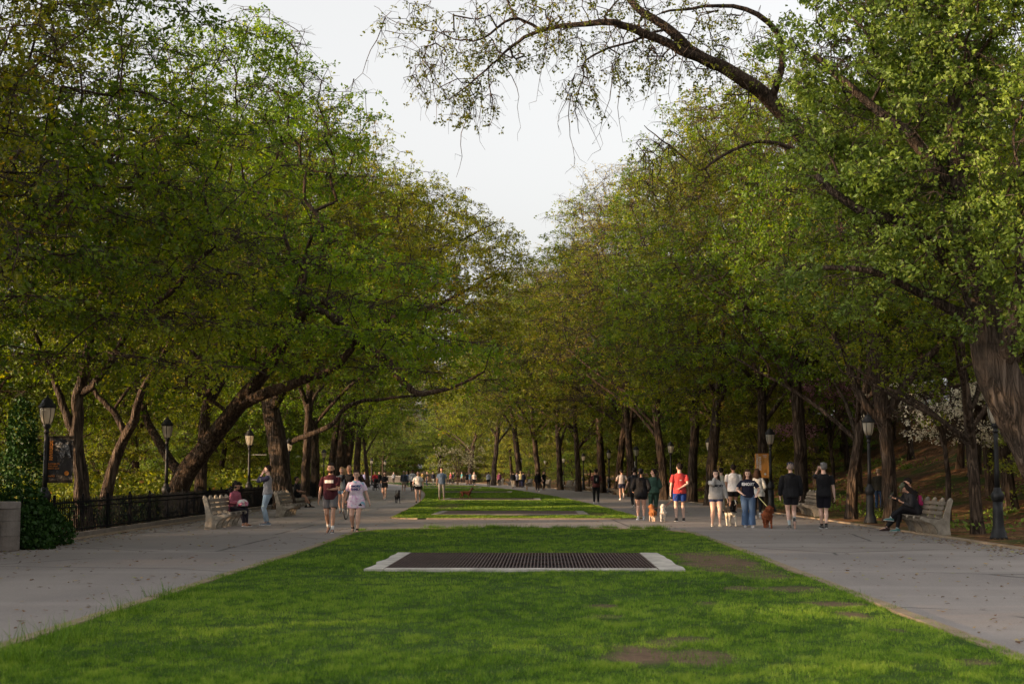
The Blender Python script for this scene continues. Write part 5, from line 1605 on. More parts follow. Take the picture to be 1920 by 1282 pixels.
    if hair_style == 'pony':
        hm.loft([hd((0, 0.10, 0.13)), hd((0.03, 0.15, 0.10)), hd((0.05, 0.17, 0.0)), hd((0.05, 0.15, -0.12)), hd((0.04, 0.14, -0.20))], [0.022, 0.032, 0.034, 0.026, 0.01], 10)
    if hair_style == 'ponyside':
        hm.loft([hd((0, 0.10, 0.10)), hd((0.06, 0.13, 0.06)), hd((0.13, 0.12, 0.0)), hd((0.19, 0.10, -0.09)), hd((0.23, 0.09, -0.14))], [0.022, 0.032, 0.036, 0.03, 0.01], 10)
    if hair_style == 'bun':
        hm.ball((0, 0.11, 0.15), 0.042, 12, 8, M=HM)
    if hair_style == 'blown':
        for k_ in range(16):
            u_ = rough.uniform(-1, 1); v_ = rough.uniform(-0.06, 0.14)
            hm.loft([hd((0.04, 0.05 * u_, v_)), hd((0.10 + .02 * u_, 0.06, v_ + 0.01)), hd((0.16 + 0.03 * u_, 0.05, v_ - 0.02 + 0.04 * u_)), hd((0.20, 0.06, v_ - 0.08))], [0.03, 0.032, 0.024, 0.008], 8)
    if hm.v: hm.build('hair', hm_, r, remesh=max(vox, 0.008), relax=1)
    # clothes
    kind, tcol = top[0], top[1]
    infl = {'tee': 0.022, 'sweater': 0.036, 'jacket': 0.032, 'tank': 0.014}[kind]
    hem = {'tee': 0.845, 'sweater': 0.86, 'jacket': 0.83, 'tank': 0.93}[kind]
    if len(top) > 2 and top[2]: hem = top[2]
    tm_ = top[3] if len(top) > 3 and top[3] else cloth(tcol, kind)
    sl = {'tee': 0.72, 'sweater': 2.0, 'jacket': 2.0, 'tank': 0.02}[kind]
    m = MB()
    rows = []
    hz = hem
    base_ = [(u[0], u[1], u[2], u[3]) for u in U]
    def sect(zq):
        for u0, u1 in zip(base_, base_[1:]):
            if u0[0] <= zq <= u1[0]:
                f = (zq - u0[0]) / (u1[0] - u0[0]); return [u0[i] * (1 - f) + u1[i] * f for i in range(4)]
        return base_[0] if zq < base_[0][0] else base_[-1]
    zs = [hem, hem + 0.012] + [z_ for z_ in (0.78, 0.84, 0.90, 0.97, 1.06, 1.14, 1.24, 1.33, 1.385, 1.425, 1.452, 1.466) if z_ > hem + 0.03]
    for zq in zs:
        q = sect(max(zq, 0.84)); loose = infl * (1.25 if zq < 1.2 else 1.0)
        wmin = 0.150 * b if kind != 'tank' else 0
        a_ = max(q[1] + loose, wmin + loose) if zq < 1.3 else q[1] + infl * 0.8
        if zq < 1.0 and not hip and kind != 'tank':
            f_ = min(1, (1.0 - zq) / 0.08); a_ = a_ * (1 - f_) + f_ * max(a_, (hw + 0.088 * b * leg_w) + loose * .8 + (.035 if hem < .8 else 0)); q = [q[0], q[1], max(q[2], q[2] * (1 - f_) + f_ * .140 * b), q[3]]
        rows.append((T((0, q[3], zq)), (a_, q[2] + loose * (1.0 if zq < 1.40 else 0.4))))
    rows[0] = (rows[0][0], (rows[0][1][0] * 0.985, rows[0][1][1] * 0.985))
    m.loft([p for p, _ in rows], [q for _, q in rows], 22, up=up)
    for s in 'RL':
        S_, E, Wp = sh[s], eb[s], wr[s]
        pts = [S_.lerp(T((0, 0, 1.36)), 0.45), S_, S_.lerp(E, 0.3)]; rr = [0.048 + infl * .3, 0.045 * b + infl * 0.4, 0.046 * b + infl * .8]
        if sl < 0.1: pts = pts[:2]; rr = [0.055, 0.045]
        elif sl < 1: pts += [S_.lerp(E, sl)]; rr += [0.044 + infl * 1.25]
        else:
            pts += [S_.lerp(E, 0.8), E, E.lerp(Wp, 0.35), E.lerp(Wp, 0.80), E.lerp(Wp, 0.93)]; rr += [0.040 + infl, 0.040 + infl * .9, 0.038 + infl * .8, 0.030 + infl * .75, 0.028 + infl * .35]
        m.loft(pts, rr, 14)
    if kind == 'jacket' and 'hood' in (extras or {}):
        m.loft([T((0, 0.07, 1.47)), T((0, 0.11, 1.44)), T((0, 0.125, 1.36))], [(0.085, .03), (0.10, .04), (0.05, .02)], 12)
    shirt = m.build({'tee': 't_shirt', 'sweater': 'sweatshirt', 'jacket': 'jacket', 'tank': 'tank_top'}[kind], tm_, r, remesh=vox, relax=2)
    bk, bcol = bottom[0], bottom[1]
    m = MB()
    inf = {'shorts': 0.020, 'trousers': 0.016, 'wide': 0.026, 'tights': 0.008, 'micro': 0.016}[bk]
    w0 = sect(0.97)
    m.loft([hipc + Vector((0, 0, d_)) if not lean else TM @ Vector((0, 0.004, d_)) for d_ in (-0.10, -0.02, 0.06, 0.115)], [(0.150 * b + inf, 0.098 * b + inf), (0.168 * b + inf, 0.118 * b + inf), (w0[1] + inf, w0[2] + inf), (w0[1] * .93 + inf * .6, w0[2] * .95 + inf * .6)], 20, up=up)
    for s in 'RL':
        A, K, N = hp[s], kn[s], an[s]; lw_ = b * leg_w
        if bk in ('shorts', 'micro'):
            e = 0.60 if bk == 'shorts' else 0.30
            if len(bottom) > 2: e = bottom[2]
            m.loft([A + Vector((0, 0, 0.05)), A.lerp(K, 0.12), A.lerp(K, e * 0.8), A.lerp(K, e)], [0.090 * lw_ + inf, 0.093 * lw_ + inf, 0.080 * lw_ + inf * 1.25, 0.076 * lw_ + inf * 1.35], 16)
        else:
            wd = {'trousers': (0.5, 1.0), 'wide': (1.5, 3.2), 'tights': (0.6, 0.5)}[bk]
            m.loft([A + Vector((0, 0, 0.05)), A.lerp(K, 0.15), A.lerp(K, 0.5), A.lerp(K, 0.9), K, K.lerp(N, 0.33) + Vector((0, .008, 0)), K.lerp(N, 0.7), K.lerp(N, 0.93 if bk != 'wide' else 1.02)],
                   [0.088 * lw_ + inf, 0.091 * lw_ + inf, 0.077 * lw_ + inf, 0.060 * lw_ + inf * 1.1, 0.056 * lw_ + inf, 0.057 * lw_ + inf * wd[0], 0.043 + inf * (wd[0] + wd[1]) / 2 * 1.1, 0.038 + inf * wd[1] * 0.95], 14)
    m.build({'shorts': 'shorts', 'micro': 'shorts', 'wide': 'jeans', 'trousers': 'trousers', 'tights': 'leggings'}[bk], bottom[3] if len(bottom) > 3 else cloth(bcol, bk), r, remesh=vox, relax=2)
    for s in 'RL':
        N = an[s]; d = toe[s]; upv = Vector((0, 0, 1)) if abs(d.z) < .8 else Vector((0, 1, 0))
        upv = (upv - d * upv.dot(d)).normalized()
        fp = N - upv * 0.045
        m = MB()
        m.loft([fp - d * 0.085 - upv * 0.0, fp - d * 0.07, fp - d * 0.02, fp + d * 0.05, fp + d * 0.12 - upv * .006, fp + d * 0.175 - upv * .014, fp + d * 0.195 - upv * .018],
               [(0.018, 0.022), (0.036, 0.038), (0.040, 0.046), (0.042, 0.040), (0.046, 0.030), (0.036, 0.022), (0.014, 0.010)], 12, up=upv)
        m.loft([N + upv * 0.025, N - upv * 0.03], [0.040, 0.042], 10)
        sh_ = m.build('shoe', plain('shoe_leather', shoes, 0.6, var=0.15, scale=8, bump=0) if near else cloth(shoes, 'shoe'), r, remesh=max(vox, 0.008), relax=1)
        if near:
            bt = fp - upv * 0.032
            MB().loft([bt - d * 0.088, bt - d * 0.06, bt + d * 0.04, bt + d * 0.13, bt + d * 0.198], [(0.024, 0.013), (0.038, 0.014), (0.043, 0.013), (0.047, 0.012), (0.018, 0.012)], 12, up=upv).build('sole', plain('shoe_sole', soles, 0.7, var=.05, bump=0), sh_, smooth=True)
        if socks:
            K = kn[s]
            MB().loft([N + upv * 0.0, N.lerp(K, 0.10), N.lerp(K, 0.26 if len(socks) < 4 else socks[3])], [0.040, 0.039, 0.043], 12).build('sock', cloth(socks[:3], 'sock', 0.05), r, smooth=True)
    r_info = dict(root=r, T=T, HM=HM, wr=wr, eb=eb, shirt=shirt, sh=sh, k=k, kn=kn, an=an, TM=TM)
    return r_info

def chest_text(pi, body, size, mat, z, name='lettering', x0=0.0, back=False, bold=0.004):
    """lettering pressed onto the shirt front"""
    bvh = BVHTree.FromObject(pi['shirt'], bpy.context.evaluated_depsgraph_get())
    M = Matrix.Translation((x0, 0, z)) @ FACE
    if back: M = Matrix.Translation((x0, 0, z)) @ Matrix.Rotation(PI, 4, 'Z') @ FACE
    o = text_mesh(body, size, mat, name, pi['root'], M, ext=0.0, bold=bold)
    s = 1 if back else -1
    dr = Vector((0, -s, 0))
    for v in o.data.vertices:
        p = pi['TM'] @ (Vector((v.co.x, 0, v.co.z)) - Vector((0, 0, 0.915)))
        st = Vector((p.x, s * 0.6, p.z))
        h = bvh.ray_cast(st, dr)
        if h[0] is not None: v.co = h[0] - dr * 0.007
        else: v.co = Vector((p.x, s * 0.14, p.z))
    return o
def chest_patch(pi, w_, h_, z, mat, x0=0, name='print', nx=10, nz=5, back=False):
    bvh = BVHTree.FromObject(pi['shirt'], bpy.context.evaluated_depsgraph_get())
    s = 1 if back else -1; V = []; F = []
    for off in (0.006, 0.001):
        for j in range(nz + 1):
            for i in range(nx + 1):
                p = pi['TM'] @ (Vector((x0 + w_ * (i / nx - .5), 0, z + h_ * (j / nz - .5))) - Vector((0, 0, 0.915)))
                h = bvh.ray_cast(Vector((p.x, s * 0.6, p.z)), Vector((0, -s, 0)))
                V.append((h[0] + Vector((0, s * off, 0))) if h[0] is not None else Vector((p.x, s * 0.14, p.z)))
    n = (nx + 1) * (nz + 1)
    for j in range(nz):
        for i in range(nx):
            a = j * (nx + 1) + i; F.append((a, a + 1, a + nx + 2, a + nx + 1))
    MB().add(V, F).build(name, mat, pi['root'], smooth=True)

# ------------------------------------------------------------------ dogs
def dog(x, y, heading, label, coat, L=0.62, hgt=0.52, fluffy=0.0, coat2=None, tail='up', ear='drop', head_dir=(0, 0), z=0.0, vox=0.009, legs_col=None, snout=1.0, stride=0.09, group='dogs being walked'):
    """faces -Y"""
    r = empty('dog', (x, y, z), heading, label, 'dog', group)
    k = hgt / 0.52; F_ = 1 + fluffy
    m = MB()
    h0 = hgt
    Y0, Y1 = -L * 0.42, L * 0.42
    # trunk: deep chest that narrows to the belly
    m.loft([(0, Y1 + .03, h0 - 0.10 * k), (0, Y1 - .03 * k, h0 - 0.10 * k), (0, Y1 * 0.55, h0 - 0.105 * k), (0, 0, h0 - 0.12 * k), (0, Y0 * 0.5, h0 - 0.14 * k), (0, Y0 * 0.85, h0 - 0.13 * k), (0, Y0 - .04, h0 - 0.08 * k)],
           [(0.04 * k * F_, 0.05 * k * F_), (0.075 * k * F_, 0.085 * k * F_), (0.075 * k * F_, 0.085 * k * F_), (0.080 * k * F_, 0.095 * k * F_), (0.092 * k * F_, 0.125 * k * F_), (0.085 * k * F_, 0.115 * k * F_), (0.05 * k * F_, 0.06 * k * F_)], 16, up=(0, 0, 1))
    hx, hz = head_dir
    hc = Vector((hx * 0.10, Y0 - 0.13 * k, h0 + 0.12 * k + hz * 0.1))
    m.loft([(0, Y0 + 0.02, h0 - 0.07 * k), (hx * .03, Y0 - 0.05 * k, h0 + 0.02 * k), hc + Vector((0, 0.03 * k, -0.02 * k))], [0.085 * k * F_, 0.066 * k * F_, 0.058 * k * F_], 12)
    m.ball(hc, (0.062 * k * F_, 0.075 * k * F_, 0.062 * k * F_), 14, 10)
    mz = hc + Vector((hx * 0.09, -0.13 * k * snout, -0.035 * k))
    m.loft([hc + Vector((hx * .02, -0.04 * k, -0.012 * k)), hc.lerp(mz, 0.6), mz], [0.042 * k * F_, 0.033 * k * F_, 0.022 * k], 10)
    for sx in (-1, 1):
        if ear == 'drop': m.loft([hc + Vector((sx * 0.045 * k, 0.01, 0.04 * k)), hc + Vector((sx * 0.078 * k * F_, 0.005, 0.0)), hc + Vector((sx * 0.080 * k * F_, 0.0, -0.065 * k))], [(0.02 * k, 0.03 * k), (0.016 * k * F_, 0.036 * k), (0.008 * k, 0.02 * k)], 8, up=(0, 1, 0))
        else: m.loft([hc + Vector((sx * 0.035 * k, 0.01, 0.04 * k)), hc + Vector((sx * 0.05 * k, 0.012, 0.115 * k))], [(0.028 * k, 0.015 * k), (0.004, 0.004)], 8, up=(0, 1, 0))
    if tail == 'up': m.loft([(0, Y1, h0 - 0.06 * k), (0, Y1 + 0.08 * k, h0 + 0.03 * k), (0.01, Y1 + 0.11 * k, h0 + 0.13 * k), (0.02, Y1 + 0.08 * k, h0 + 0.20 * k)], [0.028 * k * F_, 0.022 * k * F_, (0.020 + .02 * fluffy) * k * F_, 0.01 * k], 8)
    elif tail == 'side': m.loft([(0, Y1, h0 - 0.06 * k), (0.06 * k, Y1 + 0.05 * k, h0 + 0.0 * k), (0.17 * k, Y1 + 0.06 * k, h0 - 0.03 * k), (0.24 * k, Y1 + 0.04 * k, h0 - 0.08 * k)], [0.03 * k * F_, 0.03 * k * F_, 0.034 * k * F_, 0.012 * k], 8)
    else: m.loft([(0, Y1, h0 - 0.07 * k), (0.01, Y1 + 0.07 * k, h0 - 0.13 * k), (0.02, Y1 + 0.09 * k, h0 - 0.26 * k)], [0.028 * k * F_, 0.022 * k * F_, 0.01 * k], 8)
    # legs with their joints
    for sx, st in ((-1, 1), (1, -1)):
        xx = sx * 0.062 * k * (1 + .3 * fluffy)
        yo = st * stride
        m.loft([(xx, Y0 * 0.82, h0 - 0.14 * k), (xx, Y0 * 0.72 + yo * 0.1, h0 - 0.23 * k), (xx, Y0 * 0.86 + yo * 0.6, h0 * 0.33), (xx, Y0 * 0.88 + yo, 0.05), (xx, Y0 * 0.90 + yo, 0.025)], [0.055 * k * F_, 0.040 * k * F_, 0.025 * k * F_, 0.020 * k * F_, 0.024 * k * F_], 10)
        m.loft([(xx, Y0 * 0.86 + yo, 0.022), (xx, Y0 * 0.90 + yo - 0.045 * k, 0.018)], [0.024 * k, 0.018 * k], 8)
        yo = -st * stride
        m.loft([(xx, Y1 * 0.78, h0 - 0.12 * k), (xx, Y1 * 0.62 + yo * .3, h0 - 0.25 * k), (xx, Y1 * 1.02 + yo * 0.7, h0 * 0.32), (xx, Y1 * 0.93 + yo, 0.05), (xx, Y1 * 0.93 + yo, 0.025)], [0.068 * k * F_, 0.050 * k * F_, 0.022 * k * F_, 0.019 * k * F_, 0.022 * k * F_], 10)
        m.loft([(xx, Y1 * 0.94 + yo, 0.022), (xx, Y1 * 0.93 + yo - 0.05 * k, 0.018)], [0.022 * k, 0.017 * k], 8)
    if fluffy > 0.15:
        rg = random.Random(int(x * 10)); vs = [v for v in m.v]
        for _ in range(260):
            v = Vector(rg.choice(vs))
            if v.z < h0 * .25: continue
            m.ball(v, 0.018 * k * rg.uniform(.7, 1.4), 6, 4)
    t = NT('dog_coat'); c = t.coord()
    n = t.noise(1.0, 6, 0.7, t.mapping(c, (26, 26, 14)))
    col = t.ramp(n, [(0.3, tuple(q * 0.55 for q in coat)), (0.7, tuple(min(1, q * 1.25) for q in coat))])
    if coat2:
        xyz = t.n('SeparateXYZ'); t.set(xyz.inputs[0], c)
        f = t.math('ADD', xyz.outputs[2], t.math('MULTIPLY', t.noise(6, 3, .5, c), 0.12))
        col = t.mix(t.ramp(f, [(0.0, 1), ((h0 - 0.17) if h0 < 1 else .3, 1.0), (min(.99, h0 - 0.13), 0.0)]), col, coat2)
        fy = t.math('ADD', xyz.outputs[1], 0.0)
        blz = t.math('LESS_THAN', t.math('ABSOLUTE', t.math('SUBTRACT', xyz.outputs[0], hx * .12)), 0.016)
        col = t.mix(t.math('MULTIPLY', blz, t.math('MULTIPLY', t.math('LESS_THAN', xyz.outputs[1], Y0 - .12 * k), 1.0)), col, coat2)
    t.principled(col, 0.9, normal=t.bump(n, 0.8, 0.02), spec=0.2)
    m.build('body', t.m, r, remesh=vox, relax=0 if fluffy > .15 else 1)
    MB().ball(mz + Vector((0, -0.012 * k, 0.006 * k)), 0.013 * k, 8, 6).build('nose', plain('dog_nose', (0.01, 0.008, 0.008), 0.3, var=0), r, smooth=True)
    fm = MB()
    for sx in (-1, 1): fm.ball(hc + Vector((sx * 0.028 * k, -0.060 * k * F_, 0.014 * k)), 0.009 * k, 8, 6)
    fm.build('eyes', plain('dog_eye', (0.012, 0.008, 0.006), 0.2, var=0), r, smooth=True)
    MB().ring((0, Y0 - 0.03 * k, h0 + 0.0), 0.075 * k * F_, 0.008, axis='y', n=18, m=6).build('collar', plain('dog_collar', (0.05, 0.05, 0.06), 0.6), r)
    return r

def strap_obj(name, pts, r_, mat, label, cat):
    c = Vector(pts[0]); o = MB().loft([Vector(p) - c for p in pts], [r_] * len(pts), 6).build(name, mat, None, smooth=True, loc=c)
    return tag(o, label, cat)
def walk(ph=1, st=0.26, lift=0.13):
    """ph=1: right foot forward (planted), left foot behind on its toe"""
    f = (0.0, -st, 0.088, 0.12); b_ = (0.0, st * 1.05, 0.085 + lift, -0.75)
    def p(t, x): return (x, t[1], t[2], t[3])
    return {'R': p(f if ph > 0 else b_, -0.085), 'L': p(b_ if ph > 0 else f, 0.085)}
def g(x, y): 
    p = gp(x, y); return p.x, p.y
def away(a=0): return PI + a
TIEDYE = None
def tiedye():
    t = NT('tie_dyed_cotton'); c = t.coord()
    n = t.noise(2.6, 4, 0.6, c, dist=2.2); n2 = t.noise(3.4, 3, 0.6, t.mapping(c, (1, 1, 1), (3, 1, 4)), dist=2.0)
    col = t.ramp(n, [(0.30, (0.55, 0.18, 0.45)), (0.42, (0.66, 0.50, 0.62)), (0.52, (0.72, 0.62, 0.70)), (0.60, (0.62, 0.30, 0.55)), (0.72, (0.68, 0.55, 0.66))])
    col = t.mix(t.ramp(n2, [(0.54, 0.0), (0.63, 1.0)]), col, (0.20, 0.42, 0.55))
    col = t.mix(t.ramp(n2, [(0.30, 0.8), (0.37, 0.0)]), col, (0.42, 0.10, 0.22))
    return t.principled(col, 0.9, spec=.2)
def denim(name, col):
    t = NT(name); c = t.coord()
    n = t.noise(3.0, 5, 0.6, t.mapping(c, (1, 1, 0.4)))
    cc = t.ramp(n, [(0.32, tuple(x * 0.6 for x in col)), (0.7, tuple(min(1, x * 1.35) for x in col))])
    return t.principled(cc, 0.9, normal=t.bump(t.noise(9, 4, .6, c), 0.5, .015), spec=.2)
# --- the two walking towards the camera on the left
x, y = g(619, 999)
pm = person(x, y, 0.03, 'bearded man in maroon tee with a white bar print and grey shorts walking forward', H=1.80, tone='tan', top=('tee', (0.058, 0.012, 0.018)), bottom=('shorts', (0.115, 0.11, 0.115), 0.70),
            shoes=(0.015, 0.018, 0.035), socks=WHITE_C, feet={'R': (-0.06, 0.16, 0.15, -0.45), 'L': (0.075, -0.18, 0.085, 0.05)}, hands={'R': (-0.30, -0.02, 0.80), 'L': (0.03, -0.30, 1.10)}, build=1.04, head_nod=0.08)
chest_patch(pm, 0.225, 0.075, 1.30, cloth((0.62, 0.60, 0.58), 'print', 0.05), x0=-0.03)
MB().ball((0, -0.048, 0.0), (0.052, 0.048, 0.036), 12, 8, M=pm['HM']).build('beard', hairm(DARKH), pm['root'], smooth=True)
x, y = g(667, 999)
pw_ = person(x, y, 0.02, 'woman in a pink and blue tie-dyed tee and black shorts walking forward', H=1.62, tone='light', female=True, hair=(0.035, 0.018, 0.012), hair_style='ponyside', top=('tee', WHITE_C, 0.70, tiedye()), bottom=('micro', BLACK, 0.42),
             shoes=(0.012, 0.012, 0.014), socks=(0.02, 0.02, 0.02, .12), feet={'R': (-0.10, 0.14, 0.14, -0.5), 'L': (0.06, -0.20, 0.085, 0.05)}, hands={'R': (-0.36, 0.04, 0.80), 'L': (0.40, -0.02, 0.80)}, build=1.12, head_nod=.12)
chest_text(pw_, 'EMORY\nFAMILY', 0.085, cloth((0.05, 0.04, 0.16), 'print'), 1.27, x0=-0.0)
# --- cyclist and the woman behind them
x, y = g(639, 962)
person(x + .02, y, 0.0, 'woman with wind-blown blonde hair in denim shorts behind the man in maroon', H=1.78, tone='light', female=True, hair=(0.42, 0.27, 0.14), hair_style='blown', top=('tee', (0.22, 0.25, 0.27), .9), bottom=('micro', (0.10, 0.16, 0.26), 0.45), shoes=(0.015, 0.015, 0.018), socks=WHITE_C,
       feet={'R': (-0.05, .12, 0.12, -.3), 'L': (.09, -.12, .085, 0)}, vox=0.011)
def bicycle(x, y, rz, label):
    """wheels in the y-z plane, front at -Y"""
    r = empty('bicycle', (x, y, 0), rz, label, 'bicycle')
    RUB = plain('tyre_rubber', (0.014, 0.014, 0.015), 0.8); ST = plain('bike_steel', (0.03, 0.03, 0.035), 0.3, 0.4)
    for yy in (-0.52, 0.52):
        wh = MB().ring((0, 0, 0), 0.325, 0.020, 'x', 36, 8).build('wheel', RUB, r, smooth=True, loc=(0, yy, 0.345))
        MB().ring((0, 0, 0), 0.300, 0.010, 'x', 36, 6).build('rim', plain('rim', (0.3, 0.3, 0.3), .4, .8), wh, smooth=True)
        m = MB()
        for k in range(18):
            q = 2 * PI * k / 18; m.loft([(0.012 * (-1) ** k, 0, 0), (0, 0.30 * math.cos(q), 0.30 * math.sin(q))], [0.0022] * 2, 4)
        m.box((0, 0, 0), (0.05, 0.03, 0.03)).build('spokes', ST, wh)
    m = MB()
    A = (0, -0.40, 0.86); B_ = (0, 0.14, 0.86); C_ = (0, 0.06, 0.30); D = (0, 0.52, 0.345); E_ = (0, -0.44, 0.74)
    for a, b in ((A, B_), (E_, C_), (B_, C_)): m.loft([a, b], [0.018] * 2, 8)
    for s in (-0.035, 0.035):
        m.loft([C_, (s, 0.3, .32), (s, D[1], D[2])], [0.010] * 3, 6); m.loft([B_, (s, 0.34, .6), (s, D[1], D[2])], [0.009] * 3, 6); m.loft([E_, (s, -0.46, .66), (s, -0.52, 0.345)], [0.011] * 3, 6)
    m.loft([E_, A, (0, -0.39, 0.98)], [0.02] * 3, 8)
    m.build('frame', ST, r, smooth=True)
    MB().loft([(-0.30, -0.36, 1.0), (-0.12, -0.42, 1.0), (0, -0.42, 0.99), (0.12, -0.42, 1.0), (0.30, -0.36, 1.0)], [0.013] * 5, 8).build('handlebar', ST, r, smooth=True)
    MB().loft([(0, 0.02, 0.965), (0, 0.14, 0.96), (0, 0.26, 0.975)], [(0.02, .012), (0.045, .02), (0.07, .022)], 10, up=(0, 0, 1)).loft([(0, .16, .95), B_], [.012] * 2, 8).build('saddle', RUB, r, smooth=True)
    m = MB(); m.loft([(-0.09, 0.06, 0.30), (0.09, 0.06, 0.30)], [0.012] * 2, 6); m.box((-0.12, 0.06, 0.47), (0.09, 0.09, 0.02)); m.box((0.12, 0.06, 0.13), (0.09, 0.09, 0.02))
    m.box((-0.08, 0.06, .385), (.015, .02, .17)); m.box((.08, .06, .215), (.015, .02, .17)); m.build('pedals', ST, r)
    return r
x, y = g(651, 974)
bicycle(x, y + .55, -0.10, 'bicycle ridden towards the camera behind the woman in tie-dye')
person(x, y + .55, -0.10, 'cyclist with a shaved head in a black shirt riding behind the woman in tie-dye', H=1.76, tone='tan', hair_style='bald', top=('tee', BLACK), bottom=('shorts', BLACK), hip=(0, 0.14, 1.03), lean=0.42,
       feet={'R': (-0.12, 0.06, 0.57, -.1), 'L': (0.12, 0.06, 0.26, -.1)}, hands={'R': (-0.28, -0.33, 1.04), 'L': (0.28, -0.33, 1.04)}, elbow={'R': (-1, 0.2, -.6), 'L': (1, .2, -.6)}, head_nod=-0.25, vox=.011)
# --- man with the camera phone, left profile
x, y = g(501, 984)
ps = person(x, y, R(-88), 'man in a navy and grey jumper and pale jeans holding something to his face', H=1.78, tone='light', top=('tee', (0.25, 0.24, 0.245), 0.90), bottom=('trousers', (0.30, 0.38, 0.46), 1, denim('pale_denim', (0.30, 0.39, 0.48))), shoes=(0.10, 0.14, 0.19),
            feet={'R': (-0.07, -0.05, 0.085, 0), 'L': (0.07, 0.03, 0.085, 0)}, hands={'R': (-0.04, -0.16, 1.54), 'L': (0.05, -0.16, 1.50)}, elbow={'R': (-0.5, -0.6, -1), 'L': (0.5, -0.6, -1)}, head_nod=.1)
mm = MB()
for s in 'RL':
    S_, E, Wp = ps['sh'][s], ps['eb'][s], ps['wr'][s]
    mm.loft([S_.lerp(ps['T']((0, 0, 1.39)), .3), S_, S_.lerp(E, .3), S_.lerp(E, .85), E, E.lerp(Wp, .4), E.lerp(Wp, .62)], [.082, .080, .074, .066, .062, .056, .045], 14)
mm.build('sleeves', cloth((0.045, 0.040, 0.075), 'sleeve'), ps['root'], remesh=.0085, relax=1)
ph = ps['HM'] @ Vector((0, -0.145, 0.06))
phw = ps['root'].matrix_basis @ ph
o = MB().box((0, 0, 0), (0.012, 0.075, 0.05)).build('phone', plain('phone_black', (0.01, 0.01, 0.012), 0.25), None, bevel=0.003, loc=phw); tag(o, 'small black phone held up to the face of the man in the jumper', 'phone')
o.location = ps['root'].location + Matrix.Rotation(R(-88), 3, 'Z') @ (ph * ps['k'])
# --- woman sitting on the left bench
bl_ = B_L1.location
def sit(benchobj, along, label, heading_extra=0.0, **kw):
    rz = benchobj.rotation_euler[2]
    M = Matrix.Rotation(rz, 3, 'Z')
    p = benchobj.location + M @ Vector((along, -0.02, 0))
    return person(p.x, p.y, rz + heading_extra, label, hip=(0, 0, 0.56), **kw)
pwoman = sit(B_L1, 0.95, 'seated woman with dark curly hair in a dusty pink jacket on the left bench', heading_extra=-0.5, H=1.64, tone='tan', female=True, hair=(0.012, 0.008, 0.007), hair_style='curly', top=('jacket', (0.30, 0.085, 0.12)), bottom=('trousers', (0.016, 0.014, 0.022)), shoes=(0.10, 0.04, 0.02),
             feet={'R': (-0.09, -0.50, 0.085, 0), 'L': (0.08, -0.46, 0.085, 0)}, hands={'R': (-0.10, -0.30, 0.76), 'L': (0.08, -0.30, 0.76)}, lean=0.12, head_nod=0.45)
def floral():
    t = NT('floral_bag'); c = t.coord(); n = t.n('TexVoronoi'); n.inputs['Scale'].default_value = 16; t.set(n.inputs['Vector'], c)
    f = t.n('SeparateColor'); t.set(f.inputs[0], n.outputs['Color'])
    return t.principled(t.ramp(f.outputs[0], [(0, (0.5, .5, .48)), (.35, (.45, .06, .14)), (.5, (.6, .58, .55)), (.72, (.05, .05, .09)), (.85, (.55, .2, .3))], 'CONSTANT'), .8)
rb = pwoman['root']
bp = rb.location + Matrix.Rotation(rb.rotation_euler[2], 3, 'Z') @ Vector((0, -0.34, 0.655))
o = MB().ball((0, 0, 0.04), (0.20, 0.11, 0.10), 18, 12).box((0, 0, -.01), (.34, .18, .10)).build('bag', floral(), None, remesh=.012, relax=3, loc=bp); o.rotation_euler = (0, 0, rb.rotation_euler[2])
tag(o, 'floral pink and white bag on the lap of the seated woman', 'bag')
# sitter behind, bare leg
sit(B_L3, -1.1, 'bare-legged person in black seated on the bench behind the man in maroon', H=1.75, tone='tan', top=('tee', BLACK), bottom=('shorts', BLACK), shoes=BLACK, socks=(0.02, 0.02, 0.02), feet={'R': (-0.12, -0.46, 0.085, 0), 'L': (0.14, -0.62, 0.085, 0)}, hands={'R': (-0.12, -0.3, 0.72), 'L': (0.12, -0.3, 0.72)}, vox=.012)
# --- middle distance
x, y = g(828, 938)
pb_ = person(x, y, 0.0, 'man in a blue-grey tee and khaki trousers standing on the second lawn', H=1.82, tone='tan', hair=DARKH, top=('tee', (0.13, 0.17, 0.24)), bottom=('trousers', (0.27, 0.235, 0.19)), shoes=(0.04, 0.022, 0.015), feet={'R': (-0.11, 0.0, 0.085), 'L': (0.13, 0.05, 0.085, 0)}, hands={'R': (-0.29, 0, .80), 'L': (.30, 0, .80)}, vox=.012, z=.05)
x, y = g(784, 942)
person(x, y, 0.02, 'woman in a white tee and black shorts walking down the left path', H=1.66, tone='light', female=True, hair=(.02, .012, .01), hair_style='bun', top=('tee', (0.62, 0.58, 0.55), .93), bottom=('shorts', BLACK, .45), shoes=BLACK, feet=walk(1, .12, .05), hands={'R': (-0.26, -0.24, 0.98), 'L': (.30, -.05, .78)}, vox=.012, build=1.1)
x, y = g(721, 936)
person(x, y, -0.1, 'woman in black tee and black shorts jogging beside the pram', H=1.64, tone='light', female=True, hair=(.06, .03, .018), hair_style='pony', top=('tee', BLACK, .9), bottom=('shorts', BLACK, .42), shoes=(.6, .55, .52), feet=walk(-1, .2, .12), hands={'R': (-0.18, -0.26, 1.05), 'L': (.08, -.30, 1.08)}, vox=.012)
x, y = g(745, 943)
dog(x, y, 0.35, 'small black dog with a raised tail trotting alone on the left path', (0.014, 0.013, 0.014), L=.55, hgt=.50, tail='up', ear='up', vox=.012)
x, y = g(873, 937)
dog(x, y, R(95), 'reddish-brown dog standing on the second lawn', (0.13, 0.045, 0.022), L=.62, hgt=.50, tail='down', vox=.012, z=.045)
x, y = g(757, 921)
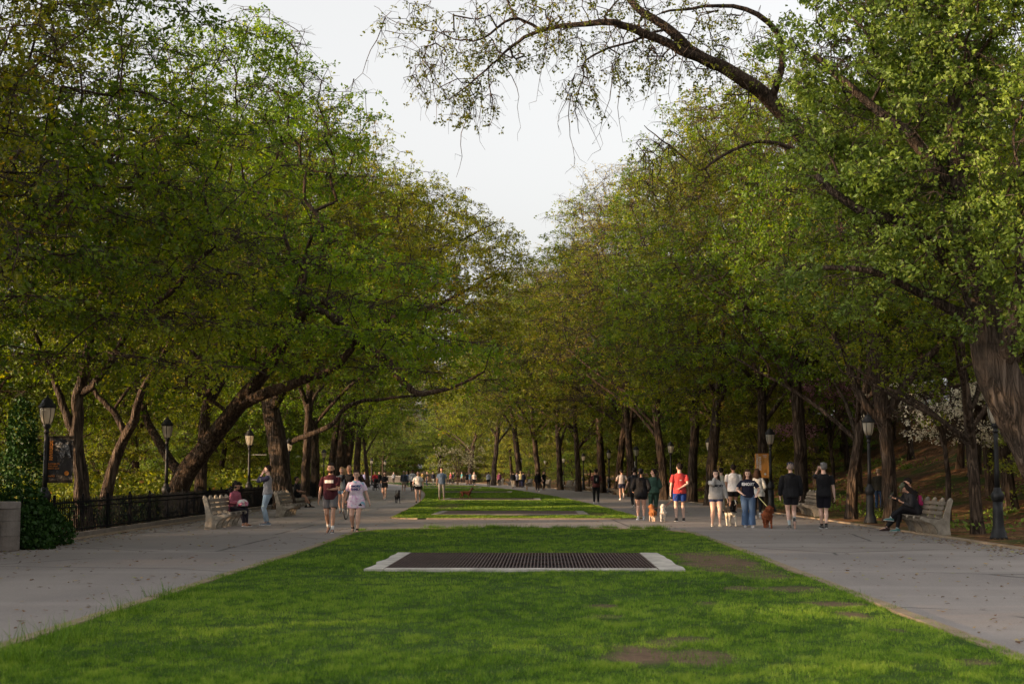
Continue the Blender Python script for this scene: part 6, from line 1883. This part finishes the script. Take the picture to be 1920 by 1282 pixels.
person(x, y, 0.05, 'person in a dark jacket, beige shorts and pale cap behind the woman in white', H=1.75, tone='tan', hair=(.5, .45, .38), top=('jacket', (0.05, 0.06, 0.085)), bottom=('shorts', (.32, .26, .2), .7), shoes=(.4, .35, .3), feet=walk(1, .15, .06), vox=.014)
x, y = g(773, 921)
person(x, y, 0.0, 'man in a white shirt and dark trousers behind the woman in white', H=1.85, tone='brown', top=('jacket', (0.55, 0.56, 0.60)), bottom=('trousers', (.015, .017, .03)), feet=walk(-1, .15, .06), vox=.014)
x, y = g(763, 914)
person(x, y, 0.0, 'person in a blue jacket and dark trousers between the two men on the left path', H=1.72, tone='tan', top=('jacket', (0.09, 0.12, 0.18)), bottom=('trousers', (.02, .02, .03)), feet=walk(1, .15, .06), vox=.016)
x, y = g(801, 911.5)
person(x, y, R(-60), 'person in a black vest and jeans standing side-on at the lawn edge', H=1.75, tone='light', top=('tee', BLACK), bottom=('trousers', (.02, .03, .06)), vox=.016)
x, y = g(701, 919)
person(x, y + 1.0, 0.0, 'person in a red top pushing the pram', H=1.70, tone='tan', hair=BROWNH, top=('jacket', (0.36, 0.022, 0.035)), bottom=('trousers', (.02, .02, .025)), hands={'R': (-0.22, -0.42, 1.02), 'L': (.22, -.42, 1.02)}, feet=walk(1, .15, .06), vox=.014)
def pram(x, y, rz, label):
    r = empty('pram', (x, y, 0), rz, label, 'pram')
    BK = cloth(BLACK, 'pram_cloth'); RUB = plain('pram_tyre', (0.014, 0.014, 0.015), 0.8); ST = plain('pram_frame', (0.03, 0.03, 0.03), 0.4)
    for xx, yy, rr in ((-0.12, -0.40, .10), (0.12, -0.40, .10), (-0.29, 0.22, .15), (0.29, 0.22, .15)):
        MB().ring((0, 0, 0), rr - .02, 0.022, 'x', 20, 8).box((0, 0, 0), (.03, .04, rr * 1.7)).box((0, 0, 0), (.03, rr * 1.7, .04)).build('wheel', RUB, r, loc=(xx, yy, rr))
    m = MB()
    for s in (-1, 1):
        m.loft([(s * .12, -.40, .12), (s * .20, -.1, .45), (s * .22, .25, .80), (s * .22, .48, 1.02)], [.014] * 4, 8); m.loft([(s * .29, .22, .16), (s * .24, .05, .50)], [.013] * 2, 8)
    m.loft([(-.22, .48, 1.02), (.22, .48, 1.02)], [.018] * 2, 8); m.build('frame', ST, r)
    MB().loft([(0, -.25, .35), (0, -.22, .50), (0, .08, .52), (0, .22, .90)], [(.17, .05), (.20, .08), (.20, .10), (.18, .04)], 14, up=(0, .6, .8)).build('seat', BK, r, smooth=True)
    MB().ball((0, .10, .88), (.23, .27, .24), 16, 10).build('hood', BK, r, smooth=True)
    MB().box((0, .1, .28), (.34, .36, .12)).build('basket', BK, r, bevel=.03)
x, y = g(704, 919)
pram(x, y + .2, 0.0, 'black pram with a raised hood pushed towards the camera on the left path')
# small distant walkers, left path and far end
def far(px_, py_, label, heading=0.0, H=1.72, top=('tee', GREY), bottom=('trousers', BLACK), **kw):
    x, y = g(px_, py_)
    kw.setdefault('feet', walk(1 if int(px_) % 2 else -1, .15, .06))
    return person(x, y, heading, label, H=H, top=top, bottom=bottom, vox=.018, **kw)
far(711, 916, 'person in dark clothes with a pink cap right of the pram', 0, top=('jacket', BLACK), tone='light')
far(692, 909, 'child-sized walker in a pale green top left of the pram', 0, H=1.3, top=('tee', (.4, .45, .35)))
far(684, 912, 'walker in a violet and white top left of the pram', 0, top=('jacket', (.25, .25, .45)))
far(678, 911, 'walker in black left of the one in violet', 0, top=('jacket', BLACK))
far(812, 908, 'dark-topped walker with pale trousers right of the black vest', 0, top=('jacket', (.02, .02, .03)), bottom=('trousers', (.4, .35, .28)))
far(836, 904, 'person in a white top far behind the man on the lawn', 0, top=('tee', (.5, .48, .45)))
for px_, lb, c in [(845, 'far person in red and pink at the bend', (.4, .08, .1)), (850, 'far person in dark blue seated at the bend', (.02, .025, .05)), (858, 'far orange-faced person in brown at the bend', (.12, .06, .04))]:
    far(px_, 907, lb, R(-60), top=('jacket', c))
far(875.5, 909, 'bare-legged walker in black at the bend', PI, top=('tee', BLACK), bottom=('shorts', BLACK, .5), tone='tan')
far(881.5, 909, 'bare-legged walker in a blue vest at the bend', PI, top=('tee', (.08, .15, .22)), bottom=('shorts', (.3, .3, .3), .5), tone='tan')
far(889, 911, 'person in a white top and black trousers at the bend', 0, top=('tee', (.5, .45, .42)))
far(916, 912, 'woman in a grey hooded jacket striding before the dark bushes', PI, top=('jacket', (.30, .31, .36)), hair_style='pony', female=True)
far(962, 915, 'person in a black top and cream trousers walking away', PI, top=('jacket', BLACK), bottom=('trousers', (.45, .38, .30)))
far(969, 914, 'person in a lilac grey top walking away', PI, top=('jacket', (.25, .25, .33)))
far(976, 914, 'blond walker in a yellow top beyond the tiny tan dog', PI, H=1.8, hair=(.55, .42, .22), top=('tee', (.6, .5, .25)), bottom=('trousers', (.02, .02, .05)))
far(981, 914, 'person in a navy jacket holding the tiny tan dog', PI, top=('jacket', (.015, .018, .04)), bottom=('trousers', (.02, .025, .06)))
x, y = g(988, 920); dog(x, y, PI, 'tiny tan dog on a lead in the far distance', (0.42, 0.24, 0.13), L=.4, hgt=.32, tail='up', vox=.016)
x, y = g(1008, 922)
person(x, y, 0.1, 'person dressed in black walking towards the camera at the far benches', H=1.70, tone='light', hair=DARKH, hair_style='long', female=True, top=('jacket', BLACK), bottom=('tights', BLACK), shoes=(.6, .55, .5), feet=walk(-1, .18, .08), vox=.013)
x, y = g(1019, 918)
person(x, y, R(60), 'person in black stretching out a bare arm beside the far bench', H=1.75, tone='light', top=('tee', BLACK), bottom=('trousers', BLACK), hands={'R': (-0.3, -.1, .9), 'L': (.62, -.25, 1.05)}, vox=.013)
# --- right side, going away
x, y = g(1118, 944.5)
pk = person(x, y, away(0.0), 'man in dark red sleeves with a black backpack standing near the second lawn', H=1.77, tone='brown', top=('tee', (0.10, 0.028, 0.025)), bottom=('trousers', BLACK), shoes=(.35, .34, .33), feet={'R': (-0.10, -.04, .085), 'L': (.10, .02, .085)}, hands={'R': (-.16, -.25, 1.0), 'L': (.16, -.25, 1.0)}, vox=.010)
bpk = pk['root']
def backpack(info, label, col, w_=.28, h_=.42, logo=None, th=.13, zc=1.24, scol=None):
    rt = info['root']; M = Matrix.Rotation(rt.rotation_euler[2], 3, 'Z')
    c = rt.location + M @ (info['T']((0, 0.20, zc)) * info['k'])
    r = empty('backpack', c, rt.rotation_euler[2], label, 'backpack')
    MB().box((0, 0, 0), (w_, th, h_)).build('bag', cloth(col, 'nylon'), r, bevel=0.05)
    MB().box((0, th * .55, -.08), (w_ * .75, .05, h_ * .45)).build('front_pocket', cloth(col, 'nylon'), r, bevel=.018)
    m = MB()
    for s in (-1, 1): m.loft([(s * .09, -.05, .19), (s * .12, -.14, .235), (s * .13, -.25, .20), (s * .14, -.335, .05), (s * .15, -.28, -.10), (s * .13, -.06, -.17)], [(.02, .006)] * 6, 8, up=(1, 0, 0))
    m.build('strap', cloth(scol or col, 'nylon'), r)
    if logo:
        for zz in logo: MB().box((0, th * .55 + .028, zz), (.06, .004, .035)).build('emblem', WHITE, r)
    return r
backpack(pk, 'black backpack with white marks on the man in dark red sleeves', BLACK, logo=(-.06, .02))
x, y = g(1166, 937)
person(x, y, away(0.1), 'jogger in a grey tee and navy shorts running away', H=1.76, tone='light', top=('tee', (0.42, 0.37, 0.37), .92), bottom=('shorts', (.03, .035, .07), .5), shoes=(.5, .5, .48), feet={'R': (-.07, .32, .30, -1.1), 'L': (.07, -.10, .085, 0)}, hands={'R': (-.25, -.22, 1.12), 'L': (.25, -.22, 1.12)}, vox=.011)
x, y = g(1190, 955)
person(x, y, away(0.0), 'person in black half hidden behind the woman in black, one bare arm swinging out', H=1.78, tone='light', top=('tee', (.02, .02, .024)), bottom=('trousers', BLACK), shoes=BLACK, feet=walk(1, .2, .1), hands={'L': (.38, -.06, .86), 'R': (-.28, 0, .8)}, vox=.011, hair_style='short')
x, y = g(1202, 975)
person(x, y, away(-0.05), 'woman in a loose black top, black cap and bare legs walking away', H=1.70, tone='light', female=True, hair=BLACK, hair_style='pony', top=('jacket', BLACK, .80), bottom=('shorts', BLACK, .42), shoes=(.62, .60, .60), soles=(.7, .7, .7), socks=(.6, .6, .6, .12), feet={'R': (-.09, -.05, .085), 'L': (.10, .05, .09)}, hands={'R': (-.24, -.12, .98), 'L': (.24, -.12, .98)}, build=1.15)
x, y = g(1226, 968)
person(x, y, away(0.0), 'woman in a dark green sweatshirt and matching trousers looking left', H=1.70, tone='light', female=True, hair=DARKH, hair_style='pony', top=('sweater', (0.030, 0.066, 0.050)), bottom=('trousers', (.028, .062, .047)), shoes=(.02, .02, .02), feet={'R': (-.08, -.1, .085), 'L': (.09, .08, .12, -.3)}, hands={'R': (-.20, -.22, 1.02), 'L': (.18, -.24, 1.02)}, head_turn=R(70), build=1.02)
x, y = g(1224, 978)
d1 = dog(x, y, away(0.1), 'fluffy ginger dog following the woman in green', (0.30, 0.115, 0.04), L=.42, hgt=.40, fluffy=.32, coat2=(.55, .42, .32), tail='down', ear='drop', vox=.010)
x, y = g(1243, 978)
d2 = dog(x, y, away(-0.1), 'fluffy white dog with a pompom tail beside the ginger one', (0.66, 0.60, 0.54), L=.40, hgt=.40, fluffy=.32, tail='up', ear='drop', vox=.010)
x, y = g(1275, 977)
pr = person(x, y, away(0.08), 'man in a red tee and blue shorts with one hand behind his back', H=1.86, tone='fair', hair=DARKH, top=('tee', (0.50, 0.055, 0.055)), bottom=('shorts', (0.018, 0.055, 0.26), .66), shoes=(.015, .015, .02), feet={'R': (-.12, -.02, .085), 'L': (.11, .02, .085)},
            hands={'R': (.0, .20, 1.02), 'L': (.27, -.06, .86)}, elbow={'R': (-1, .3, -.2), 'L': (.4, .9, -.3)}, head_turn=0.25, head_nod=.05, build=1.05)
chest_patch(pr, .06, .03, 1.25, WHITE, back=True, name='emblem', nx=3, nz=2, x0=-.01)
MB()
hw_ = pr['root'].location + Matrix.Rotation(pr['root'].rotation_euler[2], 3, 'Z') @ (Vector((0.02, .24, 1.0)) * pr['k'])
LEAD = plain('leather_lead', (0.14, 0.035, 0.02), .6)
strap_obj('dog_lead', [hw_, hw_ + Vector((-.12, .05, -.22)), hw_ + Vector((-.30, .1, -.42)), Vector((d2.location.x, d2.location.y + .15, .45))], .006, LEAD, 'thin red lead from the hand of the man in red to the white dog', 'dog lead')
strap_obj('dog_lead', [hw_ + Vector((.01, 0, 0)), hw_ + Vector((-.2, .08, -.34)), hw_ + Vector((-.45, .12, -.58)), Vector((d1.location.x, d1.location.y + .12, .42))], .006, LEAD, 'thin red lead from the hand of the man in red to the ginger dog', 'dog lead')
# the pair facing the camera with dogs
x, y = g(1343, 987)
p1 = person(x, y, 0.0, 'woman in a grey sweatshirt lettered in navy, hand at her mouth', H=1.63, tone='fair', female=True, hair=DARKH, hair_style='long', top=('sweater', (0.36, 0.345, 0.33)), bottom=('micro', (.045, .055, .12), .35), shoes=(.55, .48, .38), soles=(.5, .45, .38), feet={'R': (-.12, .02, .085, 0), 'L': (.10, -.12, .085, 0)},
            hands={'R': (-.05, -.13, 1.52), 'L': (.34, -.08, .86)}, elbow={'R': (-.5, -.35, -1), 'L': (1, .4, -.3)}, build=1.12)
chest_text(p1, 'EMORY', 0.10, cloth(NAVY, 'print'), 1.27, x0=.06)
x, y = g(1376, 968)
person(x, y, away(0.05), 'man in a white tee and black shorts walking away behind the pair in lettered tops', H=1.86, tone='tan', hair=DARKH, top=('tee', (0.66, 0.64, 0.64)), bottom=('shorts', BLACK, .5), shoes=(.02, .02, .02), socks=WHITE_C, feet=walk(1, .2, .1), build=1.12)
x, y = g(1403, 988)
p2_ = person(x, y, 0.0, 'woman in a navy lettered tee and wide blue jeans holding a yellow lead', H=1.65, tone='fair', female=True, hair=BROWNH, hair_style='long', top=('tee', (0.012, 0.013, 0.030), .93), bottom=('wide', (.10, .16, .27), 1, denim('blue_denim', (.085, .14, .25))), shoes=(.6, .58, .56), feet={'R': (-.10, -.05, .085, 0), 'L': (.10, -.12, .085, 0)},
            hands={'R': (-.20, -.22, 1.02), 'L': (.24, -.20, .98)}, elbow={'R': (-1, .5, -.2), 'L': (1, .5, -.2)}, head_nod=.2, head_turn=-.1, build=1.1)
chest_text(p2_, 'EMORY', 0.115, cloth((.70, .70, .70), 'print', .02), 1.31, bold=.007)
x, y = g(1371, 986)
d3 = dog(x, y + .1, 0.1, 'black and white dog with a white blaze between the two women', (0.020, 0.016, 0.015), L=.70, hgt=.60, coat2=(.62, .56, .46), tail='up', ear='drop', vox=.009, head_dir=(.2, -.3))
h3 = p1['root'].location + Vector((.36, -.10, .80))
strap_obj('dog_lead', [h3, h3 + Vector((-.03, -.05, -.25)), h3 + Vector((.10, -.08, -.30)), Vector((d3.location.x, d3.location.y - .30, .62))], .008, plain('black_lead', (.012, .012, .012), .6), 'black lead from the woman in grey to the black and white dog', 'dog lead')
x, y = g(1440, 990)
d4 = dog(x, y + .1, 0.0, 'shaggy red-brown dog facing the camera on a yellow lead', (0.20, 0.058, 0.024), L=.62, hgt=.50, fluffy=.34, tail='side', ear='drop', vox=.010, head_dir=(0, -.5))
h4 = p2_['root'].location + Vector((.25, -.20, .90))
strap_obj('dog_lead', [h4, Vector((d4.location.x, d4.location.y - .25, .58))], .012, plain('yellow_lead', (.55, .55, .22), .6), 'taut yellow lead from the woman in navy to the red-brown dog', 'dog lead')
x, y = g(1421, 972)
def plaid():
    t = NT('pale_plaid'); c = t.coord(); n = t.noise(5, 2, .5, c)
    return t.principled(t.ramp(n, [(.35, (.20, .21, .20)), (.5, (.48, .47, .44)), (.7, (.60, .58, .55))]), .9)
person(x, y, away(-0.15), 'woman in a pale plaid overshirt walking away beyond the woman in navy', H=1.70, tone='light', female=True, hair=BROWNH, hair_style='long', top=('jacket', (.5, .5, .48), .78, plaid()), bottom=('tights', BLACK), shoes=(.6, .58, .58), feet=walk(-1, .2, .1), hands={'R': (-.2, -.2, 1.0), 'L': (.2, -.2, 1.0)})
x, y = g(1353, 962)
person(x, y, away(0.0), 'dark-haired person in cream mostly hidden behind the woman in grey', H=1.76, tone='light', top=('tee', (.5, .45, .36)), bottom=('trousers', (.3, .27, .22)), feet=walk(1, .1, .05), vox=.012)
# the two men in black
x, y = g(1484, 991)
p5 = person(x, y, away(-0.02), 'man in a navy cap, black top and black shorts walking away', H=1.84, tone='fair', hair=(.25, .2, .17), top=('jacket', (0.012, 0.012, 0.014)), bottom=('shorts', (0.014, 0.014, 0.018), .60), shoes=(.06, .06, .06), soles=(.5, .48, .44), socks=(.45, .5, .52, .35), extras={'hood': 1}, feet={'L': (.05, .02, .085, 0), 'R': (-.06, .20, .20, -1.0)},
            hands={'R': (-.27, -.10, .86), 'L': (.27, -.10, .86)}, build=1.10)
m = MB(); m.ball((0, .012, .150), (.090, .102, .062), 16, 10, M=p5['HM']); m.loft([p5['HM'] @ Vector((0, -.07, .125)), p5['HM'] @ Vector((0, -.15, .115))], [(.07, .008), (.05, .006)], 12, up=p5['HM'].to_3x3() @ Vector((0, 0, 1)))
m.build('cap', cloth((.012, .015, .035), 'cap'), p5['root'], remesh=.008, relax=1)
x, y = g(1546, 991)
p6 = person(x, y, away(0.0), 'grey-haired man in a black tee and long black shorts on the phone', H=1.84, tone='fair', hair=(.16, .155, .15), top=('tee', (0.009, 0.009, 0.011)), bottom=('shorts', (0.010, 0.010, 0.016), .80), shoes=(.03, .03, .03), soles=(.62, .6, .58), socks=(.02, .02, .02, .12), feet={'R': (-.03, .08, .095, -.1), 'L': (.03, -.20, .085, .1)},
            hands={'L': (.135, -.09, 1.56), 'R': (-.29, -.02, .82)}, elbow={'L': (.35, -.25, -1), 'R': (-.4, .9, -.3)}, head_turn=.15, build=1.08)
hp6 = p6['root'].location + Matrix.Rotation(p6['root'].rotation_euler[2], 3, 'Z') @ (Vector((.115, -.08, 1.64)) * p6['k'])
o = MB().box((0, 0, 0), (0.012, 0.07, 0.15)).build('phone', plain('phone_black', (0.01, 0.01, 0.012), 0.25), None, bevel=0.003, loc=hp6); tag(o, 'black phone at the ear of the grey-haired man', 'phone')
# --- seated readers on the right bench (bench x axis runs along the path)
pc_ = sit(B_R1, -0.62, 'seated reader in an olive cap and black jacket on the right bench', H=1.70, tone='light', hair=DARKH, hair_style='long', top=('jacket', (0.022, 0.022, 0.026)), bottom=('trousers', (.012, .011, .014)), shoes=(.06, .20, .20), soles=(.68, .66, .64), socks=(.6, .6, .6, .12),
          feet={'R': (-.10, -.52, .085, 0), 'L': (-.02, -.70, .38, .1)}, hands={'R': (-.12, -.36, .80), 'L': (.10, -.38, .80)}, lean=.38, head_nod=.45)
m = MB(); m.ball((0, .005, .148), (.090, .102, .066), 16, 10, M=pc_['HM']); m.loft([pc_['HM'] @ Vector((0, -.07, .118)), pc_['HM'] @ Vector((0, -.155, .095))], [(.07, .008), (.05, .006)], 12, up=pc_['HM'].to_3x3() @ Vector((0, 0, 1)))
m.build('cap', cloth((.075, .085, .055), 'cap'), pc_['root'], remesh=.008, relax=1)
rr_ = backpack(pc_, 'pink and black rucksack on the back of the seated reader', (0.36, 0.03, 0.11), w_=.17, h_=.27, th=.09, zc=1.16, scol=BLACK)
pd_ = sit(B_R1, -1.25, 'seated person in dark clothes and brown boots holding a tablet beside the reader', H=1.78, tone='light', hair=DARKH, top=('jacket', BLACK), bottom=('trousers', BLACK), shoes=(.045, .022, .02), soles=(.03, .02, .02), feet={'R': (-.10, -.62, .085, 0), 'L': (.12, -.68, .085, 0)}, hands={'R': (-.10, -.42, .86), 'L': (.10, -.42, .86)}, lean=.05, head_nod=.3)
rt = pd_['root']
tp = rt.location + Matrix.Rotation(rt.rotation_euler[2], 3, 'Z') @ Vector((0, -.52, .96))
o = MB().box((0, 0, 0), (.26, .012, .20)).build('tablet', plain('tablet_black', (.01, .01, .012), .25), None, bevel=.004, loc=tp); o.rotation_euler = (R(-30), 0, rt.rotation_euler[2]); tag(o, 'black tablet held upright by the person in brown boots', 'tablet')
# --- standing on the slope
q = pd(1648, 945, 60); zz = float(zt(q.x, 60))
person(q.x, 60, R(160), 'person in a dark jacket and jeans standing among the leaves by the stout elm', H=1.72, tone='light', hair=(.3, .22, .15), hair_style='short', top=('jacket', (.03, .028, .022)), bottom=('trousers', (.03, .06, .13)), vox=.011, z=zz)

far(664, 910, 'far walker in a pale blue top just left of the woman in tie-dye', 0, top=('tee', (.25, .32, .42)))
far(738, 906, 'far walker in grey by the end of the left path', 0, top=('jacket', (.18, .18, .19)))
far(792, 905, 'far walker in a mustard top behind the black vest', PI, top=('tee', (.42, .28, .08)))
far(866, 906, 'far sitter in a teal top at the bend', R(-60), top=('tee', (.05, .2, .2)))
far(936, 911, 'far walker in a plum coat past the dark bushes', PI, top=('jacket', (.14, .04, .08)))
